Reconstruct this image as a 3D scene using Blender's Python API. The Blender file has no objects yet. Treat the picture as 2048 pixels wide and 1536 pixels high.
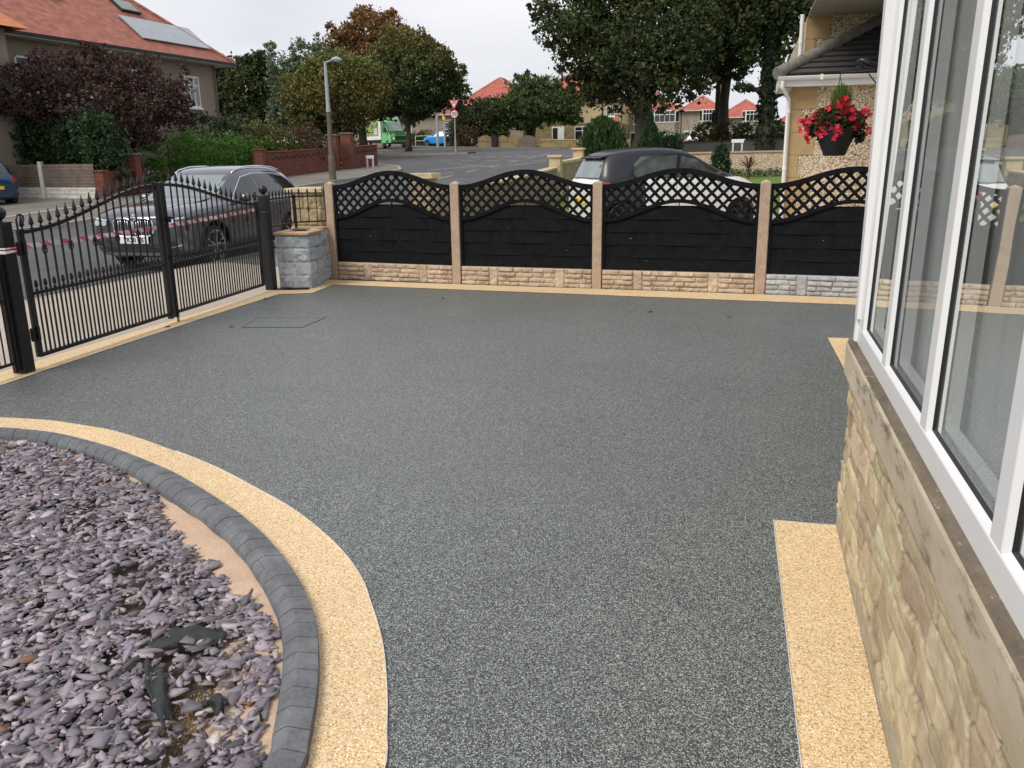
import bpy, bmesh, math, random
import numpy as np
from mathutils import Vector, Matrix
from mathutils.bvhtree import BVHTree
R_ = math.radians
scn = bpy.context.scene
col = scn.collection
# ---------------- camera ----------------
CYAW, CPITCH, CROLL, CH = R_(15.3), R_(15.1), R_(-.87), 1.65
fwd = Vector((-math.sin(CYAW)*math.cos(CPITCH), math.cos(CYAW)*math.cos(CPITCH), -math.sin(CPITCH)))
r0 = Vector((math.cos(CYAW), math.sin(CYAW), 0)); u0 = r0.cross(fwd)
rt = r0*math.cos(CROLL)+u0*math.sin(CROLL); up = -r0*math.sin(CROLL)+u0*math.cos(CROLL)
cd = bpy.data.cameras.new('camera'); cam = bpy.data.objects.new('camera', cd); col.objects.link(cam)
cam.matrix_world = Matrix(((rt.x,up.x,-fwd.x,0),(rt.y,up.y,-fwd.y,0),(rt.z,up.z,-fwd.z,CH),(0,0,0,1)))
cd.sensor_width = 36; cd.lens = 1702/2048*36; cd.clip_start = .05; cd.clip_end = 2000
scn.camera = cam
# ---------------- world, sun ----------------
SUN_EL, SUN_AZ = R_(48), R_(215)     # azimuth from +Y clockwise: behind the camera, to the left
w = bpy.data.worlds.new("World"); scn.world = w; w.use_nodes = True
nt = w.node_tree; nt.nodes.clear()
N = nt.nodes.new; L = nt.links.new
sky = N('ShaderNodeTexSky'); sky.sky_type = 'NISHITA'; sky.sun_disc = False
sky.sun_elevation = SUN_EL; sky.sun_rotation = SUN_AZ; sky.dust_density = 3
bg1 = N('ShaderNodeBackground'); bg1.inputs[1].default_value = .1; L(sky.outputs[0], bg1.inputs[0])
tc = N('ShaderNodeTexCoord'); mp = N('ShaderNodeMapping'); mp.inputs['Scale'].default_value = (1, 1, 3.2)
L(tc.outputs['Generated'], mp.inputs[0])
nz = N('ShaderNodeTexNoise'); nz.inputs['Scale'].default_value = 1.7; nz.inputs['Detail'].default_value = 5; nz.inputs['Roughness'].default_value = .55
L(mp.outputs[0], nz.inputs[0])
cr = N('ShaderNodeValToRGB'); cr.color_ramp.elements[0].position = .3; cr.color_ramp.elements[1].position = .68
cr.color_ramp.elements[0].color = (.60, .62, .70, 1); cr.color_ramp.elements[1].color = (.92, .92, .945, 1)
L(nz.outputs[0], cr.inputs[0])
bg2 = N('ShaderNodeBackground'); bg2.inputs[1].default_value = 1.0; L(cr.outputs[0], bg2.inputs[0])
mx = N('ShaderNodeMixShader'); mx.inputs[0].default_value = .9
L(bg1.outputs[0], mx.inputs[1]); L(bg2.outputs[0], mx.inputs[2])
wo = N('ShaderNodeOutputWorld'); L(mx.outputs[0], wo.inputs[0])
sd = bpy.data.lights.new('sun', 'SUN'); sd.energy = 2.2; sd.angle = R_(28); sd.color = (1, .95, .87)
so = bpy.data.objects.new('sun', sd); col.objects.link(so)
sdir = Vector((math.sin(SUN_AZ)*math.cos(SUN_EL), math.cos(SUN_AZ)*math.cos(SUN_EL), math.sin(SUN_EL)))
so.rotation_euler = sdir.to_track_quat('Z', 'Y').to_euler()
scn.view_settings.view_transform = 'Standard'; scn.view_settings.look = 'None'
scn.view_settings.exposure = .16; scn.view_settings.gamma = 1
rnd = random.Random(7)

# ---------------- materials ----------------
MATS = {}
class NB:
    def __init__(s, name):
        s.m = bpy.data.materials.new(name); s.m.use_nodes = True
        s.t = s.m.node_tree; s.b = s.t.nodes['Principled BSDF']; s.out = s.t.nodes['Material Output']
        s.tc = None
    def n(s, k, **kw):
        x = s.t.nodes.new(k)
        for a, v in kw.items(): setattr(x, a, v)
        return x
    def l(s, a, b): s.t.links.new(a, b)
    def co(s, scale=(1,1,1)):
        if not s.tc: s.tc = s.n('ShaderNodeTexCoord')
        if scale == (1,1,1): return s.tc.outputs['Object']
        m = s.n('ShaderNodeMapping'); m.inputs['Scale'].default_value = scale; s.l(s.tc.outputs['Object'], m.inputs[0]); return m.outputs[0]
    def noise(s, sc, det=4, rough=.55, scale=(1,1,1)):
        x = s.n('ShaderNodeTexNoise'); x.inputs['Scale'].default_value = sc; x.inputs['Detail'].default_value = det; x.inputs['Roughness'].default_value = rough
        s.l(s.co(scale), x.inputs[0]); return x.outputs[0]
    def vor(s, sc, feature='F1', out='Color', scale=(1,1,1)):
        x = s.n('ShaderNodeTexVoronoi', feature=feature); x.inputs['Scale'].default_value = sc
        s.l(s.co(scale), x.inputs[0]); return x.outputs[out]
    def ramp(s, f, stops, interp='LINEAR'):
        x = s.n('ShaderNodeValToRGB'); x.color_ramp.interpolation = interp
        e = x.color_ramp.elements
        while len(e) < len(stops): e.new(.5)
        for i, (p, c) in enumerate(stops): e[i].position = p; e[i].color = (*c, 1)
        s.l(f, x.inputs[0]); return x.outputs[0]
    def mix(s, f, a, b, mode='MIX'):
        x = s.n('ShaderNodeMix', data_type='RGBA', blend_type=mode)
        for i, v in ((0, f), (6, a), (7, b)):
            if isinstance(v, (int, float)): x.inputs[i].default_value = v
            elif isinstance(v, tuple): x.inputs[i].default_value = (*v, 1)
            else: s.l(v, x.inputs[i])
        return x.outputs[2]
    def math(s, op, a, b=0):
        x = s.n('ShaderNodeMath', operation=op)
        for i, v in enumerate((a, b)):
            if isinstance(v, (int, float)): x.inputs[i].default_value = v
            else: s.l(v, x.inputs[i])
        return x.outputs[0]
    def bump(s, h, strength=.3, dist=.01):
        x = s.n('ShaderNodeBump'); x.inputs['Strength'].default_value = strength; x.inputs['Distance'].default_value = dist
        s.l(h, x.inputs['Height']); s.l(x.outputs[0], s.b.inputs['Normal'])
    def set(s, c=None, rough=.6, metal=0, spec=.5, coat=0, rsock=None):
        if isinstance(c, tuple): s.b.inputs['Base Color'].default_value = (*c, 1)
        elif c is not None: s.l(c, s.b.inputs['Base Color'])
        if rsock is not None: s.l(rsock, s.b.inputs['Roughness'])
        else: s.b.inputs['Roughness'].default_value = rough
        s.b.inputs['Metallic'].default_value = metal; s.b.inputs['Specular IOR Level'].default_value = spec
        s.b.inputs['Coat Weight'].default_value = coat; s.b.inputs['Coat Roughness'].default_value = .04
        return s.m

def plain(name, c, rough=.6, var=.12, sc=6, bump=0, bsc=60, metal=0, spec=.5, coat=0, grime=None):
    """a painted / cast / moulded surface with soft irregular colour variation"""
    if name in MATS: return MATS[name]
    k = NB(name)
    a = tuple(x*(1-var) for x in c); b = tuple(min(1, x*(1+var)) for x in c)
    f = k.noise(sc, 5, .6); cc = k.ramp(f, [(.3, a), (.7, b)])
    if grime: cc = k.mix(k.ramp(k.noise(sc*.45, 6, .7), [(.5, (0,0,0)), (.72, (1,1,1))]), cc, grime)
    k.set(cc, rough, metal, spec, coat)
    if bump: k.bump(k.noise(bsc, 4, .6), bump, .004)
    MATS[name] = k.m; return k.m

def resin(name, cols, sc=210, rough=.55, coat=0):
    k = NB(name)
    v = k.vor(sc); s1 = k.n('ShaderNodeSeparateColor'); k.l(v, s1.inputs[0])
    c = k.ramp(s1.outputs[0], cols, 'CONSTANT')
    big = k.ramp(k.noise(.7, 6, .65), [(.3, (.90,.90,.90)), (.7, (1.1,1.1,1.09))])
    c = k.mix(1.0, c, big, 'MULTIPLY')
    d = k.vor(sc, out='Distance')
    k.bump(d, .55, .003); k.b.inputs['Normal'].links[0].from_node.invert = True
    k.b.inputs['Coat Weight'].default_value = coat; k.b.inputs['Coat Roughness'].default_value = .42; return k.set(c, rough, spec=.6) if not coat else (k.set(c, rough, spec=.6, coat=coat), setattr(k.b.inputs['Coat Roughness'], 'default_value', .42))[0]
M = {}
M['resin'] = resin('dark resin aggregate', [(0, (.015,.017,.017)), (.28, (.050,.056,.053)), (.54, (.145,.162,.152)), (.77, (.29,.315,.295)), (.94, (.50,.52,.48))], 285, .45, .32)
M['gold'] = resin('gold resin aggregate', [(0, (.40,.25,.12)), (.12, (.64,.43,.22)), (.4, (.75,.55,.31)), (.75, (.84,.66,.41)), (.94, (.92,.80,.60))], 215, .6)

def asphalt():
    k = NB('road asphalt'); f = k.noise(140, 3, .7)
    c = k.ramp(f, [(.3, (.045,.046,.05)), (.7, (.115,.115,.12))])
    g = k.ramp(k.noise(.35, 6, .65), [(.35, (.82,.82,.84)), (.65, (1.2,1.19,1.17))]); c = k.mix(1., c, g, 'MULTIPLY')
    st = k.ramp(k.noise(.5, 6, .7, (1,.12,1)), [(.45, (1,1,1)), (.7, (.78,.78,.79))]); c = k.mix(1., c, st, 'MULTIPLY')
    k.bump(f, .4, .004); return k.set(c, .75)
M['asphalt'] = asphalt()
def paving(name, c, c2, grain=90):
    k = NB(name); f = k.noise(grain, 3, .7); cc = k.ramp(f, [(.3, tuple(x*.75 for x in c)), (.7, c)])
    cc = k.mix(k.ramp(k.noise(.8, 7, .7), [(.42, (0,0,0)), (.66, (1,1,1))]), cc, c2)
    k.bump(f, .3, .004); return k.set(cc, .85)
M['pave'] = paving('pavement macadam', (.21,.19,.165), (.13,.12,.105))
M['concrete'] = paving('apron concrete', (.50,.44,.36), (.38,.33,.27), 40)
M['kerbst'] = paving('kerb concrete', (.40,.37,.32), (.28,.26,.22), 30)
M['litter'] = paving('verge soil and leaf litter', (.12,.095,.065), (.075,.065,.045), 3)
def grassm():
    k = NB('lawn grass'); f = k.noise(60, 4, .7, (1,1,1)); c = k.ramp(f, [(.3, (.07,.14,.022)), (.7, (.20,.30,.06))])
    c = k.mix(k.ramp(k.noise(1.2, 6), [(.4, (0,0,0)), (.7, (1,1,1))]), c, (.13,.15,.04)); k.bump(f, .8, .03); return k.set(c, .8, spec=.2)
M['grass'] = grassm()
M['soil'] = paving('garden soil', (.10,.075,.05), (.06,.045,.03), 20)
M['sand'] = paving('sharp sand bed', (.60,.43,.31), (.40,.27,.18), 60)
M['white_line'] = plain('road paint', (.42,.42,.41), .7, .2, 8, grime=(.22,.22,.22))

M['black_gate'] = plain('black gloss gate paint', (.008,.008,.009), .32, .3, 20, .15, 120, spec=.5)
M['black_wood'] = plain('black painted timber', (.0065,.0067,.008), .8, .5, 9, .5, 70, spec=.15)
def posts():
    k = NB('fence post concrete'); f = k.noise(9, 6, .7); c = k.ramp(f, [(.3, (.36,.255,.18)), (.7, (.52,.39,.28))])
    sp = k.vor(130); s1 = k.n('ShaderNodeSeparateColor'); k.l(sp, s1.inputs[0])
    c = k.mix(k.ramp(s1.outputs[0], [(.8, (0,0,0)), (.83, (1,1,1))]), c, (.34,.25,.18))
    k.bump(k.noise(150, 3), .4, .003); return k.set(c, .85)
M['post'] = posts()
def rockm(name, a, b, dirt):
    k = NB(name); f = k.noise(14, 7, .7); c = k.ramp(f, [(.3, a), (.7, b)])
    at = k.n('ShaderNodeAttribute', attribute_name='tone'); c = k.mix(1., c, at.outputs['Color'], 'MULTIPLY')
    c = k.mix(k.ramp(k.noise(5, 6, .7), [(.5, (0,0,0)), (.75, (1,1,1))]), c, dirt)
    k.bump(k.noise(90, 6, .7), .7, .006); return k.set(c, .88, spec=.3)
M['tanrock'] = rockm('tan cast stone', (.42,.32,.22), (.60,.48,.36), (.29,.21,.14))
M['greyrock'] = rockm('pale grey cast stone', (.36,.36,.37), (.50,.50,.50), (.28,.27,.26))
M['pillarrock'] = rockm('blue grey walling block', (.33,.36,.39), (.52,.55,.57), (.22,.25,.27))
M['yellowrock'] = rockm('buff walling stone', (.30,.24,.13), (.46,.37,.22), (.18,.14,.08))
M['housestone'] = rockm('house sandstone', (.50,.40,.25), (.72,.60,.41), (.31,.225,.13))
M['coping'] = plain('buff coping stone', (.55,.44,.27), .85, .18, 8, .4, 60, grime=(.33,.26,.15))
M['pillarcap'] = plain('weathered pillar slab', (.50,.34,.21), .85, .2, 7, .4, 60, grime=(.28,.2,.13))
def sillm():
    k = NB('weathered sill stone'); c = k.ramp(k.noise(4, 7, .65, (1,.35,1)), [(.3, (.36,.29,.19)), (.5, (.50,.42,.30)), (.7, (.60,.53,.41))])
    c = k.mix(k.ramp(k.noise(7, 8, .75, (1,.5,2)), [(.52, (0,0,0)), (.66, (1,1,1))]), c, (.13,.10,.07)); c = k.mix(k.ramp(k.noise(38, 6, .8, (1,.6,1)), [(.63, (0,0,0)), (.68, (1,1,1))]), c, (.62,.56,.42))
    k.bump(k.noise(60, 6, .7), .4, .004); return k.set(c, .85)
M['sill'] = sillm()
M['upvc'] = plain('white window plastic', (.80,.80,.80), .28, .015, 3, spec=.5)
M['rubber'] = plain('black gasket rubber', (.012,.012,.013), .5, .2, 20)
M['charcoal'] = None
def kerbblk():
    k = NB('charcoal block'); c = k.ramp(k.noise(60, 5, .7), [(.3, (.075,.08,.088)), (.7, (.14,.148,.16))])
    c = k.mix(k.ramp(k.noise(5, 6, .7), [(.45, (0,0,0)), (.75, (1,1,1))]), c, (.20,.205,.21)); k.bump(k.noise(200, 3), .4, .002); return k.set(c, .75)
M['charcoal'] = kerbblk()
def slatem():
    k = NB('plum slate'); at = k.n('ShaderNodeAttribute', attribute_name='tone')
    c = k.mix(1., k.ramp(k.noise(60, 5, .7), [(.3, (.75,.75,.77)), (.7, (1.15,1.13,1.13))]), at.outputs['Color'], 'MULTIPLY')
    k.bump(k.noise(120, 5, .7), .5, .002); return k.set(c, .55, spec=.5)
M['slate'] = slatem()
def leafm():
    k = NB('leaves'); at = k.n('ShaderNodeAttribute', attribute_name='tone'); k.set(at.outputs['Color'], .6, spec=.25)
    tr = k.n('ShaderNodeBsdfTranslucent'); k.l(at.outputs['Color'], tr.inputs[0]); ms = k.n('ShaderNodeMixShader'); ms.inputs[0].default_value = .25
    k.l(k.b.outputs[0], ms.inputs[1]); k.l(tr.outputs[0], ms.inputs[2]); k.l(ms.outputs[0], k.out.inputs[0]); return k.m
M['leaf'] = leafm()
M['bark'] = plain('dark bark', (.055,.043,.032), .9, .35, 5, .8, 14)
def brickm(name, a, b, mortar, sx=.225, sz=.075, big=False):
    k = NB(name); br = k.n('ShaderNodeTexBrick'); br.inputs['Scale'].default_value = 1
    br.inputs['Brick Width'].default_value = sx; br.inputs['Row Height'].default_value = sz; br.inputs['Mortar Size'].default_value = .008
    br.inputs['Color1'].default_value = (*a, 1); br.inputs['Color2'].default_value = (*b, 1); br.inputs['Mortar'].default_value = (*mortar, 1)
    sp = k.n('ShaderNodeSeparateXYZ'); k.l(k.co(), sp.inputs[0]); cb = k.n('ShaderNodeCombineXYZ')
    k.l(k.math('ADD', sp.outputs[0], sp.outputs[1]), cb.inputs[0]); k.l(sp.outputs[2], cb.inputs[1]); k.l(cb.outputs[0], br.inputs[0])
    c = k.mix(1., br.outputs[0], k.ramp(k.noise(2.5, 6, .65), [(.3, (.75,.75,.75)), (.7, (1.15,1.12,1.1))]), 'MULTIPLY')
    k.bump(br.outputs['Fac'], .4, .01); k.b.inputs['Normal'].links[0].from_node.invert = True
    return k.set(c, .88, spec=.25)
M['redbrick'] = brickm('red brick', (.16,.046,.032), (.225,.066,.044), (.15,.11,.09))
M['stonebrick'] = brickm('coursed yellow stone', (.34,.26,.13), (.22,.17,.09), (.16,.12,.07), .42, .2)
def tilem(name, a, b, row=.28, lich=None):
    k = NB(name); sp = k.n('ShaderNodeSeparateXYZ'); k.l(k.co(), sp.inputs[0])
    z = k.math('MULTIPLY', sp.outputs[2], 1/row/.62); fr = k.math('FRACT', z)
    c = k.ramp(k.noise(3, 6, .7), [(.3, a), (.7, b)])
    v = k.vor(3.2, scale=(1,1,2.2)); s1 = k.n('ShaderNodeSeparateColor'); k.l(v, s1.inputs[0])
    c = k.mix(1., c, k.ramp(s1.outputs[0], [(0, (.82,.82,.82)), (1, (1.14,1.12,1.1))]), 'MULTIPLY')
    if lich: c = k.mix(k.ramp(k.noise(26, 5, .8), [(.62, (0,0,0)), (.70, (1,1,1))]), c, lich)
    k.bump(fr, .7, .05); k.b.inputs['Normal'].links[0].from_node.invert = True
    return k.set(c, .8, spec=.3)
M['redtile'] = tilem('red clay roof tile', (.27,.098,.070), (.42,.17,.125))
M['fartile'] = tilem('bright red roof tile', (.36,.095,.075), (.47,.145,.115), .32)
M['browntile'] = tilem('brown red roof tile', (.26,.10,.07), (.36,.15,.11), .32)
M['darktile'] = tilem('dark concrete roof tile', (.045,.042,.04), (.095,.09,.085), .2, (.33,.31,.27))
def dash(name, cols, sc):
    k = NB(name); v = k.vor(sc); s1 = k.n('ShaderNodeSeparateColor'); k.l(v, s1.inputs[0]); c = k.ramp(s1.outputs[0], cols, 'CONSTANT')
    c = k.mix(1., c, k.ramp(k.noise(1.2, 6, .6), [(.3, (.85,.85,.85)), (.7, (1.1,1.1,1.1))]), 'MULTIPLY')
    k.bump(k.vor(sc, out='Distance'), .9, .008); k.b.inputs['Normal'].links[0].from_node.invert = True; return k.set(c, .85, spec=.3)
M['dash'] = dash('cream pebble dash', [(0, (.20,.12,.06)), (.18, (.42,.29,.17)), (.45, (.62,.50,.34)), (.72, (.78,.70,.56))], 62)
M['greydash'] = dash('grey pebble dash', [(0, (.20,.16,.13)), (.3, (.32,.27,.23)), (.6, (.42,.36,.31)), (.85, (.52,.47,.41))], 20)
M['render'] = plain('taupe render', (.30,.245,.19), .9, .1, 1.2, .4, 30)
M['cream'] = plain('yellow cream render', (.50,.40,.24), .9, .1, 1.2, .4, 30)
M['quoin'] = plain('ochre quoin block', (.42,.29,.14), .85, .12, 3, .3, 50, grime=(.36,.23,.1))
M['white'] = plain('white gloss', (.80,.79,.77), .35, .03, 3)
M['dirtywhite'] = plain('aged white paint', (.62,.60,.55), .6, .12, 4, grime=(.4,.38,.33))
M['darkglass'] = plain('window glass dark', (.018,.022,.026), .06, .3, .8, spec=.8)
M['curtained'] = plain('window glass over curtain', (.16,.17,.17), .08, .4, 1.5, spec=.8)
M['chimney'] = plain('chimney brick', (.20,.15,.11), .9, .2, 4, .5, 20)
M['solar'] = plain('solar panel glass', (.30,.33,.38), .12, .1, 2, spec=1.0)
M['alu'] = plain('grey aluminium', (.45,.46,.47), .4, .1, 5, metal=.6)
M['lamp_grey'] = plain('galvanised grey paint', (.36,.40,.42), .5, .1, 4)
M['lamp_brown'] = plain('old concrete column', (.14,.115,.085), .9, .25, 4, .5, 30)
M['timber'] = plain('weathered timber board', (.16,.125,.10), .85, .3, 3, .5, 30)
M['woodgold'] = plain('orange larch fence board', (.40,.23,.09), .8, .2, 3, .3, 30)
M['yellowplate'] = plain('yellow plate', (.85,.60,.04), .4, .03)
M['whiteplate'] = plain('white plate', (.82,.82,.80), .4, .02)
M['ink'] = plain('black ink', (.01,.01,.01), .5, .1)
M['red'] = plain('sign red', (.55,.02,.03), .4, .05)
M['chrome'] = plain('chrome', (.75,.76,.78), .12, .03, metal=1)
M['tyre'] = plain('tyre rubber', (.014,.014,.015), .75, .2, 12)
M['bplastic'] = plain('black plastic trim', (.016,.016,.018), .5, .2, 8)
M['rim'] = plain('bright alloy', (.55,.56,.58), .25, .05, metal=.9)
M['rimdark'] = plain('dark alloy', (.05,.05,.055), .3, .05, metal=.7)
M['lamp'] = plain('headlamp lens', (.45,.48,.5), .08, .3, 14, spec=.8)
M['redlamp'] = plain('red lamp lens', (.50,.012,.02), .12, .1, 10, spec=.8)

# ---------------- mesh helpers ----------------
def h(x, y):
    if y < 19: return 0.
    if y < 60: return .045*(y-19)
    return 1.845+.031*min(max(-x/38, 0), 1)*(min(y, 105)-60)
def tag(o, label=None, cat=None, group=None, kind=None):
    for k_, v in (('label', label), ('category', cat), ('group', group), ('kind', kind)):
        if v: o[k_] = v
    return o
def thing(name, label, cat, loc=(0,0,0), rz=0, group=None):
    o = bpy.data.objects.new(name, None); col.objects.link(o); o.empty_display_size = .2
    o.location = loc; o.rotation_euler = (0, 0, rz); return tag(o, label, cat, group)
def mw(o):
    m = Matrix.LocRotScale(o.location, o.rotation_euler, o.scale)
    return mw(o.parent) @ m if o.parent else m
class MB:
    def __init__(s): s.v = []; s.f = []; s.m = []
    def add(s, vs, fs, mi=0):
        n = len(s.v); s.v += [tuple(v) for v in vs]; s.f += [tuple(i+n for i in f) for f in fs]; s.m += [mi]*len(fs)
    def box(s, c, d, rz=0, mi=0, rx=0, ry=0):
        m = Matrix.Translation(c) @ Matrix.Rotation(rz, 4, 'Z') @ Matrix.Rotation(ry, 4, 'Y') @ Matrix.Rotation(rx, 4, 'X')
        p = [m @ Vector((x*d[0]/2, y*d[1]/2, z*d[2]/2)) for x in (-1,1) for y in (-1,1) for z in (-1,1)]
        s.add(p, [(0,1,3,2),(4,6,7,5),(0,4,5,1),(2,3,7,6),(0,2,6,4),(1,5,7,3)], mi)
    def b6(s, x0, x1, y0, y1, z0, z1, mi=0): s.box(((x0+x1)/2,(y0+y1)/2,(z0+z1)/2), (abs(x1-x0),abs(y1-y0),abs(z1-z0)), 0, mi)
    def bar(s, a, b, w, t, upv=(0,0,1), mi=0):
        a, b = Vector(a), Vector(b); d = (b-a); 
        if d.length < 1e-6: return
        d.normalize(); sd = d.cross(Vector(upv)); 
        if sd.length < 1e-4: sd = d.cross(Vector((1,0,0)))
        sd.normalize(); u = sd.cross(d)
        p = [q + sd*x*w/2 + u*z*t/2 for q in (a, b) for x, z in ((-1,-1),(1,-1),(1,1),(-1,1))]
        s.add(p, [(3,2,1,0),(4,5,6,7),(0,1,5,4),(1,2,6,5),(2,3,7,6),(3,0,4,7)], mi)
    def tube(s, pts, r, n=8, mi=0, caps=True, closed=False):
        pts = [Vector(p) for p in pts]; k = len(pts); rr = r if isinstance(r, (list, tuple)) else [r]*k
        rings = []; prev = None
        for i, p in enumerate(pts):
            d = (pts[(i+1) % k]-pts[i-1]) if closed else (pts[min(i+1, k-1)]-pts[max(i-1, 0)])
            if d.length < 1e-9: d = Vector((0,0,1))
            d.normalize()
            if prev is None:
                a = d.orthogonal().normalized()
                if abs(d.z) > .9: a = Vector((1,0,0)) - d*d.x; a.normalize()
            else: a = prev - d*prev.dot(d); a.normalize()
            prev = a; b = d.cross(a)
            rings.append([p + (a*math.cos(2*math.pi*j/n+math.pi/n)+b*math.sin(2*math.pi*j/n+math.pi/n))*rr[i] for j in range(n)])
        vs = [v for rg in rings for v in rg]; fs = []
        for i in range(k if closed else k-1):
            i2 = (i+1) % k
            for j in range(n): fs.append((i*n+j, i*n+(j+1) % n, i2*n+(j+1) % n, i2*n+j))
        if caps and not closed: fs += [tuple(range(n-1, -1, -1)), tuple((k-1)*n+j for j in range(n))]
        s.add(vs, fs, mi)
    def lathe(s, prof, c=(0,0,0), n=16, mi=0, axis='Z', caps=True):
        vs = []; fs = []
        for r, z in prof:
            for j in range(n):
                a = 2*math.pi*j/n
                q = (r*math.cos(a), r*math.sin(a), z) if axis == 'Z' else ((r*math.cos(a), z, r*math.sin(a)) if axis == 'Y' else (z, r*math.cos(a), r*math.sin(a)))
                vs.append((q[0]+c[0], q[1]+c[1], q[2]+c[2]))
        for i in range(len(prof)-1):
            for j in range(n): fs.append((i*n+j, i*n+(j+1) % n, (i+1)*n+(j+1) % n, (i+1)*n+j))
        if caps: fs += [tuple(range(n-1,-1,-1)), tuple((len(prof)-1)*n+j for j in range(n))]
        s.add(vs, fs, mi)
    def prism(s, poly, z0, z1, mi=0):
        n = len(poly); vs = [(x, y, z0) for x, y in poly]+[(x, y, z1) for x, y in poly]
        s.add(vs, [tuple(range(n-1,-1,-1)), tuple(range(n, 2*n))]+[(i, (i+1) % n, n+(i+1) % n, n+i) for i in range(n)], mi)
    def build(s, name, mats, parent=None, world=False, smooth=False, bev=0, loc=None, rz=0, subs=0):
        me = bpy.data.meshes.new(name); me.from_pydata(s.v, [], s.f)
        if not isinstance(mats, (list, tuple)): mats = [mats]
        for m in mats: me.materials.append(m)
        if len(mats) > 1: me.polygons.foreach_set('material_index', s.m)
        bm = bmesh.new(); bm.from_mesh(me); bmesh.ops.recalc_face_normals(bm, faces=bm.faces); bm.to_mesh(me); bm.free()
        o = bpy.data.objects.new(name, me); col.objects.link(o)
        if parent:
            o.parent = parent
            if world: me.transform(mw(parent).inverted())
        if loc is not None: o.location = loc; o.rotation_euler = (0, 0, rz)
        if smooth:
            me.polygons.foreach_set('use_smooth', [True]*len(me.polygons))
            if smooth != 'all': me.set_sharp_from_angle(angle=R_(40))
        if bev:
            b = o.modifiers.new('bevel', 'BEVEL'); b.width = bev; b.segments = 2; b.limit_method = 'ANGLE'
        if subs:
            b = o.modifiers.new('sub', 'SUBSURF'); b.levels = subs; b.render_levels = subs
        return o
def npmesh(name, V, F, mat, tone=None, parent=None, smooth=False, vtone=False):
    """V (n,3), F (m,k) arrays; tone per face (m,3) or per vertex"""
    me = bpy.data.meshes.new(name); n, (m, k) = len(V), F.shape
    me.vertices.add(n); me.vertices.foreach_set('co', V.astype(np.float32).ravel())
    me.loops.add(m*k); me.loops.foreach_set('vertex_index', F.astype(np.int32).ravel())
    me.polygons.add(m); me.polygons.foreach_set('loop_start', np.arange(0, m*k, k, dtype=np.int32))
    me.update(calc_edges=True)
    if tone is not None:
        if vtone: a = me.color_attributes.new('tone', 'FLOAT_COLOR', 'POINT'); t = np.c_[tone, np.ones(n)]
        else: a = me.color_attributes.new('tone', 'FLOAT_COLOR', 'CORNER'); t = np.repeat(np.c_[tone, np.ones(m)], k, axis=0)
        a.data.foreach_set('color', t.astype(np.float32).ravel())
    if smooth: me.polygons.foreach_set('use_smooth', [True]*m)
    me.materials.append(mat); o = bpy.data.objects.new(name, me); col.objects.link(o)
    if parent: o.parent = parent; me.transform(mw(parent).inverted())
    return o
def copy_tree(o, parent=None):
    c = o.copy(); col.objects.link(c); c.parent = parent
    for ch in list(o.children): copy_tree(ch, c)
    return c
def text_part(name, s, size, mat, parent, loc, rot, ext=.002, bold=0):
    cu = bpy.data.curves.new(name, 'FONT'); cu.body = s; cu.size = size; cu.extrude = ext; cu.offset = bold; cu.align_x = 'CENTER'; cu.align_y = 'CENTER'
    t = bpy.data.objects.new(name, cu); col.objects.link(t)
    me = bpy.data.meshes.new_from_object(t); bpy.data.objects.remove(t)
    me.materials.clear(); me.materials.append(mat)
    o = bpy.data.objects.new(name, me); col.objects.link(o); o.parent = parent; o.location = loc; o.rotation_euler = rot
    return o
def smoothpts(pts, n=8):
    """Catmull-Rom through pts"""
    P = [np.array(p, float) for p in pts]; P = [2*P[0]-P[1]]+P+[2*P[-1]-P[-2]]; out = []
    for i in range(1, len(P)-2):
        for k in range(n):
            t = k/n; a, b, c, d = P[i-1:i+3]
            out.append(.5*((2*b)+(-a+c)*t+(2*a-5*b+4*c-d)*t*t+(-a+3*b-3*c+d)*t**3))
    out.append(P[-2]); return np.array(out)
def resample(P, step=None, n=None):
    P = np.asarray(P, float); s = np.r_[0, np.cumsum(np.linalg.norm(np.diff(P, axis=0), axis=1))]
    if n is None: n = max(2, int(s[-1]/step)+1)
    t = np.linspace(0, s[-1], n); return np.c_[np.interp(t, s, P[:,0]), np.interp(t, s, P[:,1])]
def ribbon(name, A, B, mat, dz=0., hf=h, nx=2, step=1.5, kind='structure', drop=0, label=None):
    """a sheet that follows the terrain between two polylines; drop: depth of its edge faces"""
    n = max(2, int(max(np.linalg.norm(np.diff(np.asarray(P, float), axis=0), axis=1).sum() for P in (A, B))/step)+1)
    A, B = resample(A, n=n), resample(B, n=n); m = MB(); vs = []; fs = []
    for a, b in zip(A, B):
        for k in range(nx+1):
            p = a+(b-a)*k/nx; vs.append((p[0], p[1], hf(p[0], p[1])+dz))
    for i in range(n-1):
        for k in range(nx): q = i*(nx+1)+k; fs.append((q, q+1, q+nx+2, q+nx+1))
    if drop:
        base = len(vs); vs += [(x, y, z-drop) for x, y, z in vs]
        for i in range(n-1):
            for k in (0, nx): q = i*(nx+1)+k; fs.append((q, q+nx+1, base+q+nx+1, base+q))
        for k in range(nx):
            for q in (k, (n-1)*(nx+1)+k): fs.append((q, q+1, base+q+1, base+q))
    m.add(vs, fs); o = m.build(name, mat)
    return tag(o, label, kind=kind)
def sheet(name, poly, z, mat, drop=0, kind='structure'):
    m = MB(); n = len(poly)
    m.add([(x, y, z) for x, y in poly], [tuple(range(n))])
    if drop: m.add([(x, y, z) for x, y in poly]+[(x, y, z-drop) for x, y in poly], [(i, (i+1) % n, n+(i+1) % n, n+i) for i in range(n)])
    return tag(m.build(name, mat), kind=kind)
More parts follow.
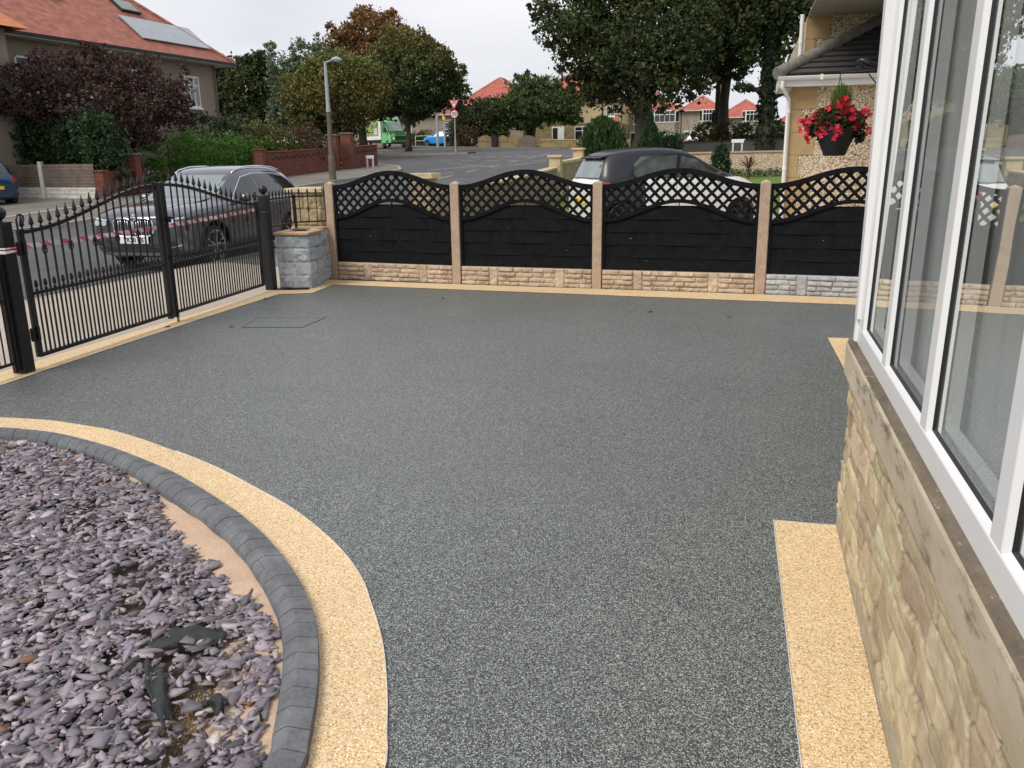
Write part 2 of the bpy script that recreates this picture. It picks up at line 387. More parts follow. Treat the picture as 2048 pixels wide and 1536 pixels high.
# ================= SETTING =================
# base land (far soil and grass) and the road sheet
def grid(name, xs, ys, dz, mat):
    m = MB(); vs = [(x, y, h(x, y)+dz) for y in ys for x in xs]; nx = len(xs)
    m.add(vs, [(j*nx+i, j*nx+i+1, (j+1)*nx+i+1, (j+1)*nx+i) for j in range(len(ys)-1) for i in range(nx-1)])
    return tag(m.build(name, mat), kind='structure')
grid('ground', [-700,-300,-120,-80,-60,-38,-20,0,20,60,200,700], [-200,-20,0,19]+list(range(20,60,4))+[60,70,80,90,105,140,250,900], -.22, M['grass'])
grid('road', [-75,-60,-50,-38,-30,-20,-10,0,10,25,60], [-15,0,10,19]+list(range(22,60,3))+[60,66,72,78,84,88], -.10, M['asphalt'])
# driveway: dark resin
outer = smoothpts([(-7.2,3.93),(-6.2,4.15),(-5.4,4.28),(-4.742,4.350),(-4.377,4.370),(-4.098,4.335),(-3.815,4.284),(-3.494,4.172),(-3.247,4.066),(-2.957,3.939),(-2.701,3.810),(-2.399,3.634),(-2.121,3.465),(-1.910,3.313),(-1.700,3.138),(-1.538,2.982),(-1.402,2.822),(-1.303,2.672),(-1.223,2.551),(-1.135,2.403),(-1.055,2.242),(-0.990,2.098),(-0.933,1.959),(-0.890,1.848),(-.84,1.5),(-.86,1.0),(-.98,.4)])
mid = smoothpts([(-7.1,3.66),(-6.1,3.90),(-5.2,4.04),(-4.475,4.093),(-4.106,4.085),(-3.822,4.026),(-3.517,3.931),(-3.200,3.800),(-2.890,3.656),(-2.669,3.530),(-2.479,3.411),(-2.254,3.266),(-2.102,3.155),(-1.948,3.030),(-1.787,2.883),(-1.673,2.768),(-1.571,2.654),(-1.471,2.529),(-1.386,2.405),(-1.315,2.280),(-1.234,2.118),(-1.172,1.971),(-1.133,1.870),(-1.096,1.759),(-1.05,1.4),(-1.08,1.0),(-1.17,.5)])
inner = smoothpts([(-7.0,3.46),(-6.0,3.72),(-5.1,3.88),(-4.425,4.032),(-4.192,4.039),(-3.889,3.964),(-3.571,3.855),(-3.300,3.735),(-3.046,3.593),(-2.841,3.470),(-2.621,3.341),(-2.467,3.251),(-2.304,3.139),(-2.147,3.027),(-1.999,2.903),(-1.853,2.765),(-1.753,2.663),(-1.643,2.542),(-1.545,2.408),(-1.488,2.318),(-1.417,2.183),(-1.365,2.074),(-1.293,1.912),(-1.244,1.785),(-1.21,1.4),(-1.24,1.02),(-1.32,.55)])
GATE_IN = [(-5.30,4.2),(-5.43,5.03),(-5.50,6.3),(-5.55,7.5),(-5.60,9.45),(-5.22,9.60),(-5.28,10.33),(-3.58,10.20),(-1.7,10.08),(.1,9.96),(2.6,9.80)]
sheet('ground', [(2.6,-3),(2.6,10.9),(-5.9,10.9),(-5.9,4.0),(-9,3.6),(-9,-3)], -.09, M['soil'])
dr = [tuple(p) for p in GATE_IN]
poly = dr+[(2.6,-1.0),(-1.3,-1.0)]+[tuple(p) for p in outer[::-1] if p[0] > -5.3]
sheet('driveway', poly, 0, M['resin'], .02)
# gold borders
def strip(A, B, z, name='gold_border', mat=None):
    m = MB(); n = len(A); m.add([(*p, z) for p in A]+[(*p, z) for p in B], [(i, i+1, n+i+1, n+i) for i in range(n-1)])
    return tag(m.build(name, mat or M['gold']), kind='structure')
A = resample(outer, n=150); B = resample(mid, n=150); strip(A, B, .004)
G2 = [(-5.72,4.2),(-5.77,5.03),(-5.80,6.3),(-5.81,7.5),(-5.82,9.72),(-5.40,9.85),(-5.60,10.75),(-3.62,10.62),(-1.76,10.54),(.2,10.44),(2.6,10.28)]
strip(GATE_IN, G2, .004)
strip([(.20,3.80),(.232,2.12),(.25,-1)], [(.47,3.82),(.47,2.12),(.47,-1)], .004)
strip([(.774,8.04),(.80,6.9),(.83,4.3)], [(1.08,8.06),(1.08,6.9),(1.08,4.3)], .004)
# fine pale edging bead along the borders
def bead(P, w=.003, name='edging_bead'):
    m = MB(); 
    for a, b in zip(P[:-1], P[1:]): m.bar((a[0],a[1],.005), (b[0],b[1],.005), w, .006)
    return tag(m.build(name, M['dirtywhite']), kind='structure')
bead([tuple(p) for p in A[70:]]); bead([(.47,3.803),(.198,3.803),(.23,2.12),(.248,-1)])
# near pavement, kerb and the concrete apron before the gates
KX = -8.42
edge_near = [(KX,-14),(KX,6),(KX,20),(KX,30),(-8.1,34.5),(-6.6,37.2),(-4,38.2),(6,38.6),(30,39)]
back_near = [(-5.8,-14),(-5.8,6),(-5.55,20),(-5.4,28),(-5.0,31),(-3.9,33.6),(-2.2,34.9),(6,35.2),(30,35.5)]
ribbon('pavement', edge_near, back_near, M['pave'], -.004, step=.8, drop=.0)
ribbon('kerb', [(x-.13 if x < -8 else x, y+(.13 if y > 34 else 0)) for x, y in edge_near], edge_near, M['kerbst'], .0, step=.8, nx=1, drop=.13)
sheet('driveway_apron', [(KX+.02,3.4),(KX+.02,12.4),(-6.35,11.7),(-5.90,10.6),(-5.81,9.7),(-5.78,5.0),(-5.7,3.4)], .003, M['concrete'])
# far pavement on the left with its lighter kerb lines
fk = [(-18.1,-14),(-18.1,10),(-18.0,22),(-17.3,33),(-16.9,38),(-17.1,41.5),(-18.4,44.3),(-20.6,46.6),(-24,48.3),(-45,50)]
fb = [(-60,-14),(-60,10),(-34,26),(-30,30),(-26,38),(-24.5,41),(-23.8,44),(-23,45.5),(-26,46.3),(-45,47)]
ribbon('pavement', fk, fb, M['pave'], 0, step=.8, nx=6)
ribbon('kerb', [(x+.14, y+.03) for x, y in fk], fk, M['kerbst'], .004, step=.8, nx=1, drop=.13)
ribbon('kerb', [(-20.9,-14),(-20.9,25.4)], [(-21.2,-14),(-21.2,25.6)], M['kerbst'], .012, step=.8, nx=1)
ribbon('garden', [(-22.2,27),(-21.3,37),(-20.4,45.3)], [(-60,27),(-60,37),(-60,46)], M['soil'], .05, step=1, nx=4)
# verge with trees and the tip with the sign, cross road pavement beyond
ribbon('verge', [(-60,56.5),(-34,57.5),(-24,58.2),(-19.5,59.5)], [(-60,76),(-40,74.5),(-27,69),(-19.2,61.2)], M['litter'], 0, step=1.2, nx=6, drop=.12)
ribbon('kerb', [(-60,56.2),(-34,57.2),(-24,57.9),(-19.2,59.3)], [(-60,56.5),(-34,57.5),(-24,58.2),(-19.4,59.5)], M['kerbst'], .004, step=1.2, nx=1, drop=.12)
ribbon('pavement', [(-75,85.6),(-40,87),(-26,85.5),(-12,82),(0,79),(30,78)], [(-75,88),(-40,90),(-26,88.2),(-12,85),(0,82),(30,81)], M['pave'], 0, step=2, drop=.12)
ribbon('garden', [(-75,88),(-40,90),(-26,88.2),(-12,85),(0,82),(30,81)], [(-75,125)]*1+[(-40,125),(-26,125),(-12,125),(0,125),(30,125)], M['grass'], .02, step=2, nx=6)
ribbon('pavement', [(-8,47.4),(0,47.6),(30,48)], [(-8,50.6),(0,50.8),(30,51)], M['pave'], 0, step=2, drop=.12)
ribbon('garden', [(-8,51),(0,51.2),(30,51.5)], [(-8,64),(0,64),(30,64)], M['grass'], .02, step=2, nx=4)
# neighbour's plot
def nl(x, y): return max(.0, .15+(y-17)*.035) if y > 12.8 else 0.
ribbon('lawn', [(-5.25,14.9),(-5.2,27.8),(-4.7,30.8),(-3.5,33.2),(-2,34.6)], [(3.5,14.9),(3.6,27.8),(3.6,30.8),(3.6,33.2),(3.6,34.9)], M['grass'], .0, nl, nx=5, step=1)
ribbon('neighbour_drive', [(-5.6,11.0),(-5.45,14.9)], [(5,10.6),(5,14.9)], M['concrete'], .0, nl, nx=4, step=.8)
ribbon('neighbour_drive', [(-5.2,14.9),(-3.4,15.2),(-.8,17.0),(.3,20.4)], [(5,14.6),(5,15.6),(4,16.2),(3,20)], M['concrete'], .008, nl, nx=4, step=.8)
# road paint (give way dashes and lane ticks at the junction)
m = MB()
def mark(x, y, lx, ly, w=.12):
    l = math.hypot(lx, ly); px, py = -ly/l*w/2, lx/l*w/2
    q = [(x-px,y-py),(x+lx-px,y+ly-py),(x+lx+px,y+ly+py),(x+px,y+py)]
    m.add([(a, b, h(a, b)-.094) for a, b in q], [(0,1,2,3)])
for y in range(24, 58, 4): mark(-13.1+(.0), y, .06, 1.9, .11)
for k in range(9): mark(-17.6+k*1.05, 55.2+.02*k, .62, .02, .2); mark(-17.5+k*1.05, 54.4+.02*k, .62, .02, .2)
for k in range(7): mark(-18.2+k*1.5, 50.6-.25*k, .9, -.1, .16)
for k in range(5): mark(-16.4+k*.9, 47.0-.9*k, .6, .5, .14)
mark(-15.8,42.0,1.7,2.6,.13); mark(-12.4,45.2,1.4,3.0,.13); mark(-14.6,38.9,.9,1.2,.12); mark(-12.0,51.0,1.3,2.6,.13)
tag(m.build('road_markings', M['white_line']), kind='structure')
# slate bed: sand, soil, kerb blocks
BEDZ = -.075
sheet('slate_bed', [tuple(p) for p in inner if True]+[(-1.4,-1),(-7.5,-1)], BEDZ, M['soil'])
# charcoal edging blocks following the curve (bull-nosed towards the bed)
A = resample(mid, n=400); B = resample(inner, n=400); n = len(A)
s = np.r_[0, np.cumsum(np.linalg.norm(np.diff(A, axis=0), axis=1))]; m = MB(); t = 0
prof = [(0.0,-.05),(0.0,.032),(.02,.036),(.50,.036),(.58,.033),(.80,.010),(.90,-.004),(.93,-.02),(1.0,-.12)]
while t < s[-1]-.1:
    t2 = t+.101-.005; q = np.linspace(t, t2, 3); jit = rnd.uniform(-.0012, .0012); vs = []
    for u in q:
        i = np.interp(u, s, np.arange(n)); a = np.array([np.interp(i, np.arange(n), A[:,0]), np.interp(i, np.arange(n), A[:,1])]); b = np.array([np.interp(i, np.arange(n), B[:,0]), np.interp(i, np.arange(n), B[:,1])])
        for f, z in prof: p = a+(b-a)*f; vs.append((p[0], p[1], z+jit))
    k = len(prof); fs = [(r*k+j, r*k+j+1, (r+1)*k+j+1, (r+1)*k+j) for r in range(2) for j in range(k-1)]
    fs += [tuple(range(k)), tuple(range(2*k, 3*k))]
    m.add(vs, fs); t += .101
tag(m.build('edging_kerb', M['charcoal']), kind='structure')
m = MB(); C2 = (A+(B-A)*.02); D2 = (A+(B-A)*.97); nn = len(A)
m.add([(*p, .030) for p in C2]+[(*(A[i]+(B[i]-A[i])*.7), .020) for i in range(nn)]+[(*p, -.06) for p in D2], [(i, i+1, nn+i+1, nn+i) for i in range(nn-1)]+[(nn+i, nn+i+1, 2*nn+i+1, 2*nn+i) for i in range(nn-1)])
tag(m.build('edging_bedding', plain('jointing mortar', (.025,.026,.028), .9, .5, 30)), kind='structure')
# sand haunch inside the kerb
m = MB(); In = resample(inner, n=200); nrm = np.gradient(In, axis=0); nrm = np.c_[nrm[:,1], -nrm[:,0]]; nrm /= np.linalg.norm(nrm, axis=1)[:,None]
m2 = []
for k, (off, z) in enumerate(((-.02,-.03),(.05,-.036),(.12,-.048),(.2,-.07),(.26,-.09))):
    m2 += [(*(In[i]+nrm[i]*(off+.01*math.sin(i*.7+k))), z+.004*math.sin(i*.9+k*2)) for i in range(200)]
m.add(m2, [(k*200+i, k*200+i+1, (k+1)*200+i+1, (k+1)*200+i) for k in range(4) for i in range(199)])
tag(m.build('sand_haunch', M['sand'], smooth='all'), kind='structure')
# slate chips
def chips():
    rg = np.random.default_rng(5); pts = []
    P = inner
    n0 = 54000
    X = rg.uniform(-6.2, -1.1, n0); Y = rg.uniform(.9, 4.0, n0)
    # inside test: distance and side to the inner curve
    d = np.full(n0, 9.); side = np.zeros(n0)
    idx = np.zeros(n0, int)
    for i in range(len(In)):
        dd = np.hypot(X-In[i,0], Y-In[i,1]); b = dd < d; d[b] = dd[b]; idx[b] = i
    side = (X-In[idx,0])*nrm[idx,0]+(Y-In[idx,1])*nrm[idx,1]
    keep = side > .012
    # bare sand along the kerb, bare soil, torn fabric
    cx = In[idx,0]; bare = np.zeros(n0)
    bare = np.where((cx > -2.82) & (cx < -1.62), .13*np.sin(np.clip((cx+2.82)/1.2, 0, 1)*math.pi)**.6+.02*np.sin(cx*40), .0)
    bare = np.where((cx > -1.36) & (cx < -1.27), .03, bare)
    keep &= side > bare
    for (a, b, r, pr) in ((-1.60,1.99,.13,.75),(-1.66,2.12,.09,.6),(-2.41,2.74,.09,.7),(-2.25,2.58,.08,.7),(-2.15,2.46,.06,.6),(-2.9,3.08,.1,.55),(-3.1,3.3,.08,.55),(-1.88,2.30,.1,.95),(-1.70,1.98,.04,.9)):
        keep &= ~((np.hypot((X-a), (Y-b)) < 1.35*r*(1+.3*np.sin(9*np.arctan2(Y-b, X-a)))) & (rg.random(n0) < pr))
    X, Y, side = X[keep], Y[keep], side[keep]; n = len(X)
    near = np.clip((3.6-np.hypot(X, Y))/2, 0, 1)
    S = rg.lognormal(math.log(.0215), .52, n).clip(.008, .062)
    k = 6; ang = np.sort(rg.uniform(0, 2*math.pi, (n, k))*.35+np.arange(k)*2*math.pi/k, axis=1)
    rad = rg.uniform(.55, 1.15, (n, k)); asp = rg.uniform(.28, .72, n)
    lx = np.cos(ang)*rad*S[:,None]; ly = np.sin(ang)*rad*(S*asp)[:,None]
    th = np.minimum(S*rg.uniform(.07, .18, n), .006)
    V = np.zeros((n, 2*k, 3)); V[:,:k,0] = lx*.93; V[:,:k,1] = ly*.93; V[:,:k,2] = th[:,None]*(1+rg.uniform(-.12,.12,(n,k))); V[:,k:,0] = lx; V[:,k:,1] = ly; V[:,k:,2] = -th[:,None]*.5
    rz = rg.uniform(0, 2*math.pi, n); tx = rg.normal(.05, .15, n); ty = rg.normal(0, .15, n)
    c, s_ = np.cos(tx), np.sin(tx); y, z = V[:,:,1].copy(), V[:,:,2].copy(); V[:,:,1] = y*c[:,None]-z*s_[:,None]; V[:,:,2] = y*s_[:,None]+z*c[:,None]
    c, s_ = np.cos(ty), np.sin(ty); x, z = V[:,:,0].copy(), V[:,:,2].copy(); V[:,:,0] = x*c[:,None]+z*s_[:,None]; V[:,:,2] = -x*s_[:,None]+z*c[:,None]
    c, s_ = np.cos(rz), np.sin(rz); x, y = V[:,:,0].copy(), V[:,:,1].copy(); V[:,:,0] = x*c[:,None]-y*s_[:,None]; V[:,:,1] = x*s_[:,None]+y*c[:,None]
    zb = np.maximum(BEDZ+.008+.03*np.clip(side/.3, 0, 1), np.interp(side, [0,.05,.12,.2,.26], [-.03,-.034,-.045,-.062,-.08]))+rg.uniform(0, .02, n)+.008*np.sin(X*5)*np.cos(Y*6)*np.clip(side*4,0,1)
    V[:,:,0] += X[:,None]; V[:,:,1] += Y[:,None]; V[:,:,2] += zb[:,None]
    o = np.arange(n)[:,None]*2*k
    pal = np.array([(.20,.175,.20),(.25,.215,.245),(.155,.135,.155),(.30,.26,.285),(.19,.17,.205),(.36,.31,.315),(.22,.165,.17),(.12,.105,.125),(.42,.37,.36)])
    t = pal[rg.choice(len(pal), n, p=[.2,.2,.14,.14,.12,.06,.07,.05,.02])]*rg.uniform(.75, 1.2, (n,1))*1.22
    t *= rg.choice([.55,1,1,1.15], n)[:,None]; rust = rg.random(n) < .010; t[rust] = (.20,.10,.06)
    fs = [np.concatenate([np.stack([o[:,0]+j, o[:,0]+(j+1) % k, o[:,0]+k+(j+1) % k, o[:,0]+k+j], 1)]) for j in range(k)]
    # top as two quads
    fs += [np.stack([o[:,0], o[:,0]+1, o[:,0]+2, o[:,0]+3], 1)[:, ::-1], np.stack([o[:,0], o[:,0]+3, o[:,0]+4, o[:,0]+5], 1)[:, ::-1]]
    T = np.concatenate([t*.9]*k+[t]*2)
    ob = npmesh('slate_chips', V.reshape(-1, 3), np.concatenate(fs), M['slate'], T)
    bm = bmesh.new(); bm.from_mesh(ob.data); bmesh.ops.recalc_face_normals(bm, faces=bm.faces); bm.to_mesh(ob.data); bm.free()
    tag(ob, 'loose plum and grey slate chippings filling the curved bed', 'slate chippings', kind='stuff')
chips()
# crumbs of golden grit in the bare patch
rg = np.random.default_rng(3); n = 2600; a = rg.normal(0, 1, (n, 2))*(.06,.075)+(-1.6,1.98); V = np.zeros((n,4,3)); r = rg.uniform(.0015,.005,n)
for j, (x, y, z) in enumerate(((1,0,-.5),(-.5,.87,-.5),(-.5,-.87,-.5),(0,0,1))): V[:,j,0] = a[:,0]+x*r; V[:,j,1] = a[:,1]+y*r; V[:,j,2] = BEDZ+.004+z*r
o = np.arange(n)*4; F = np.concatenate([np.stack([o+i, o+j, o+k], 1) for i, j, k in ((0,1,3),(1,2,3),(2,0,3))])
tt = np.array([(.34,.22,.10),(.2,.12,.06),(.42,.3,.16),(.12,.08,.05)])[rg.integers(0,4,n)]
tag(npmesh('grit', V.reshape(-1,3), F, M['slate'], np.concatenate([tt]*3)), 'golden grit showing through the slate chippings', 'grit', kind='stuff')
# torn weed membrane pieces
M['membrane'] = plain('black weed membrane', (.03,.034,.034), .8, .3, 30, .6, 200)
def membrane(pts, w, label):
    P = smoothpts([p[:2] for p in pts], 5); zz = np.interp(np.linspace(0,1,len(P)), np.linspace(0,1,len(pts)), [p[2] for p in pts]); m = MB(); vs = []; K = 6
    r = random.Random(int(w*1000)+len(pts))
    for i, p in enumerate(P):
        d = P[min(i+1,len(P)-1)]-P[max(i-1,0)]; d = np.array([-d[1], d[0]])/max(1e-6, np.hypot(*d)); ww = w*(.35+.65*math.sin(math.pi*min(1, (i+1.2)/(len(P)+.6))))*r.uniform(.8,1.15)
        for k in range(K): u = (k/(K-1)-.5)*2; vs.append((p[0]+d[0]*u*ww/2, p[1]+d[1]*u*ww/2, zz[i]+.012*math.cos(u*3+i*.6)+r.uniform(-.004,.004)))
    m.add(vs, [(i*K+k, i*K+k+1, (i+1)*K+k+1, (i+1)*K+k) for i in range(len(P)-1) for k in range(K-1)])
    ob = m.build('weed_membrane', M['membrane'], smooth='all'); sdm = ob.modifiers.new('s','SOLIDIFY'); sdm.thickness = .002
    tag(ob, label, 'weed membrane', 'torn weed membrane in the slate bed')
membrane([(-1.98,2.26,-.03),(-1.90,2.30,-.012),(-1.80,2.37,-.02),(-1.77,2.41,-.035)], .13, 'wide torn flap of black weed membrane poking out of the slate')
membrane([(-1.94,2.20,-.03),(-1.83,2.09,-.015),(-1.72,1.98,-.02),(-1.62,1.88,-.035)], .06, 'long narrow strip of black weed membrane beside the golden grit')
membrane([(-1.60,2.02,-.04),(-1.56,2.03,-.02),(-1.52,2.0,-.04)], .05, 'small black scrap of weed membrane on the golden grit')
# manhole tray in the drive
Q = [(-4.98,7.951),(-4.261,8.086),(-4.25,7.566),(-4.854,7.45)]
t = thing('manhole_cover', 'recessed manhole cover outlined by thin dark lines in the dark resin drive', 'manhole cover', (-4.6,7.76,0))
m = MB(); m.prism(Q, .001, .003); m.build('infill_tray', M['resin'], t, world=True)
m = MB()
for a, b in zip(Q, Q[1:]+Q[:1]): m.bar((*a,.002), (*b,.002), .006, .004)
m.build('frame', M['rubber'], t, world=True)
# fallen leaves
M['deadleaf'] = plain('dead leaf', (.16,.045,.025), .7, .3, 40)
for i, (x, y, lb) in enumerate([(-3.43,9.48,'brown fallen leaf on the drive in front of the second fence post'),(-.93,9.03,'red fallen leaf on the drive in front of the third fence panel'),(-.11,8.89,'curled brown fallen leaf on the drive in front of the rightmost concrete post'),(-4.97,7.43,'tiny brown fallen leaf beside the manhole cover'),(-5.55,9.07,'orange fallen leaf on the gold border by the right gate post'),(-5.62,7.3,'curled tan fallen leaf on the gold border below the gate')]):
    m = MB(); a = rnd.uniform(0, 6); r = .03
    pts = [(0,-1.2,0),(.5,-.5,.2),(.6,.2,.35),(0,1.1,.1),(-.6,.2,.4),(-.5,-.5,.1),(0,0,0)]
    c, s_ = math.cos(a), math.sin(a)
    V = [(x+(p*c-q*s_)*r, y+(p*s_+q*c)*r, .006+z*r) for p, q, z in pts]
    m.add(V, [(0,1,6),(1,2,6),(2,3,6),(3,4,6),(4,5,6),(5,0,6)])
    o = m.build('fallen_leaf', M['deadleaf']); sm = o.modifiers.new('s','SOLIDIFY'); sm.thickness = .0015; tag(o, lb, 'leaf', 'fallen leaves on the drive')
# ================= GATES =================
g0 = np.array([-5.577, 5.424]); g1 = np.array([-5.887, 9.762]); gd = (g1-g0)/np.linalg.norm(g1-g0); gang = math.atan2(gd[1], gd[0])
def gpt(s, off=0): return (g0[0]+gd[0]*s-gd[1]*off, g0[1]+gd[1]*s+gd[0]*off)
# local frame: x along the gate, y outwards (to the street is +y because the gate line runs along +Y)
BG = M['black_gate']
def spear(z0=0, hgt=.125, w=.017):
    m = MB(); m.lathe([(.006,0),(.013,.004),(.013,.016),(.007,.02),(.007,.03),(w*1.05,.044),(w*1.1,.052),(w*.75,.085),(.005,hgt-.01),(.0045,hgt),(.006,hgt+.004),(.0,hgt+.012)], n=8)
    return m
def gate_post(s, label, ht=1.19, ball=True):
    x, y = gpt(s); t = thing('gate_post', label, 'gate post', (x, y, 0), gang, 'gate posts')
    m = MB(); m.box((0,0,ht/2), (.115,.115,ht)); m.build('post', BG, t, bev=.006)
    m = MB(); m.box((0,0,ht+.006), (.125,.125,.012)); m.build('cap', BG, t, bev=.003); m = MB(); m.box((0,0,ht-.20), (.122,.122,.012)); m.build('collar', BG, t, bev=.003)
    m = MB(); m.lathe([(.03,0),(.022,.012)]+[(.056*math.sin(a), .068-.056*math.cos(a)) for a in np.linspace(.35, math.pi-.05, 12)], (0,0,ht+.012), 18); m.build('ball_finial', BG, t, smooth=True)
    return t
gate_post(0, 'square black gate post with ball finial left of the double gates, tape tied round it')
gate_post(4.37, 'square black gate post with ball finial beside the grey block pillar')
def gate_leaf(s0, s1, hinge_left, label):
    x, y = gpt(s0); L_ = s1-s0; t = thing('gate_leaf', label, 'gate', (x, y, 0), gang, 'double driveway gates')
    def zt(u):      # u distance from hinge end
        q = u/L_; return 1.105+.30*(.5-.5*math.cos(math.pi*min(1, q*1.0)))
    def ux(u): return u if hinge_left else L_-u
    m = MB(); m.box((ux(.015), 0, (.09+1.13)/2), (.03,.03,1.04)); m.build('hinge_stile', BG, t, bev=.003)
    m = MB(); m.box((ux(L_-.025), 0, (.05+1.43)/2), (.05,.045,1.38)); m.lathe([(.036,0),(.0,.03)], (ux(L_-.025),0,1.42), 4); m.build('meeting_stile', BG, t, bev=.003)
    m = MB(); pts = [(ux(u), 0, zt(u)) for u in np.linspace(.015, L_-.03, 22)]
    for a, b in zip(pts[:-1], pts[1:]): m.bar(a, b, .034, .03, (0,0,1))
    m.build('top_rail', BG, t)
    m = MB(); m.bar((ux(.02),0,.61), (ux(L_-.03),0,.61), .03, .024); m.build('middle_rail', BG, t)
    m = MB(); m.bar((ux(.02),0,.10), (ux(L_-.03),0,.10), .03, .03); m.build('bottom_rail', BG, t)
    sp = spear(hgt=.125, w=.0185); n = 17; d = (L_-.08)/(n+.5); spm = None; lsm = None
    for k in range(n+1):
        u = .03+d*(k+.25)
        if k < n:
            m = MB(); X = ux(u); z2 = zt(u)
            m.tube([(X,0,.11),(X,0,z2)], .0098, 6)
            if k % 3 == 2:
                m2 = MB()
                for q in range(4):
                    m.tube([(X+.024*math.sin(math.pi*v)*math.cos(q*math.pi/2+v*2.6), .020*math.sin(math.pi*v)*math.sin(q*math.pi/2+v*2.6), .90+.10*v) for v in np.linspace(0,1,9)], .0045, 5)
            m.build('bar', BG, t)
            if spm is None:
                o = sp.build('spear_head', BG, t); spm = o.data
            else:
                o = bpy.data.objects.new('spear_head', spm); col.objects.link(o); o.parent = t
            o.location = (X, 0, z2+.008)
        u2 = .03+d*(k-.25)
        if u2 > .04:
            X = ux(u2)
            if lsm is None:
                m = MB(); m.tube([(0,0,.11),(0,0,.61)], .0088, 6); o = m.build('dog_bar', BG, t); lsm = o.data
                o.location = (X,0,0); o2 = spear(hgt=.088, w=.0145).build('spear_head', BG, t); l2 = o2.data
            else:
                o = bpy.data.objects.new('dog_bar', lsm); col.objects.link(o); o.parent = t; o.location = (X,0,0)
                o2 = bpy.data.objects.new('spear_head', l2); col.objects.link(o2); o2.parent = t
            o2.location = (X, 0, .622)
    # scroll above the hinge stile
    m = MB(); sgn = 1 if hinge_left else -1; X = ux(.012)
    pts = [(X,0,1.10),(X-.004*sgn,0,1.17)]+[(X+sgn*(.045-.049*(1-v*.62)*math.cos(v*5.0)), 0, 1.205+.049*(1-v*.62)*math.sin(v*5.0)) for v in np.linspace(0,1,14)]
    m.tube(pts, .0085, 6); m.build('scroll', BG, t, smooth=True)
    if hinge_left:
        m = MB(); m.tube([(L_-.06,0,1.36),(L_-.065,0,1.50)], .009, 6)
        for sg2 in (-1, 1): m.tube([(L_-.065+sg2*(.022+.030*(1-v*.7)*math.cos(v*5.5+2.6)), 0, 1.52+.030*(1-v*.7)*math.sin(v*5.5+2.6)) for v in np.linspace(0,1,12)], [.013]*6+[.011]*6, 6)
        m.build('scroll', BG, t, smooth=True)
    for z in (.98, .28):
        m = MB(); m.box((ux(-.005),0,z), (.05,.03,.09)); m.lathe([(.014,-.055),(.014,.055)], (ux(-.02),0,z), 10); m.box((ux(.03),-.012,z+.005), (.035,.03,.12)); m.build('hinge', BG, t, bev=.004)
    return t
gl = gate_leaf(.165, 2.115, True, 'left leaf of the arched black spear-topped driveway gates')
gr = gate_leaf(2.165, 4.18, False, 'right leaf of the arched black spear-topped driveway gates, next to the block pillar')
m = MB(); m.tube([(-.01,-.035,.02-.03),(-.01,-.035,.72)], .007, 6); m.tube([(.012,-.035,.0),(.012,-.035,.72)], .005, 6)
m.box((0,-.028,.68), (.05,.02,.03)); m.build('drop_bolt', BG, gr)
m = MB(); m.bar((-.16,-.04,1.07), (.10,-.04,1.07), .012, .022); m.box((.02,-.04,1.06), (.06,.03,.06)); m.tube([(-.15,-.04,1.07),(-.17,-.05,1.06),(-.175,-.05,1.04)], .008, 6); m.build('latch', BG, gr)
# fixed railing left of the left post
def railing(name, a, b, z0, z1, label, n, cages=(), low=False, curl=False, zmid=None):
    t = thing(name, label, 'railing', (*a, 0), math.atan2(b[1]-a[1], b[0]-a[0]), 'black spear-topped railings'); L_ = math.hypot(b[0]-a[0], b[1]-a[1])
    m = MB(); m.bar((0,0,z1), (L_,0,z1), .025, .02); m.build('top_rail', BG, t)
    m = MB(); m.bar((0,0,z0), (L_,0,z0), .025, .02); m.build('bottom_rail', BG, t)
    if zmid: m = MB(); m.bar((0,0,zmid), (L_,0,zmid), .025, .02); m.build('middle_rail', BG, t)
    for X in (0, L_): m = MB(); m.box((X,0,(z0-.08+z1+.03)/2), (.028,.028,z1-z0+.11)); m.build('stile', BG, t)
    sp = spear(hgt=.09, w=.013)
    for k in range(n):
        X = L_*(k+.6)/(n+.2); m = MB(); m.tube([(X,0,z0),(X,0,z1)], .0065, 6)
        if k in cages:
            for q in range(4): m.tube([(X+.018*math.sin(math.pi*v)*math.cos(q*math.pi/2+v*2.6), .018*math.sin(math.pi*v)*math.sin(q*math.pi/2+v*2.6), (z0+z1)/2-.04+.08*v) for v in np.linspace(0,1,7)], .003, 5)
        m.build('bar', BG, t)
        s_ = MB(); s_.v = [(x+X, y, z+z1+.008) for x, y, z in sp.v]; s_.f = sp.f; s_.m = sp.m; s_.build('spear_head', BG, t)
    if curl:
        m = MB(); m.tube([(L_-.02,0,z1),(L_-.03,0,z1+.06)]+[(L_-.075+.042*(1-v*.6)*math.cos(v*5), 0, z1+.08+.042*(1-v*.6)*math.sin(v*5)) for v in np.linspace(0,1,12)], .007, 6); m.build('scroll', BG, t)
    return t
railing('railing_panel', gpt(-1.5), gpt(-.09), .10, .93, 'black railing panel at the far left edge of the photo beside the left gate post', 24, zmid=.6)
ra, rb, rc = gpt(4.47), (-5.93, 10.62), (-5.60, 10.86)
railing('railing_panel', ra, rb, .80, 1.14, 'black spear-topped railing running from the right gate post along the street side', 8, cages=(3,))
railing('railing_panel', rb, (-5.545, 10.90), .80, 1.14, 'short scrolled black railing meeting the first concrete fence post', 4, cages=(1,), curl=True)
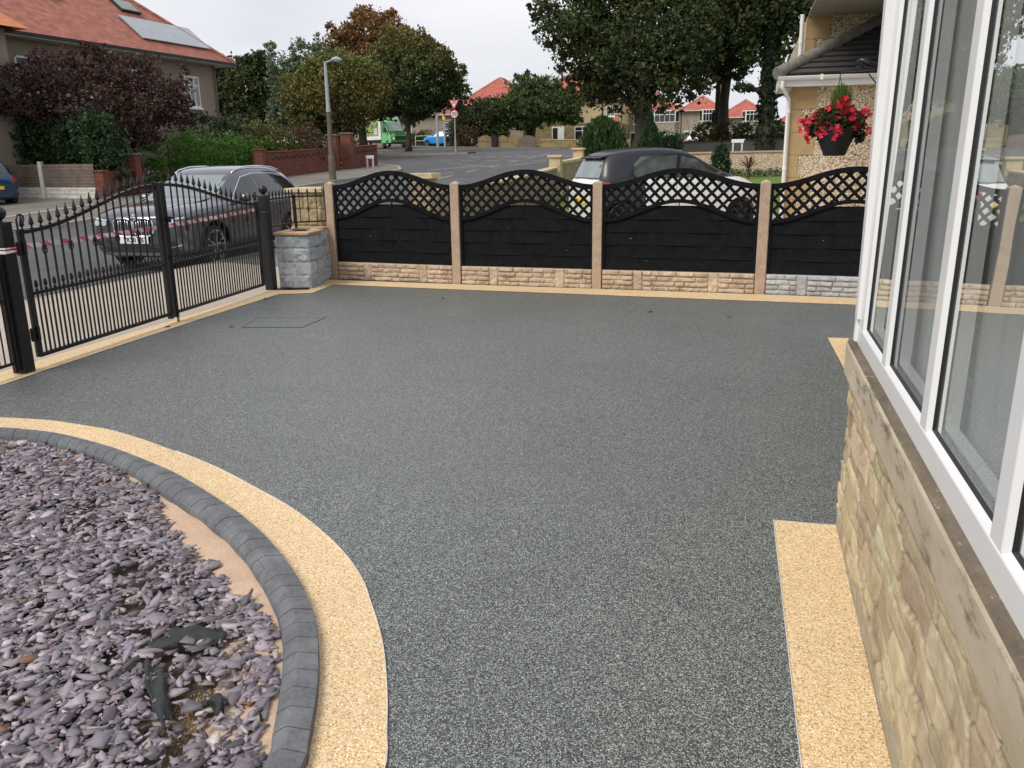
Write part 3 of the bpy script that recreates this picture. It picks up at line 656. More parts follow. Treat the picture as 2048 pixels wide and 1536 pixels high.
# barrier tape from post to post, outside the gate
def tapem():
    k = NB('barrier tape'); sp = k.n('ShaderNodeSeparateXYZ'); k.l(k.co(), sp.inputs[0])
    f = k.math('FRACT', k.math('ADD', k.math('MULTIPLY', sp.outputs[0], 4.2), k.math('MULTIPLY', sp.outputs[2], 6)))
    return k.set(k.ramp(f, [(0, (.74,.16,.20)), (.42, (.84,.72,.74))], 'CONSTANT'), .4)
M['tape'] = tapem()
t = thing('barrier_tape', 'red and white striped barrier tape stretched between the two gate posts', 'barrier tape', (*gpt(0), 0), gang)
m = MB(); vs = []; n = 50
for i in range(n+1):
    s_ = .06+4.25*i/n; z = .985-.015*math.sin(math.pi*i/n)+.045*(i/n)**2; tw = .25*math.sin(i*.55)+.2
    for k in (-1, 1): vs.append((s_, .075+k*.02*math.sin(tw), z+k*.021*math.cos(tw)))
m.add(vs, [(2*i, 2*i+1, 2*i+3, 2*i+2) for i in range(n)]); o = m.build('tape', M['tape'], t); q = o.modifiers.new('s','SOLIDIFY'); q.thickness = .001
for X in (0,):
    m = MB()
    c = [(X-.06,-.06),(X+.06,-.06),(X+.06,.078),(X-.06,.078)]
    zc = .985 if X == 0 else 1.02
    vs = [(x, y, zc+dz) for x, y in c for dz in (-.024+.006*(x>X), .022)]
    m.add(vs, [(2*i, 2*i+1, (2*i+3) % 8, (2*i+2) % 8) for i in range(4)])
    m.build('knot_wrap', M['tape'], t)
m = MB(); vs = []
for i in range(8):
    for k in (-1,1): vs.append((4.43+i*.008, .02-.002*i, 1.02+.03*math.sin(i*.7)-i*.006+k*.018))
m.add(vs, [(2*i, 2*i+1, 2*i+3, 2*i+2) for i in range(7)]); m.build('loose_tail', M['tape'], t)

# ================= rock faced panels =================
def rockface(Lx, H, depth, cells, name, mat, parent=None, res=.012, joint=.012, rough=.016, seed=1, thick=.05, tones=.12, jt=.7):
    """a displaced front face (towards -y) with recessed joints: cells = list of (x0,x1,z0,z1)"""
    rg = np.random.default_rng(seed); nx, nz = int(Lx/res)+1, int(H/res)+1
    X, Z = np.meshgrid(np.linspace(0, Lx, nx), np.linspace(0, H, nz)); D = np.full(X.shape, 0.); T = np.full(X.shape, jt)
    def vnoise(sc, sd):
        r = np.random.default_rng(sd); a = X/sc; b = Z/sc; i, j = a.astype(int), b.astype(int); f, g = a-i, b-j; f = f*f*(3-2*f); g = g*g*(3-2*g)
        G = r.random((int(H/sc)+3, int(Lx/sc)+3)); return G[j,i]*(1-f)*(1-g)+G[j,i+1]*f*(1-g)+G[j+1,i]*(1-f)*g+G[j+1,i+1]*f*g
    N1 = vnoise(.09, seed)*.55+vnoise(.035, seed+1)*.3+vnoise(.015, seed+2)*.15
    for (x0, x1, z0, z1) in cells:
        e = np.minimum(np.minimum(X-x0, x1-X), np.minimum(Z-z0, z1-Z)); ins = e > joint*.4
        k = np.clip((e-joint*.4)/(joint*1.2), 0, 1); D = np.where(ins, k*(depth*.45+rough*1.6*(N1-.2)*rg.uniform(.6,1.3)+(X-x0)*rg.uniform(-.04,.04)), D); T = np.where(ins, rg.uniform(1-tones, 1+tones), T)
    n = X.size; V = np.c_[X.ravel(), -D.ravel(), Z.ravel()]
    i = (np.arange(nz-1)[:,None]*nx+np.arange(nx-1)[None]).ravel(); F = np.stack([i, i+1, i+nx+1, i+nx], 1)
    # close the back with a box
    b = n; V = np.r_[V, [(0,thick,0),(Lx,thick,0),(Lx,thick,H),(0,thick,H)]]
    o = npmesh(name, V, F, mat, np.repeat(np.r_[T.ravel(), [1]*4][:,None], 3, 1), vtone=True)
    bm = bmesh.new(); bm.from_mesh(o.data); bm.verts.ensure_lookup_table(); vv = bm.verts
    bm.faces.new((vv[b+1], vv[b], vv[b+3], vv[b+2]))
    top = [vv[(nz-1)*nx+k] for k in range(nx)]; bot = [vv[k] for k in range(nx)]; lf = [vv[k*nx] for k in range(nz)]; rf = [vv[k*nx+nx-1] for k in range(nz)]
    bm.faces.new(top+[vv[b+2], vv[b+3]]); bm.faces.new(bot[::-1]+[vv[b], vv[b+1]]); bm.faces.new(lf+[vv[b+3], vv[b]]); bm.faces.new(rf[::-1]+[vv[b+1], vv[b+2]])
    bmesh.ops.recalc_face_normals(bm, faces=bm.faces); bm.to_mesh(o.data); bm.free()
    if parent: o.parent = parent
    return o
def courses(Lx, H, rows, seed, w0=.18, w1=.34, big=0):
    r = random.Random(seed); out = []; rh = H/rows; blocks = []
    x = r.uniform(.3, .5)
    if big:
        while x < Lx-.2: blocks.append((x, x+rh*1.9)); x += r.uniform(.75, 1.0)
    segs = []; p = 0
    for a, b in blocks: segs.append((p, a)); p = b; out.append((a, b, 0, H))
    segs.append((p, Lx))
    for a, b in segs:
        for k in range(rows):
            x = a
            while x < b-.01:
                x2 = x+r.uniform(w0, w1)
                if b-x2 < w0*.6: x2 = b
                out.append((x, min(x2, b), k*rh, (k+1)*rh)); x = x2
    return out
# ================= FENCE =================
PP = [(-5.525,10.90),(-3.647,10.70),(-1.766,10.61),(.205,10.52),(2.15,10.36)]
plabs = ['leftmost concrete fence post, beside the grey block wall', 'second concrete fence post from the left, between two black panels', 'third concrete fence post, in front of the tail lamp of the white car', 'fourth concrete fence post, left of the neighbour\'s white downpipe', 'concrete fence post hidden behind the bay window frame']
for (x, y), lb in zip(PP, plabs):
    m = MB(); z = 1.30; m.box((x,y,z/2-.05), (.115,.115,z+.1), R_(-3.5)); m.lathe([(.0813,0),(.0,.03)], (0,0,0), 4)
    k = len(m.v)-8
    c, s_ = math.cos(R_(41.5)), math.sin(R_(41.5))
    m.v[k:] = [(x+a*math.cos(R_(45-3.5))-b*math.sin(R_(45-3.5)), y+a*math.sin(R_(45-3.5))+b*math.cos(R_(45-3.5)), z+q) for a, b, q in m.v[k:]]
    tag(m.build('fence_post', M['post'], bev=.005), lb, 'fence post', 'concrete fence posts')
def fence_panel(i, a, b, label, rock):
    a = Vector((*a,0)); b = Vector((*b,0)); d = (b-a); L0 = d.length; ang = math.atan2(d.y, d.x); d.normalize(); a2 = a+d*.062; Lx = L0-.124
    t = thing('trellis_fence', label, 'fence panel', a2, ang, 'black trellis-topped fence panels')
    gb = thing('gravel_board', {0:'tan rock-faced gravel board under the leftmost fence panel',1:'tan rock-faced gravel board under the second fence panel',2:'tan rock-faced gravel board under the third fence panel, behind the drive',3:'pale grey rock-faced gravel board under the right-hand fence panel'}[i], 'gravel board', a2, ang, 'rock-faced gravel boards')
    o = rockface(Lx, .25, .02, courses(Lx, .25, 4, 10+i, .10, .32, big=1), 'stone_face', rock, gb, res=.008, joint=.008, rough=.026, seed=20+i, thick=.03); o.location = (0, -.025, -.01)
    m = MB(); W = M['black_wood']; r = random.Random(40+i)
    lo = lambda u: .83+.235*(.5-.5*math.cos(2*math.pi*u)); hi = lambda u: 1.225+.185*(.5-.5*math.cos(2*math.pi*u))
    # overlapping waney boards, slightly bowed between battens
    z0 = .24; hs = [.165]*3+[.165,.165]; K = 24
    for k in range(5):
        z1 = z0+.155; vs = []
        for j in range(K+1):
            u = j/K; zt = min(z1+.012, lo(u)-.005); zb = min(z0, zt-.001); bow = .0035*math.sin(u*4*math.pi+k)*(1 if k % 2 else -1)
            vs += [(u*Lx, -.012+bow, zb), (u*Lx, .004+bow, zb), (u*Lx, .010+bow, zt), (u*Lx, -.002+bow, zt)]
        m.add(vs, [(4*j+q, 4*j+(q+1) % 4, 4*j+4+(q+1) % 4, 4*j+4+q) for j in range(K) for q in range(4)]+[(0,1,2,3), (4*K+3,4*K+2,4*K+1,4*K)])
        z0 = z1
    m.build('boards', W, t, smooth=True)
    for q in (.25,.5,.75):
        mm = MB(); mm.box((q*Lx, .004, (.24+lo(q))/2), (.010,.022,lo(q)-.25)); mm.build('batten', W, t)
    for X in (.016, Lx-.016):
        mm = MB(); mm.box((X, -.004, (.24+1.27)/2), (.032,.046,1.03)); mm.build('side_frame', W, t, bev=.003)
    for nm, f, wd in (('lower_arch', lo, .044), ('top_arch', hi, .062)):
        mm = MB(); pts = [(u*(Lx-.004)+.002, -.006, f(u)+wd*.4) for u in np.linspace(0,1,33)]
        for p, q in zip(pts[:-1], pts[1:]): mm.bar(p, q, .05, wd)
        mm.build(nm, W, t)
    for sg in (1,-1):
        mm = MB()
        for k in range(-14, 34):
            c = k*.134+.03; run = []
            for j in range(400):
                z = .84+.6*j/399; X = c+sg*(z-.84) if sg > 0 else c-(z-.84)
                u = X/Lx; ok = .01 < X < Lx-.01 and lo(u)+.01 < z < hi(u)+.015
                if ok: run.append((X, z))
                elif run:
                    if len(run) > 4: mm.bar((run[0][0], -.004-.006*sg, run[0][1]), (run[-1][0], -.004-.006*sg, run[-1][1]), .009, .028, (0,1,0)) if False else mm.bar((run[0][0], -.004-.005*sg, run[0][1]), (run[-1][0], -.004-.005*sg, run[-1][1]), .036, .009, (0,1,0))
                    run = []
        mm.build('trellis_slats', W, t)
    for f in range(r.randint(1,3)):   # pale nail heads and paint misses
        mm = MB(); X, Z = r.uniform(.2,Lx-.2), r.uniform(.3,.75); mm.lathe([(.0035,-.016),(.0035,-.02)], (X,0,Z), 6, axis='Y'); mm.build('nail', M['dirtywhite'], t)
fl = ['leftmost arched black fence panel with trellis top, next to the block pillar', 'second black fence panel, lawn visible through its trellis', 'third black fence panel, standing in front of the white car', 'right-hand black fence panel, in front of the neighbour\'s pebble-dashed wall']
for i in range(4): fence_panel(i, PP[i], PP[i+1], fl[i], M['greyrock'] if i == 3 else M['tanrock'])
# ================= grey block pillar and low wall =================
def block_pier(name, label, x0, x1, y0, y1, H, rows, mat, cap=None, capmat=None, rz=0, seed=1, group=None, capover=.03, capt=.035, z=0, split=True, cat='pillar'):
    t = thing(name, label, cat, ((x0+x1)/2, (y0+y1)/2, z), rz, group); W, D = x1-x0, y1-y0
    def face(Lx, sd): 
        r = random.Random(sd); out = []; rh = H/rows
        for k in range(rows):
            if (k+sd) % 2 and split: c = Lx*r.uniform(.4,.62); out += [(0,c,k*rh,(k+1)*rh),(c,Lx,k*rh,(k+1)*rh)]
            else: out.append((0,Lx,k*rh,(k+1)*rh))
        return out
    bx = thing('blockwork', None, None, (0,0,0)); del_ = bx
    bpy.data.objects.remove(bx)
    objs = []
    for q, (Lx, off, ang) in enumerate(((W, (-W/2, -D/2), 0), (D, (W/2, -D/2), 90), (W, (W/2, D/2), 180), (D, (-W/2, D/2), 270))):
        o = rockface(Lx, H, .02, face(Lx, seed+q), 'block_face', mat, None, res=.010, joint=.011, rough=.026, seed=seed*7+q, thick=.01, jt=1.35 if mat is M['pillarrock'] else .8)
        a = R_(ang); o.data.transform(Matrix.Translation((off[0], off[1], 0)) @ Matrix.Rotation(a, 4, 'Z')); objs.append(o)
    # merge four faces into one mesh
    bm = bmesh.new()
    for o in objs: bm.from_mesh(o.data)
    me = objs[0].data; bm.to_mesh(me); bm.free(); objs[0].name = 'blockwork'; objs[0].parent = t
    for o in objs[1:]: bpy.data.objects.remove(o)
    if capmat:
        m = MB(); m.box((0,0,H+capt/2), (W+2*capover+.02, D+2*capover+.02, capt)); m.build('coping_slab', capmat, t, bev=.008)
    return t
pp = block_pier('block_pillar', 'blue grey rock-faced block pillar with tan slab top beside the right gate post', -5.86, -5.44, 9.93, 10.40, .69, 4, M['pillarrock'], capmat=M['pillarcap'], rz=R_(6), seed=3)
m = MB(); m.box((.0,.05,.742), (.22,.2,.004)); m.build('mortar_patch', M['soil'], pp)
block_pier('block_wall', 'low grey rock-faced wall behind the block pillar running to the first fence post', -5.90, -5.58, 10.46, 10.86, .69, 4, M['pillarrock'], capmat=M['pillarcap'], rz=R_(0), seed=5, capover=.0, cat='wall')
block_pier('stone_pier', 'buff stone pier with flat coping behind the short scrolled railing', -6.32, -5.84, 11.22, 11.66, 1.17, 5, M['yellowrock'], capmat=M['coping'], seed=9, capover=.05, capt=.06)
block_pier('stone_pier', 'buff pier with flat coping seen above the first fence panel, at the neighbour\'s drive entrance', -5.74, -5.40, 14.45, 14.80, 1.26, 4, M['yellowrock'], capmat=M['coping'], seed=12, capover=.06, capt=.09)

# ================= OUR HOUSE: bay window =================
hs = thing('bay_window_house', 'near house bay with big white framed windows over a rough sandstone wall', 'house', (.5, 2.4, 0))
def stonewall():
    res = .0085; Y0, Y1, H = .2, 3.84, .70; ny, nz = int((Y1-Y0)/res)+1, int(H/res)+1; rg = np.random.default_rng(11)
    Yg, Zg = np.meshgrid(np.linspace(Y0, Y1, ny), np.linspace(0, H, nz))
    # long irregular laid stones: jittered brick-like seed points, anisotropic nearest-seed cells
    # long split stones laid in wavering courses, joints slanting at their ends
    e = np.full(Yg.shape, 9.); idx = np.zeros(Yg.shape, int); cen = []; zb_ = [.05]
    while zb_[-1] < H+.02: zb_.append(zb_[-1]+rg.uniform(.065, .125))
    bd = [z+.010*np.sin(Yg*rg.uniform(3,7)+rg.uniform(0,6))+.006*np.sin(Yg*rg.uniform(14,22)+rg.uniform(0,6)) for z in zb_]; bd[0] = bd[0]*0-.3
    for r in range(len(bd)-1):
        inr = (Zg >= bd[r]) & (Zg < bd[r+1]); y = Y0-rg.uniform(0,.3); sp_ = 0.; hh = zb_[r+1]-zb_[r]
        while y < Y1+.2:
            y2 = y+rg.uniform(.14, .55); sl = rg.uniform(-.5,.5); sl2 = rg.uniform(-.5,.5) if False else sl
            yy0 = y+sp_*(Zg-zb_[r]) if y > Y0 else Yg*0+y; yy1 = y2+sl*(Zg-zb_[r])
            ins = inr & (Yg >= yy0) & (Yg < yy1); ee = np.minimum(np.minimum(Yg-yy0, yy1-Yg)*.9, np.minimum(Zg-bd[r], bd[r+1]-Zg)) ; rgap = rg.uniform(.4,1.3)
            e = np.where(ins, ee/rgap, e); idx = np.where(ins, len(cen), idx); cen.append(((y+y2)/2, (zb_[r]+zb_[r+1])/2)); y = y2; sp_ = sl
    S = np.array(cen)
    def vn(sc, sd):
        r = np.random.default_rng(sd); a = (Yg-Y0)/sc; b = Zg/sc*1.6; i, j = a.astype(int), b.astype(int); f, g = a-i, b-j; f = f*f*(3-2*f); g = g*g*(3-2*g)
        G = r.random((int(H/sc*1.6)+3, int((Y1-Y0)/sc)+3)); return G[j,i]*(1-f)*(1-g)+G[j,i+1]*f*(1-g)+G[j+1,i]*(1-f)*g+G[j+1,i+1]*f*g
    nz1 = vn(.14, 1)*.6+vn(.05, 2)*.28+vn(.02, 3)*.12
    tilt = rg.uniform(-.10, .10, len(S)); tz = rg.uniform(-.22, .1, len(S)); pr = rg.uniform(0, .014, len(S)); deep = rg.random(len(S)) < .5
    k = np.clip(e/.009, 0, 1)**.6
    D = -.006+k*(.010+pr[idx]*.9+.014*nz1+(Yg-S[idx,0])*tilt[idx]*.3+(Zg-S[idx,1])*tz[idx]*.5)
    D = np.where(Zg < .07+.02*np.sin(Yg*7), .016+.006*nz1, D)     # cement fillet at the foot
    tone = rg.uniform(.72, 1.14, (len(S), 1))*np.array([1, .985, .96])+rg.normal(0, .02, (len(S), 3))
    T = tone[idx]*(.26+.74*np.clip(e/.0060, 0, 1)**.7)[..., None]
    foot = Zg < .075+.02*np.sin(Yg*7)+.012*np.sin(Yg*23); T[foot] = (.66,.72,.82)
    V = np.c_[(.490-D).ravel(), Yg.ravel(), Zg.ravel()]; i = (np.arange(nz-1)[:,None]*ny+np.arange(ny-1)[None]).ravel()
    F = np.stack([i, i+ny, i+ny+1, i+1], 1)
    o = npmesh('stone_wall', V, F, M['housestone'], T.reshape(-1, 3), hs, vtone=True, smooth=True)
    return o
stonewall()
m = MB(); m.b6(.495,.74,-.5,3.83,-.05,.70); m.add([(.50,3.83,-.05),(1.1,4.55,-.05),(1.1,4.55,.70),(.50,3.83,.70)], [(0,1,2,3)]); m.b6(1.08,1.3,4.55,8.05,-.05,3.2); m.build('inner_wall', M['render'], hs, world=True)
m = MB(); m.prism([(.455,-.5),(.450,3.86),(.465,3.94),(1.05,4.66),(1.15,4.5),(.62,3.74),(.62,-.5)], .70, .8445); m.build('stone_sill', M['sill'], hs, world=True, bev=.012)
m = MB(); m.prism([(.459,-.5),(.454,3.855),(.468,3.93),(.52,3.90),(.52,-.5)], .8447, .8475)
k_ = NB('dirty weathered stone top'); c_ = k_.ramp(k_.noise(9, 7, .75, (1,.35,1)), [(.3, (.075,.058,.04)), (.55, (.17,.135,.095)), (.75, (.30,.25,.18))]); c_ = k_.mix(k_.ramp(k_.noise(30, 7, .85, (1,.5,1)), [(.60, (0,0,0)), (.66, (1,1,1))]), c_, (.58,.52,.38)); k_.bump(k_.noise(60, 6, .7), .5, .004); k_.set(c_, .9)
m.build('weathered_sill_top', k_.m, hs, world=True, bev=.001)
# window frame on the plane x = .49
xf, xg = .49, .512; zb, zt = .86, 2.40
mull = [(3.90,3.72),(3.175,3.10),(2.45,2.37),(1.715,1.635),(.98,.90),(.25,.17)]
def lean(m):
    m.v = [(x+(.018*(z-.86) if z > .86 else 0), y, z) for x, y, z in m.v]; return m
m = MB()
m.b6(xf+.001, .53, -.2, 3.895, .843, .915); m.b6(xf+.001, .53, -.2, 3.895, zt-.08, zt+.3)
for a, b in mull: m.b6(xf+.002, .528, b, a, .915, zt-.08)
m.b6(xf-.010, xf+.02, 3.86, 3.905, .845, zt+.2)
lean(m).build('window_frame', M['upvc'], hs, world=True, bev=.004)
def glassm():
    k = NB('reflective window glass'); g = k.n('ShaderNodeBsdfGlossy'); g.inputs['Roughness'].default_value = .0; g.inputs['Color'].default_value = (.92,.95,.94,1)
    tr = k.n('ShaderNodeBsdfTransparent'); tr.inputs[0].default_value = (.95,.97,.96,1); fr = k.n('ShaderNodeFresnel'); fr.inputs[0].default_value = 1.5
    f = k.math('MULTIPLY', fr.outputs[0], .72); f = k.math('MINIMUM', f, .9); mm = k.n('ShaderNodeMixShader'); k.l(f, mm.inputs[0]); k.l(tr.outputs[0], mm.inputs[1]); k.l(g.outputs[0], mm.inputs[2]); k.l(mm.outputs[0], k.out.inputs[0])
    bp = k.n('ShaderNodeBump'); bp.inputs['Strength'].default_value = .05; bp.inputs['Distance'].default_value = .02; k.l(k.noise(1.8, 2, .5), bp.inputs['Height']); k.l(bp.outputs[0], g.inputs['Normal'])
    return k.m
M['glass'] = glassm()
for (a1, b1), (a2, b2) in zip(mull[:-1], mull[1:]):
    # each light: white splayed bead, black gasket, pane, and the inner frame behind it
    y1, y0 = b1, a2; z0, z1 = .915, zt-.08
    m = MB(); w_ = .014
    o_ = [(y0,z0),(y1,z0),(y1,z1),(y0,z1)]; q_ = [(y0+w_,z0+w_),(y1-w_,z0+w_),(y1-w_,z1-w_),(y0+w_,z1-w_)]
    vs = [(xf+.003, y, z) for y, z in o_]+[(xf+.015, y, z) for y, z in q_]
    m.add(vs, [(i, (i+1) % 4, 4+(i+1) % 4, 4+i) for i in range(4)]); sash = lean(m).build('sash_bead', M['upvc'], hs, world=True)
    m = MB(); g_ = .007; q2 = [(y0+w_+g_,z0+w_+g_),(y1-w_-g_,z0+w_+g_),(y1-w_-g_,z1-w_-g_),(y0+w_+g_,z1-w_-g_)]
    m.add([(xf+.0148, y, z) for y, z in q_]+[(xf+.0215, y, z) for y, z in q2], [(i, (i+1) % 4, 4+(i+1) % 4, 4+i) for i in range(4)]); lean(m).build('gasket', M['rubber'], hs, world=True)
    m = MB(); m.add([(xg, y0+w_, z0+w_),(xg, y1-w_, z0+w_),(xg, y1-w_, z1-w_),(xg, y0+w_, z1-w_)], [(0,1,2,3)]); lean(m).build('pane', M['glass'], hs, world=True)
    m = MB()
    for (ya, yb, za, zc) in ((y0+w_, y0+w_+.010, z0+w_, z1-w_), (y1-w_-.010, y1-w_, z0+w_, z1-w_), (y0+w_+.0101, y1-w_-.0101, z0+w_, z0+w_+.010)): m.b6(xg+.002, xg+.014, ya, yb, za, zc)
    lean(m).build('glazing_spacer', M['alu'], hs, world=True)
    m = MB()
    for (ya, yb, za, zc) in ((y0-.02, y0+w_+.012, z0-.02, z1), (y1-w_-.012, y1+.02, z0-.02, z1), (y0+w_+.0121, y1-w_-.0121, z0-.02, z0+w_+.012)): m.b6(xg+.020, xg+.055, ya, yb, za, zc)
    lean(m).build('inner_frame', M['upvc'], hs, world=True)
# angled far side of the bay, frame only seen edge on, and head with fascia
m = MB(); m.bar((.515,3.86,.90),(1.08,4.56,.90),.07,.1); m.bar((.515,3.86,2.35),(1.08,4.56,2.35),.07,.14); m.bar((.52,3.865,.95),(.52,3.865,2.3),.08,.07,(0,1,0)); m.bar((1.05,4.53,.95),(1.05,4.53,2.3),.08,.07,(0,1,0)); m.build('window_frame', M['upvc'], hs, world=True)
m = MB(); m.add([(.55,3.89,.95),(1.05,4.52,.95),(1.05,4.52,2.3),(.55,3.89,2.3)], [(0,1,2,3)]); m.build('pane', M['glass'], hs, world=True)
# room behind the glass: plaster, inner sill board, curtains
M['plaster'] = plain('room plaster', (.55,.54,.50), .9, .05, 1)
M['carpet'] = plain('room carpet', (.30,.27,.23), .95, .1, 3)
m = MB(); m.b6(3.9,4.0,-2,4.2,0,.8); m.b6(3.9,4.0,-2,4.2,2.35,2.6); m.b6(.6,4.0,4.55,4.65,0,2.6); m.b6(.6,4,-2,4.6,2.6,2.7); m.b6(.6,1.2,-2.1,-2,0,2.6); m.b6(3.2,4,-2.1,-2,0,2.6); m.build('room_shell', M['plaster'], hs, world=True)  # unseen far wall left open at mid height so sky light brightens the curtains
m = MB(); m.b6(.6,4,-2,4.6,0,.03); m.build('room_floor', M['carpet'], hs, world=True)
m = MB(); m.b6(.592,.78,-.2,3.83,.85,.885); m.build('inner_sill', M['white'], hs, world=True, bev=.006)
def curtm():
    k = NB('voile curtain'); tr = k.n('ShaderNodeBsdfTransparent'); tl = k.n('ShaderNodeBsdfTranslucent'); tl.inputs[0].default_value = (.85,.86,.84,1)
    df = k.n('ShaderNodeBsdfDiffuse'); df.inputs[0].default_value = (.88,.89,.88,1); a = k.n('ShaderNodeMixShader'); a.inputs[0].default_value = .5; k.l(df.outputs[0], a.inputs[1]); k.l(tl.outputs[0], a.inputs[2])
    b = k.n('ShaderNodeMixShader'); b.inputs[0].default_value = .94; k.l(tr.outputs[0], b.inputs[1]); k.l(a.outputs[0], b.inputs[2]); k.l(b.outputs[0], k.out.inputs[0]); return k.m
M['voile'] = curtm()
def curtain(y0, y1, x, label):
    m = MB(); n = int((y1-y0)/.006); P = []
    for i in range(n+1):
        u = y0+(y1-y0)*i/n; P.append((x+.007*math.sin(u*52+1.5*math.sin(u*9))+.009*math.sin(u*19), u))
    m.add([(a, b, .90) for a, b in P]+[(a+.006*math.sin(b*31), b, 2.34) for a, b in P], [(i, i+1, n+2+i, n+1+i) for i in range(n)])
    return tag(m.build('curtain', M['voile'], smooth='all'), label, 'curtain', 'voile curtains in the bay window')
curtain(2.50, 3.78, .595, 'pale voile curtain hanging behind the two far lights of the bay window')
m_ = MB(); m_.add([(.62+.43*i/60+.01*math.sin(i*.9), 3.86+.5*i/60+.012*math.cos(i*.9), z) for z in (.9,2.34) for i in range(61)], [(i, i+1, 62+i, 61+i) for i in range(60)])
tag(m_.build('curtain', M['voile'], smooth='all'), 'pale voile curtain across the angled far side of the bay window', 'curtain', 'voile curtains in the bay window')
curtain(.7, 2.44, .595, 'pale voile curtain hanging behind the near lights of the bay window')
# ================= FOLIAGE =================
def foliage(name, blobs, n0_, size0_, cols, parent=None, seed=1, clump=.30, shell=.5, spread=.24, zcols=None, droop=0., elong=1.6, flat=1., rag=0):
    n = int(n0_*1.6); size = size0_*.74; rg = np.random.default_rng(seed)
    if rag:
        ex = []
        for _ in range(int(len(blobs)*rag)):
            b = blobs[rg.integers(0, len(blobs))]; u = rg.normal(0, 1, 3); u[2] = u[2]*.8+.35; u /= np.linalg.norm(u); r0_ = np.mean(b[3:6])*rg.uniform(.16, .34)
            ex.append((b[0]+u[0]*b[3]*1.12, b[1]+u[1]*b[4]*1.12, b[2]+u[2]*b[5]*1.12, r0_, r0_, r0_*rg.uniform(.8,1.5)))
        blobs = list(blobs)+ex
    B = np.array(blobs, float); vol = (B[:,3]*B[:,4]*B[:,5])**(2/3); p = vol/vol.sum()
    P = []; tones = []
    zmin, zmax = (B[:,2]-B[:,5]).min(), (B[:,2]+B[:,5]).max()
    cols = np.array(cols)
    for b, q in zip(B, p):
        nb = int(n*q); r = b[3:6].mean(); nc = max(10, int(nb/70))
        u = rg.normal(0, 1, (nc, 3)); u /= np.linalg.norm(u, axis=1)[:,None]; rad = rg.uniform(shell**3, 1, nc)**(1/3)
        cc = b[:3]+u*rad[:,None]*b[3:6]; cs = r*spread*rg.uniform(.5, 1.1, nc); ct = rg.integers(0, len(cols), nc)
        k = rg.integers(0, nc, nb); g = rg.normal(0, 1, (nb, 3)); g /= np.maximum(1e-6, np.linalg.norm(g, axis=1))[:,None]; g *= (rg.random(nb)**.45)[:,None]
        pos = cc[k]+g*cs[k][:,None]*np.array([1,1,.7])
        fr_ = rg.random(nb) < .42; g2 = rg.normal(0, 1, (nb, 3)); g2 /= np.linalg.norm(g2, axis=1)[:,None]; g2 *= (rg.uniform(.2, 1, nb)**.5*np.exp(np.abs(rg.normal(0,.10,nb))))[:,None]
        q2 = b[:3]+g2*b[3:6]*1.04*(1+.10*np.sin(g2[:,0:1]*9+b[0])*np.sin(g2[:,2:3]*11+b[1])); pos = np.where(fr_[:,None], q2, pos); P.append(pos)
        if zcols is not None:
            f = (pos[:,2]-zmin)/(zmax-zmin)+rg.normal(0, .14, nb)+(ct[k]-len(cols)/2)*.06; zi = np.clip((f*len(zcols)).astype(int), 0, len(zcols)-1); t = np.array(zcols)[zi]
        else:
            t = cols[np.where(rg.random(nb) < .72, ct[k], rg.integers(0, len(cols), nb))]
        tones.append(t*rg.uniform(.78, 1.22, (nb, 1)))
    P = np.concatenate(P); T = np.concatenate(tones)*1.28; n = len(P)
    d = rg.normal(0, 1, (n, 3)); d[:,2] = d[:,2]*flat-droop; d /= np.linalg.norm(d, axis=1)[:,None]
    e = np.cross(d, rg.normal(0, 1, (n, 3))); e /= np.maximum(1e-6, np.linalg.norm(e, axis=1))[:,None]; s_ = size*rg.lognormal(0, .3, n)[:,None]
    f = np.cross(d, e)
    V = np.stack([P-d*s_*elong*.5, P+e*s_*.5+f*s_*.12, P+d*s_*elong*.5, P-e*s_*.5+f*s_*.12], 1).reshape(-1, 3)
    F = np.arange(n*4).reshape(-1, 4)
    return npmesh(name, V, F, M['leaf'], T, parent)
def trunk(base, top, r, limbs, parent, name='trunk', seed=1, mat=None):
    rr = random.Random(seed); m = MB(); b, t = Vector(base), Vector(top); n = 7
    pts = [b+(t-b)*k/n+Vector((rr.uniform(-1,1),rr.uniform(-1,1),0))*r*.3*(0 < k) for k in range(n+1)]
    m.tube(pts, [r*1.5]+[r*(1-.45*k/n) for k in range(1, n+1)], 10)
    for (k, e) in limbs:
        s0 = b+(t-b)*k; e = Vector(e); mid_ = (s0+e)/2+Vector((rr.uniform(-.3,.3),rr.uniform(-.3,.3),.15*(e-s0).length)); q = [s0, s0.lerp(mid_, .5)+Vector((0,0,.1)), mid_, mid_.lerp(e, .5)+Vector((rr.uniform(-.2,.2),rr.uniform(-.2,.2),.1)), e]
        m.tube(q, [r*.45, r*.36, r*.27, r*.17, r*.05], 6)
        for _ in range(3):
            a = q[rr.randint(1,3)]; z = a+Vector((rr.uniform(-1,1),rr.uniform(-1,1),rr.uniform(.1,1)))*(e-s0).length*.3; m.tube([a, a.lerp(z,.5)+Vector((0,0,.08)), z], [r*.16, r*.1, r*.03], 5)
    return m.build(name, mat or M['bark'], parent, world=True, smooth='all')
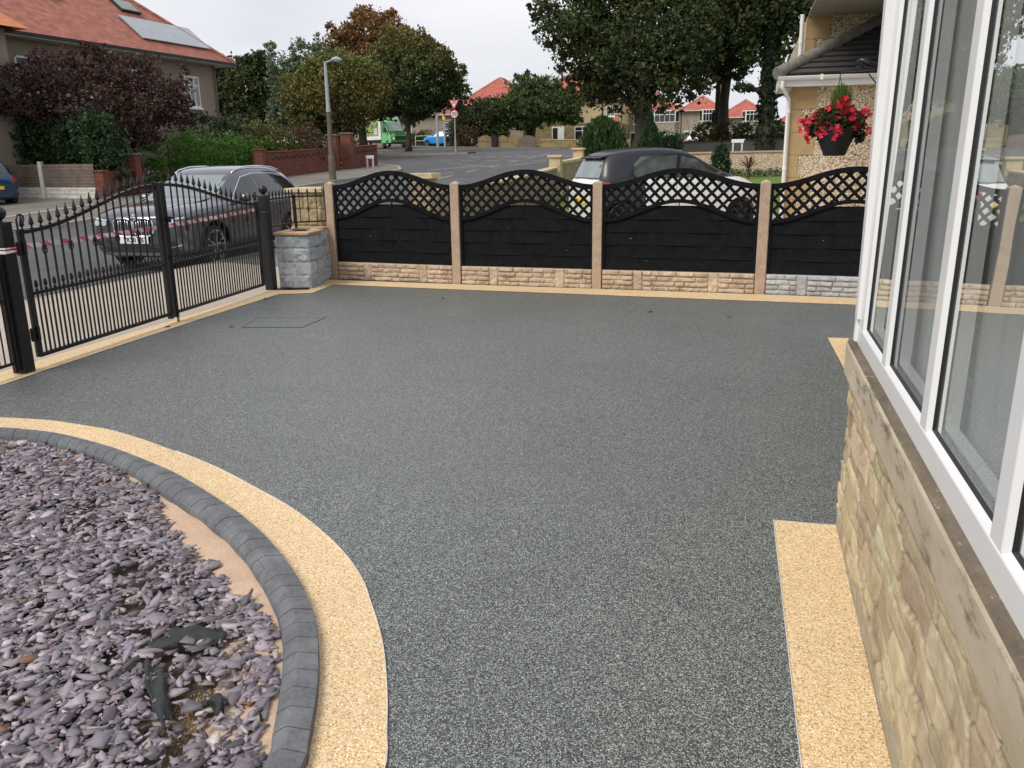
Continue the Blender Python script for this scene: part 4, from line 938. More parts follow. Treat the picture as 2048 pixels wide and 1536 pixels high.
def tree(name, label, x, y, H, crown_z, rx, ry, n, size, cols, seed, r=.25, group=None, zcols=None, nb=9, top=None, gaps=.30, wide=.62, spread=.24, lean=(0,0), cat='tree', shell=.5, elong=1.6, blobs=None, hf=h, clump=.3):
    """crown_z: lowest foliage height above the ground; nb lobes spread through the crown"""
    rr = random.Random(seed); z0 = hf(x, y); t = thing(name, label, cat, (x, y, z0), 0, group)
    if blobs is None:
        zc = z0+(crown_z+H)/2; rz = (H-crown_z)/2; blobs = [(x+lean[0], y+lean[1], zc, rx*.62, ry*.62, rz*.68)]
        for k in range(nb):
            a = k*2.4+rr.uniform(-.4,.4); u = (k+.5)/nb; zz = zc+rz*(1-2*u)*.66; q = math.sqrt(max(.1, 1-(1-2*u)**2*.8))*wide
            s_ = rr.uniform(.34,.5); blobs.append((x+lean[0]+math.cos(a)*rx*q, y+lean[1]+math.sin(a)*ry*q, zz, rx*s_, ry*s_, rz*s_*.95))
    trunk((x,y,z0-.1), (x+lean[0]*.8, y+lean[1]*.8, z0+(crown_z*.6+H*.4)), r, [(rr.uniform(.45,.95), (b[0], b[1], b[2])) for b in blobs[1:8]], t, seed=seed)
    foliage('crown', blobs, n, size, cols, t, seed, zcols=zcols, spread=spread, shell=shell, elong=elong, clump=clump, rag=2.6)
    return t
G = dict(dark=[(.030,.052,.020),(.048,.076,.026),(.070,.092,.030),(.034,.046,.018),(.085,.085,.03)], mid=[(.045,.075,.024),(.07,.105,.032),(.09,.12,.04),(.04,.058,.02)],
         olive=[(.075,.08,.022),(.10,.095,.028),(.06,.07,.02),(.13,.10,.03)], silver=[(.10,.14,.07),(.14,.18,.10),(.07,.11,.055),(.18,.21,.13)],
         purple=[(.050,.026,.026),(.075,.040,.036),(.036,.020,.022),(.105,.056,.045),(.06,.045,.025)], brown=[(.13,.065,.025),(.10,.055,.022),(.16,.085,.03),(.08,.06,.022)],
         bright=[(.06,.13,.02),(.09,.17,.025),(.045,.10,.018),(.12,.18,.03)])
# purple beech, across the road
tree('beech_tree', 'dark purple-leaved tree spreading in front of the large red-roofed house', -23.4, 29.3, 5.6, 1.4, 4.1, 2.6, 23000, .10, G['purple'], 3, .16, nb=14, wide=.68, spread=.27, elong=1.4,
  blobs=[(-24.4,29.1,3.8,2.9,1.8,1.35),(-26.6,27.9,4.2,1.5,1.2,1.0),(-22.8,30.1,3.9,1.3,1.1,1.0),(-25.3,28.5,4.9,1.8,1.2,.75),(-23.4,29.7,4.9,1.5,1.1,.7),(-22.2,30.8,3.4,.8,.7,.6),(-23.7,29.5,2.6,1.6,1.2,.7),(-27.6,27.5,3.9,.8,.8,.6),(-22.0,31.0,4.3,.55,.5,.4),(-24.2,29.3,5.6,.6,.6,.3),(-21.9,31.3,4.9,.22,.22,.5),(-22.9,30.5,5.3,.2,.2,.45),(-28.3,27.0,4.3,.6,.5,.5)])
def hedge(name, label, cx, cy, z0, rx, ry, H, n, size, cols, seed, ang=0, lumps=8, cat='hedge', group=None, zcols=None):
    rr = random.Random(seed); t = thing(name, label, cat, (cx, cy, z0), 0, group); c, s_ = math.cos(ang), math.sin(ang); blobs = []
    for k in range(lumps):
        u = (k+.5)/lumps*2-1; q = rx*u*.9; v = rr.uniform(-.25,.25)*ry; hh = H*rr.uniform(.88,1.04)
        for zz, rz in ((hh*.3, hh*.34), (hh*.68, hh*.34)): blobs.append((cx+q*c-v*s_, cy+q*s_+v*c, z0+zz, rx/lumps*1.5, ry*.9, rz))
    foliage('foliage', blobs, n, size, cols, t, seed, shell=.75, spread=.30, zcols=zcols)
    m = MB()
    for k in range(max(3, lumps)): 
        u = (k+.5)/max(3, lumps)*2-1; q = rx*u*.85; m.tube([(q*c, q*s_, 0), (q*c+rr.uniform(-.1,.1), q*s_+.1, H*.5), (q*c+rr.uniform(-.25,.25), q*s_, H*.8)], [.05,.035,.015], 6)
    m.build('stems', M['bark'], t)
    return t
hedge('holly_hedge', 'tall glossy dark green hedge above the grey timber fence at the left edge', -26.3, 28.35, .35, 4.7, .75, 3.15, 30000, .095, [(.020,.045,.016),(.034,.068,.024),(.014,.03,.012),(.055,.09,.035)], 5, R_(-14), 9)
hedge('clipped_hedge', 'bright green clipped hedge behind the dark grey estate car', -22.9, 32.6, .62, 3.2, .7, 2.15, 14000, .06, [(.05,.13,.02),(.07,.17,.022),(.10,.20,.03),(.045,.10,.018)], 6, R_(82), 6)
hedge('conifer_hedge', 'small rounded bright green conifer hedge left of the brown bush', -22.2, 36.6, .75, 1.0, .7, 1.9, 4500, .06, [(.05,.12,.015),(.08,.16,.02),(.035,.08,.014)], 7, R_(80), 3)
hedge('golden_bush', 'yellow-green loose bush between the clipped hedge and the brown rounded bush', -22.6, 38.4, .85, 1.2, .9, 2.45, 4200, .09, [(.10,.12,.035),(.15,.16,.05),(.07,.09,.03),(.12,.08,.03)], 8, R_(60), 3, 'bush')
hedge('brown_bush', 'rounded russet brown clipped bush above the red brick wall', -21.75, 40.0, .95, 1.0, .9, 2.3, 4200, .07, [(.10,.055,.03),(.14,.075,.04),(.07,.05,.025),(.06,.07,.03)], 9, 0, 2, 'bush')
hedge('low_hedge', 'low dark green hedge behind the brick wall right of the lamp post', -21.4, 44.2, 1.1, 1.2, .6, 1.25, 2600, .08, G['mid'], 10, R_(80), 3)
hedge('shrub', 'grey green shrub behind the bright clipped hedge', -25.2, 38.2, .9, 1.6, 1.2, 2.9, 3800, .12, [(.04,.06,.03),(.06,.085,.045),(.03,.045,.02)], 11, 0, 2, 'bush')
# strappy spiky plant by the opposite gate
t = thing('cordyline', 'spiky grey green plant beside the red brick gate pillar across the road', 'plant', (-22.4,28.8,.45)); m = MB(); rr = random.Random(4)
for k in range(60):
    a = rr.uniform(0, 6.28); l = rr.uniform(.5,.9); d = (math.cos(a), math.sin(a)); m.bar((0,0,1.0), (d[0]*l*.5, d[1]*l*.5, 1.0+l*.6), .02, .004); m.bar((d[0]*l*.5, d[1]*l*.5, 1.0+l*.6), (d[0]*l, d[1]*l, 1.0+l*.45), .015, .004)
M['strap'] = plain('strappy leaf', (.12,.14,.08), .6, .3, 8); m.build('leaves', M['strap'], t); m = MB(); m.tube([(0,0,0),(0,0,1.05)], [.07,.05], 8); m.build('stem', M['bark'], t)
tree('dark_tree', 'dense dark green tree rising behind the right end of the red-roofed house', -39.5, 63.8, 8.6, 1.5, 3.6, 3.0, 30000, .20, G['dark'], 21, .25, blobs=[(-39.5,63.8,6.3,2.6,2.3,2.8),(-41.4,62.9,8.3,1.7,1.5,1.3),(-38.4,64.2,8.6,1.5,1.4,1.0),(-37.6,65,6.2,1.7,1.5,1.6),(-38.2,64.5,4.6,2.2,1.6,1.5),(-42.5,62.4,6.8,2.0,1.6,2.4),(-37.2,65.3,7.6,.9,.9,.8),(-43.5,62,9.4,1.2,1,.7)])
tree('feathery_tree', 'tall airy grey green tree left of the lamp post', -30.4, 55.0, 8.6, 1.2, 2.2, 2.0, 15000, .12, G['silver'], 22, .16, blobs=[(x+1.15, y, z, a, b, c) for x, y, z, a, b, c in [(-30.2,54.6,5.0,1.9,1.7,2.2),(-31.4,54,6.8,1.0,1,1.5),(-30.5,54.8,8.0,.8,.8,1.3),(-29.2,55.2,7.4,.9,.8,1.3),(-28.6,55.4,5.4,1.3,1.1,1.8),(-31.6,53.9,4.2,1.1,1,1.6),(-29.8,54.8,3.4,1.5,1.3,1.3),(-32,53.6,8.2,.35,.35,.9),(-29.3,55,8.7,.3,.3,.8)]], elong=2.6, spread=.27, shell=.2)
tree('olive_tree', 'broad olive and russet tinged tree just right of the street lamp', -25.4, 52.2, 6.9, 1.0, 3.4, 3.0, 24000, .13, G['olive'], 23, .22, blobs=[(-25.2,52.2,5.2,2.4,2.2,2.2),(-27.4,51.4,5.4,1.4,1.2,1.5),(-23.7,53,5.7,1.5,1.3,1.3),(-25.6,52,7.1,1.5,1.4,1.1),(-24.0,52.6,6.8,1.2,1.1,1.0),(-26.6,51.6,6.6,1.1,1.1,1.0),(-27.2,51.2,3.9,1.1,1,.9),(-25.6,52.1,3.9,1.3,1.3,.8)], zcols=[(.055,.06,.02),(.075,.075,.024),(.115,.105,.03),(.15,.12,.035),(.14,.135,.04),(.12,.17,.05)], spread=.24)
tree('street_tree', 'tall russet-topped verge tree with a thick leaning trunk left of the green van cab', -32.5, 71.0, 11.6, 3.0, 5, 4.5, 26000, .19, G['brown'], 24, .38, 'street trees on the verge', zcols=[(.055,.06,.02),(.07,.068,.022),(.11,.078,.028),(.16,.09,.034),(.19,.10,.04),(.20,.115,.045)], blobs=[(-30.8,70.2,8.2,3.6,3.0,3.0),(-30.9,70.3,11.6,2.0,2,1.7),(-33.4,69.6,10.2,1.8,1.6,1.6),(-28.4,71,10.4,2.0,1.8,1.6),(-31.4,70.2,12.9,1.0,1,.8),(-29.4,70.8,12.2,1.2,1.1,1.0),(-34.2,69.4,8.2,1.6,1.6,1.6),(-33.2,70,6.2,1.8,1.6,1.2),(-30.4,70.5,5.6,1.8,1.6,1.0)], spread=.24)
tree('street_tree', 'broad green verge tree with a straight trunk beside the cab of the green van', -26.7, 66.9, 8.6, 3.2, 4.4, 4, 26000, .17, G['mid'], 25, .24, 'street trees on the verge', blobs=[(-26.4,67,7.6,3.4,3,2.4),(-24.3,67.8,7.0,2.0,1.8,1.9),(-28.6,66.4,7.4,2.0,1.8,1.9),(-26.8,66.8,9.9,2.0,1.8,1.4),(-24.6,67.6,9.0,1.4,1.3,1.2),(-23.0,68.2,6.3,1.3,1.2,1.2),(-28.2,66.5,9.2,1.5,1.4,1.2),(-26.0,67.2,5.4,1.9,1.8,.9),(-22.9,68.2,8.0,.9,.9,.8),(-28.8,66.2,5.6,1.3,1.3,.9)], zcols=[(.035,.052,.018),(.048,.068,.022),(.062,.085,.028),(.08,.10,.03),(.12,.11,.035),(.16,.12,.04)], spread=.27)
tree('spreading_tree', 'round-headed green tree with a forked trunk before the yellow stone house', -22.2, 91.4, 7.2, 2.0, 4.6, 4, 19000, .2, G['mid'], 26, .26, blobs=[(-22.2,91.4,6.6,3.6,3,2.0),(-24.8,90.8,6.2,2.2,1.8,1.4),(-19.8,92,6.2,2.4,1.8,1.5),(-22.6,91.2,8.4,2.0,1.8,1.2),(-20.8,91.8,8.6,1.5,1.4,.9),(-18.6,92.4,5.4,1.3,1.2,.9),(-23.4,91,4.8,1.4,1.3,.7)], spread=.24)
tree('garden_tree', 'low spreading tree with bare twigs left of the yellow stone house', -27.8, 91.0, 5.4, 1.2, 3.2, 3, 12000, .19, G['mid'], 27, .18, blobs=[(-27.8,91,5.2,2.6,2.2,1.6),(-29.6,90.4,4.6,1.6,1.4,1.2),(-26.0,91.6,5.6,1.8,1.6,1.5),(-27.4,91.2,6.9,1.3,1.2,.7),(-29.8,90.3,6.2,.6,.6,.5)], zcols=[(.05,.035,.02),(.035,.045,.018),(.04,.055,.02),(.045,.06,.022)])
tree('sapling', 'small thin young tree in the pebble-walled front garden behind the green van', -35.6, 90.0, 4.4, 2.0, 1.3, 1.2, 2200, .16, G['dark'], 28, .06)
# the very large tree over the neighbour's garden
big = [(-5.9,49.7,8.0,4.2,3.6,3.2)]
rr = random.Random(12)
for (dx, z, s_) in ((-4.6,9.5,1.9),(-4.9,12.2,1.9),(-3.9,6.8,1.7),(-4.2,14.6,2.2),(-1.9,15.2,2.8),(1.6,14.6,2.8),(-2.2,11.6,2.4),(1.4,11.2,2.6),(3.9,12.8,2.2),(4.2,9.4,1.9),(-3.4,5.2,1.3),(-1.2,5.0,1.5),(1.2,4.9,1.5),(3.0,5.5,1.4),(2.8,7.2,1.8),(-.4,17,2.6),(-5.2,7.9,1.1),(-2.6,8.2,2.0),(.2,6.6,1.9)):
    big.append((-5.9+dx*.86, 49.7+rr.uniform(-2.4,2.4), z, s_, s_, s_*.85))
t = thing('lime_tree', 'huge dark green tree filling the sky above the neighbour\'s garden, thick dark trunk', 'tree', (-5.9,49.7,1.35), 0, 'tall trees across the side road')
trunk((-5.9,49.7,1.2), (-5.7,49.7,10), .55, [(.3,(-8.8,49,7)),(.35,(-3.2,49.2,7)),(.5,(-9.8,50,9.5)),(.5,(-2.4,50,9.6)),(.65,(-8,49.7,12)),(.7,(-4,49.7,12)),(.9,(-6,49.7,14.6)),(.45,(-6,47.6,7)),(.25,(-7.8,48.6,5.2))], t, seed=5)
foliage('crown', big, 62000, .165, G['dark'], t, 31, rag=2, spread=.24, shell=.45, zcols=None)
t = thing('sycamore_tree', 'tall green tree just right of the huge one, behind the telegraph pole', 'tree', (-1.9,55,1.62), 0, 'tall trees across the side road')
trunk((-1.6,55,1.5), (-1.4,55,12), .33, [(.5,(-3,54.6,9)),(.6,(.2,55,9)),(.7,(-3,55,12)),(.8,(.4,55,12)),(.95,(-1.5,55,14))], t, seed=6)
foliage('crown', [(-1.6,55,10.5,2.6,2.4,3.0),(-3.2,54.5,8,1.7,1.6,1.6),(.2,54.8,8.8,1.8,1.6,1.6),(-3,55,13,2.2,2,2.2),(.4,55,13,2.2,2,2.4),(-1.4,54.8,6.9,1.5,1.4,1.2),(-.2,54.6,7.2,1.0,1,.8),(-2.9,54.6,5.9,.9,.9,.8),(-1.4,55,16,2.6,2.4,2)], 26000, .18, G['mid'], t, 32, rag=2, spread=.24)
t = thing('ivy_clad_tree', 'tall dark ivy-clad tree partly hidden by the neighbour\'s house corner', 'tree', (.75,50,1.38), 0, 'tall trees across the side road')
trunk((.75,50,1.2), (.9,50,11), .42, [(.55,(-.6,49.6,9)),(.6,(2.4,50,9.4)),(.8,(0,50,12)),(.9,(2.2,50,12.5)),(.3,(-.7,49.4,4.9)),(.3,(2.1,50,4.7))], t, seed=7)
foliage('crown', [(1.0,50,10.6,2.1,2,3.0),(-.5,49.6,8.4,1.1,1,1.5),(2.4,50,9,1.5,1.4,2.2),(.2,50,13.6,1.9,1.8,2.0),(2.4,50,13.4,2,1.9,2.2),(1.9,49.8,6.4,.9,.8,1.0),(-.55,49.4,4.9,.55,.5,.28),(2.0,49.8,4.75,.6,.5,.4),(-.3,49.5,6.6,.5,.5,.6)], 24000, .165, G['dark'], t, 33, rag=2, spread=.27)
foliage('ivy', [(.78,49.9,z,.52,.48,.9) for z in (2.2,3.6,5.0,6.4,7.6)], 7000, .12, [(.015,.03,.013),(.025,.045,.018)], t, 34, shell=.8, spread=.22)
# conifers and shrubs in the neighbour's garden
def conifer(name, label, x, y, z0, H, R, n, size, cols, seed, cone=.5, cat='conifer', group=None, pw=2.2):
    rg = np.random.default_rng(seed); t = thing(name, label, cat, (x, y, z0), 0, group); u = rg.random(n)**.8; a = rg.uniform(0, 2*math.pi, n)
    prof = np.minimum(1, u/.10)**.5*(1-u**pw)**(.8 if pw < 3 else .6); prof = prof*(1-cone*u); lump = 1+.14*np.sin(a*7+u*9)+.08*np.sin(a*13)
    rr_ = R*prof*lump*rg.uniform(.72, 1.02, n); P = np.c_[x+np.cos(a)*rr_, y+np.sin(a)*rr_, z0+.03+u*H]
    d = np.c_[np.cos(a)*.35, np.sin(a)*.35, np.ones(n)]+rg.normal(0, .25, (n,3)); d /= np.linalg.norm(d, axis=1)[:,None]
    e = np.cross(d, rg.normal(0,1,(n,3))); e /= np.linalg.norm(e, axis=1)[:,None]; s_ = size*rg.lognormal(0,.3,n)[:,None]
    V = np.stack([P-d*s_*1.4, P+e*s_*.45, P+d*s_*1.6, P-e*s_*.45], 1).reshape(-1,3)
    T = np.array(cols)[rg.integers(0, len(cols), n)]*rg.uniform(.7,1.3,(n,1))
    npmesh('foliage', V, np.arange(4*n).reshape(-1,4), M['leaf'], T, t); m = MB(); m.tube([(0,0,-.05),(0,0,H*.8)], [R*.12, R*.04], 7); m.build('stem', M['bark'], t); return t
conifer('clipped_conifer', 'dark column conifer nearest the road corner, left of the wide bushy one', -6.5+.1, 37.6, .8, 1.85, .52, 2600, .05, [(.025,.055,.03),(.035,.07,.04)], 41, .1, group='garden conifers', pw=6)
conifer('bushy_conifer', 'wide bushy bright green conifer behind the roof of the white car', -5.35, 33.9-.9, .55, 2.35, .95, 7000, .055, [(.03,.065,.02),(.05,.095,.03),(.065,.12,.035)], 42, .12, group='garden conifers', pw=4.5)
conifer('pointed_conifer', 'pointed green conifer in front of the pale semi-detached houses', -4.75, 43.8, 1.1, 2.35, .85, 5000, .06, [(.03,.07,.03),(.045,.09,.035)], 43, .75, group='garden conifers')
conifer('round_conifer', 'small rounded dark conifer beside the pointed one', -3.75, 44.4, 1.1, 1.25, .6, 2200, .06, [(.02,.05,.022),(.03,.065,.03)], 44, .1, group='garden conifers', pw=4)
conifer('dark_shrub', 'dark shrub at the foot of the huge tree trunk', -6.1, 41.5, 1.0, 1.3, 1.0, 3600, .08, G['dark'], 45, .2, cat='shrub')
t = thing('topiary_ball', 'upright egg-shaped clipped conifer right of the white car windscreen', 'topiary', (-.72, 24, .39)); m = MB(); m.tube([(0,0,0),(0,0,.9)], [.04,.03], 7); m.build('stem', M['bark'], t)
foliage('foliage', [(-.72,24,1.18,.25,.25,.63)], 7000, .035, [(.012,.035,.014),(.02,.05,.02),(.03,.065,.025)], t, 46, shell=.85, spread=.1)
t = thing('red_cordyline', 'spiky dark red plant against the pebble-dashed garden wall', 'plant', (.0,32.4,.70)); m = MB(); rr = random.Random(9)
for k in range(46):
    a = rr.uniform(0, 6.28); l = rr.uniform(.35,.62); e_ = rr.uniform(.35,1.2); m.bar((0,0,.35), (math.cos(a)*l*math.cos(e_), math.sin(a)*l*math.cos(e_), .35+l*math.sin(e_)), .022, .004)
M['redleaf'] = plain('dark red strappy leaf', (.13,.028,.03), .6, .3, 9); m.build('leaves', M['redleaf'], t); m = MB(); m.tube([(0,0,0),(0,0,.4)], [.05,.035], 7); m.build('stem', M['bark'], t)
hedge('garden_border', 'low mixed border of pale grey plants at the foot of the pebble-dashed wall', .3, 33.7, .72, 2.6, .3, .30, 3000, .06, [(.22,.2,.14),(.15,.17,.08),(.3,.27,.2),(.08,.11,.04)], 47, R_(3), 8, 'plants')
hedge('mixed_shrubs', 'mixed yellow and green shrubs behind the grey wall beside the telegraph pole', -.7, 55.0, 1.6, 2.8, 1.0, 1.9, 5000, .12, [(.07,.09,.03),(.14,.13,.03),(.05,.07,.03),(.09,.10,.05)], 48, R_(2), 4, 'shrubs')
hedge('mixed_shrubs', 'dark green shrubs behind the grey wall right of the ivy-clad trunk', 3.2, 54.0, 1.6, 2.2, 1.0, 1.5, 3600, .12, G['mid'], 49, 0, 3, 'shrubs')
hedge('shrub', 'russet shrub by the arched brick walls across the junction', -29.3, 88.6, 2.6, 1.6, 1.0, 2.2, 2600, .14, [(.10,.06,.03),(.06,.07,.03),(.13,.07,.035)], 50, 0, 2, 'bush')
hedge('shrub', 'dark green shrub behind the arched brick walls', -25.9, 89.8, 2.5, 1.3, 1.0, 2.8, 2600, .14, G['dark'], 51, 0, 2, 'bush')
hedge('shrub', 'green shrub left of the blue car across the junction', -34.6, 90.6, 2.7, 1.6, .8, 1.7, 2400, .13, G['mid'], 52, 0, 2, 'bush')
hedge('privet_hedge', 'small rounded hedge beside the pale houses left of the dark parked car', -8.2, 82.4, 2.0, 1.6, .9, 1.5, 2400, .13, [(.02,.05,.03),(.03,.07,.04)], 53, 0, 2, 'hedge')
hedge('shrub', 'pale green shrubs in the front garden of the pale semi-detached houses', -6.3, 84.0, 2.0, 1.8, .9, 1.3, 2400, .13, [(.09,.11,.07),(.13,.14,.09),(.06,.08,.04)], 54, 0, 3, 'bush')
hedge('tree_belt', 'dark mass of trees closing the side street at the far left', -52, 52, 1.2, 9, 3, 6.5, 9000, .3, G['dark'], 55, R_(30), 5, 'trees')
# ================= NEIGHBOUR HOUSE =================
nh = thing('neighbour_house', 'neighbour\'s pebble-dashed house with ochre quoins, grey hipped tile roof and white gutter', 'house', (.7, 17, .1))
Y, X0 = 17.0, .70
m = MB(); m.b6(X0, 8, Y, 18.9, 0, 2.78); m.build('wall', M['dash'], nh, world=True)
m = MB(); m.b6(.97, 8, 18.85, 27, .1, 4.2); m.build('upper_wall', M['dash'], nh, world=True)
def quoins(x, y, z0, z1, name='quoins', big=.42, small=.24, hh=.45):
    m = MB(); k = 0; z = z1
    while z > z0+.05:
        w_ = big if k % 2 == 0 else small; zz = max(z0, z-hh); m.b6(x-.014, x+w_, y-.014, y+.30, zz+.004, z-.004); z = zz; k += 1
    m.build(name, M['quoin'], nh, world=True, bev=.004)
quoins(X0, Y, 0, 2.76, big=.42, small=.17, hh=.40); quoins(.97, 18.85, 2.9, 4.15, big=.42, small=.15, hh=.40)
# hip roof: eave along y = Y-.28 and x = .43, 30 degree pitch, up to the main wall
ex, ey, ez = .44, Y-.26, 2.93; ps = .565
m = MB(); n = 11; run = 18.85-ey
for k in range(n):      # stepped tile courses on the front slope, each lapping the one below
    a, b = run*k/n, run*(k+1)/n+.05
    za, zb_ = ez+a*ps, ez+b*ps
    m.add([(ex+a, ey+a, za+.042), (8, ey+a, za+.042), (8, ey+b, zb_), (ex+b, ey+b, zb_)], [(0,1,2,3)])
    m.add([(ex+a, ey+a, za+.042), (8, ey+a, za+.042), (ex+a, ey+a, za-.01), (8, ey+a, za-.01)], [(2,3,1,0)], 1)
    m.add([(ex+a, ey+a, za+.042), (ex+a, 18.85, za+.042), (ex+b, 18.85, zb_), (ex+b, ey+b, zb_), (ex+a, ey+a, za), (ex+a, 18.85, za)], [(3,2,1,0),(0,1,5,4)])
m.build('roof', [M['darktile'], plain('lap shadow and moss tile butts', (.012,.012,.011), .95, .3, 9)], nh, world=True)  # butts near-black: shadow under each lap, with moss, painted into the colour
m = MB(); N_ = 5
for k in range(N_):
    a, b = Vector((ex-.04, ey-.04, ez+.03)), Vector((ex+run, ey+run, ez+run*ps+.03)); p = a.lerp(b, k/N_); q = a.lerp(b, (k+1)/N_+.01); m.tube([p, q], [.115,.098], 12)
m.build('hip_tiles', M['coping_grey'] if 'coping_grey' in M else plain('lichened hip tile', (.20,.185,.165), .9, .25, 12, .5, 60, grime=(.12,.11,.10)), nh, world=True, smooth=True)
def gutter(pts, name='gutter', r=.058):
    m = MB()
    for a, b in zip(pts[:-1], pts[1:]):
        a, b = Vector(a), Vector(b); d = (b-a).normalized(); sd = Vector((d.y, -d.x, 0)); vs = []
        for p in (a, b):
            for i in range(9): an = math.pi+math.pi*i/8; vs.append(p+sd*(r*math.cos(an))+Vector((0,0,r*math.sin(an))))
        m.add(vs, [(i, i+1, 10+i, 9+i) for i in range(8)]+[tuple(range(8,-1,-1)), tuple(range(9,18))])
        m.bar(a+sd*r, b+sd*r, .012, .012); m.bar(a-sd*r, b-sd*r, .012, .012)
    return m
gutter([(.42, ey-.07, ez-.03), (8, ey-.07, ez-.03)]).build('gutter', M['white'], nh, world=True)
m = MB(); m.b6(.47, 8, ey+.0, ey+.02, ez-.19, ez-.01); m.b6(.44, .46, ey, 18.8, ez-.19, ez-.01); m.b6(.47, 8, ey+.021, Y-.001, ez-.185, ez-.17); m.b6(.46, X0-.001, ey+.1, 18.8, ez-.185, ez-.17)
for x in (1.15, 2.2): m.box((x, ey-.065, ez-.05), (.045,.14,.09))
m.build('fascia', M['white'], nh, world=True)
m = MB(); px_ = .605
m.tube([(.50, ey-.07, ez-.09), (.50, ey-.07, ez-.20), (px_+.03, Y-.075, ez-.40), (px_+.03, Y-.075, .05)], .036, 12)
for z in (2.3, 1.3, .5): m.tube([(px_+.03, Y-.075, z), (px_+.03, Y-.075, z+.06)], .043, 12)
m.build('downpipe', M['white'], nh, world=True, smooth=True)
m = MB(); m.tube([(.86,18.78,3.22),(.86,18.78,4.2)], .042, 12); m.tube([(.86,18.78,3.66),(.86,18.78,3.72)], .05, 12); m.build('downpipe', M['white'], nh, world=True, smooth=True)
m = MB(); m.b6(.97, 8, 14.3, 18.84, 4.18, 4.21)
for k in range(30): m.b6(.971, 8, 14.4+k*.15, 14.408+k*.15, 4.170, 4.1795)
m.build('soffit', plain('cream soffit board', (.46,.42,.36), .6, .08, 3), nh, world=True)
m = MB(); m.b6(.84, .962, 14.3, 15.9, 4.17, 4.34); m.build('main_gutter', M['bplastic'], nh, world=True)
m = MB(); m.add([(.84,14.2,4.35),(8,14.2,4.35),(8,21,6.9),(3.5,21,6.9),(.84,18.9,4.35)], [(0,1,2,3),(0,3,4)]); m.build('main_roof', M['darktile'], nh, world=True)
# small plastic-coated crow on a scroll bracket + hanging basket fixed to our side wall
BX, BY = .662, 7.57
t = thing('hanging_basket_bracket', 'black scroll wall bracket with a crow silhouette next to the window frame', 'bracket', (1.07, BY, 2.22))
m = MB(); m.tube([(.0,0,0),(-.18,0,.02),(-.41,0,.015)], .006, 6); m.tube([(-.0,0,-.22),(-.1,0,-.12),(-.2,0,.0)], .005, 6)
for c_, sg in ((-.27, 1), (-.14, -1)): m.tube([(c_+sg*.035*(1-v*.5)*math.cos(v*6), 0, .035+.03*(1-v*.5)*math.sin(v*6)) for v in np.linspace(0,1,14)], .004, 5)
m.tube([(-.41,0,.015),(-.41,0,-.03)], .004, 5); m.box((.004,0,-.1), (.012,.03,.30)); m.build('scroll_bracket', BG, t)
m = MB(); P_ = [(-.285,.100,.000),(-.268,.106,.012),(-.250,.100,.020),(-.22,.082,.030),(-.18,.066,.026),(-.13,.052,.014),(-.07,.045,.005)]
m.tube([(x, 0, z) for x, z, r in P_], [max(.002, r) for _, _, r in P_], 8)
m.tube([(-.30,0,.094),(-.28,0,.100)], [.002,.008], 6); m.tube([(-.21,0,.06),(-.205,0,.03)], .003, 5); m.tube([(-.18,0,.05),(-.185,0,.03)], .003, 5); m.build('crow', BG, t, smooth=True)
t = thing('hanging_basket', 'dark hanging pot of red begonias with feathery green grass on top', 'hanging basket', (BX, BY, 1.60))
M['pot'] = plain('dark rattan pot', (.012,.013,.017), .55, .3, 10)
m = MB(); prof = [(.0,0),(.062,0)]+[(.062+.062*k/12+(.003 if k % 2 else 0), .19*k/12) for k in range(13)]+[(.130,.195),(.130,.205),(.115,.205),(.11,.18),(0,.18)]
m.lathe([(r*1.28, z) for r, z in prof], (0,0,0), 28); m.build('pot', M['pot'], t, smooth=True)
m = MB()
for k in range(3): a = k*2.1; m.tube([(.125*math.cos(a), .125*math.sin(a), .20), (0,0,.60)], .0025, 5)
m.build('hanging_chains', BG, t)
foliage('foliage', [(BX,BY,1.86,.21,.17,.12),(BX-.12,BY-.05,1.86,.09,.09,.08),(BX+.13,BY,1.83,.08,.09,.10),(BX,BY-.06,1.90,.12,.1,.08),(BX-.17,BY,1.80,.05,.06,.05),(BX+.17,BY-.02,1.76,.05,.06,.06)], 2600, .034, [(.02,.035,.012),(.035,.045,.018),(.05,.03,.02),(.03,.05,.015)], t, 61, elong=1.2, shell=.4)
rg = np.random.default_rng(62); V = []; F = []; T = []
cl = [(-.20,0,1.95-.06),(-.23,-.02,1.83),(-.21,-.04,1.76),(-.15,-.08,1.93),(-.10,-.10,1.86),(-.14,-.09,1.80),(-.07,-.08,2.0-.03),(-.06,-.12,1.90),(0,-.10,1.99),(.01,-.13,1.93),(-.02,-.14,1.84),(.07,-.12,1.92),(.09,-.10,1.98-.03),(.11,-.1,1.88),(.17,-.05,1.95),(.19,-.05,1.90),(.22,-.03,1.80),(.0,-.15,1.78),(-.18,-.07,1.88),(-.24,0,1.88),(.03,-.08,2.04-.02),(.13,-.06,1.83),(-.1,-.12,1.79)]
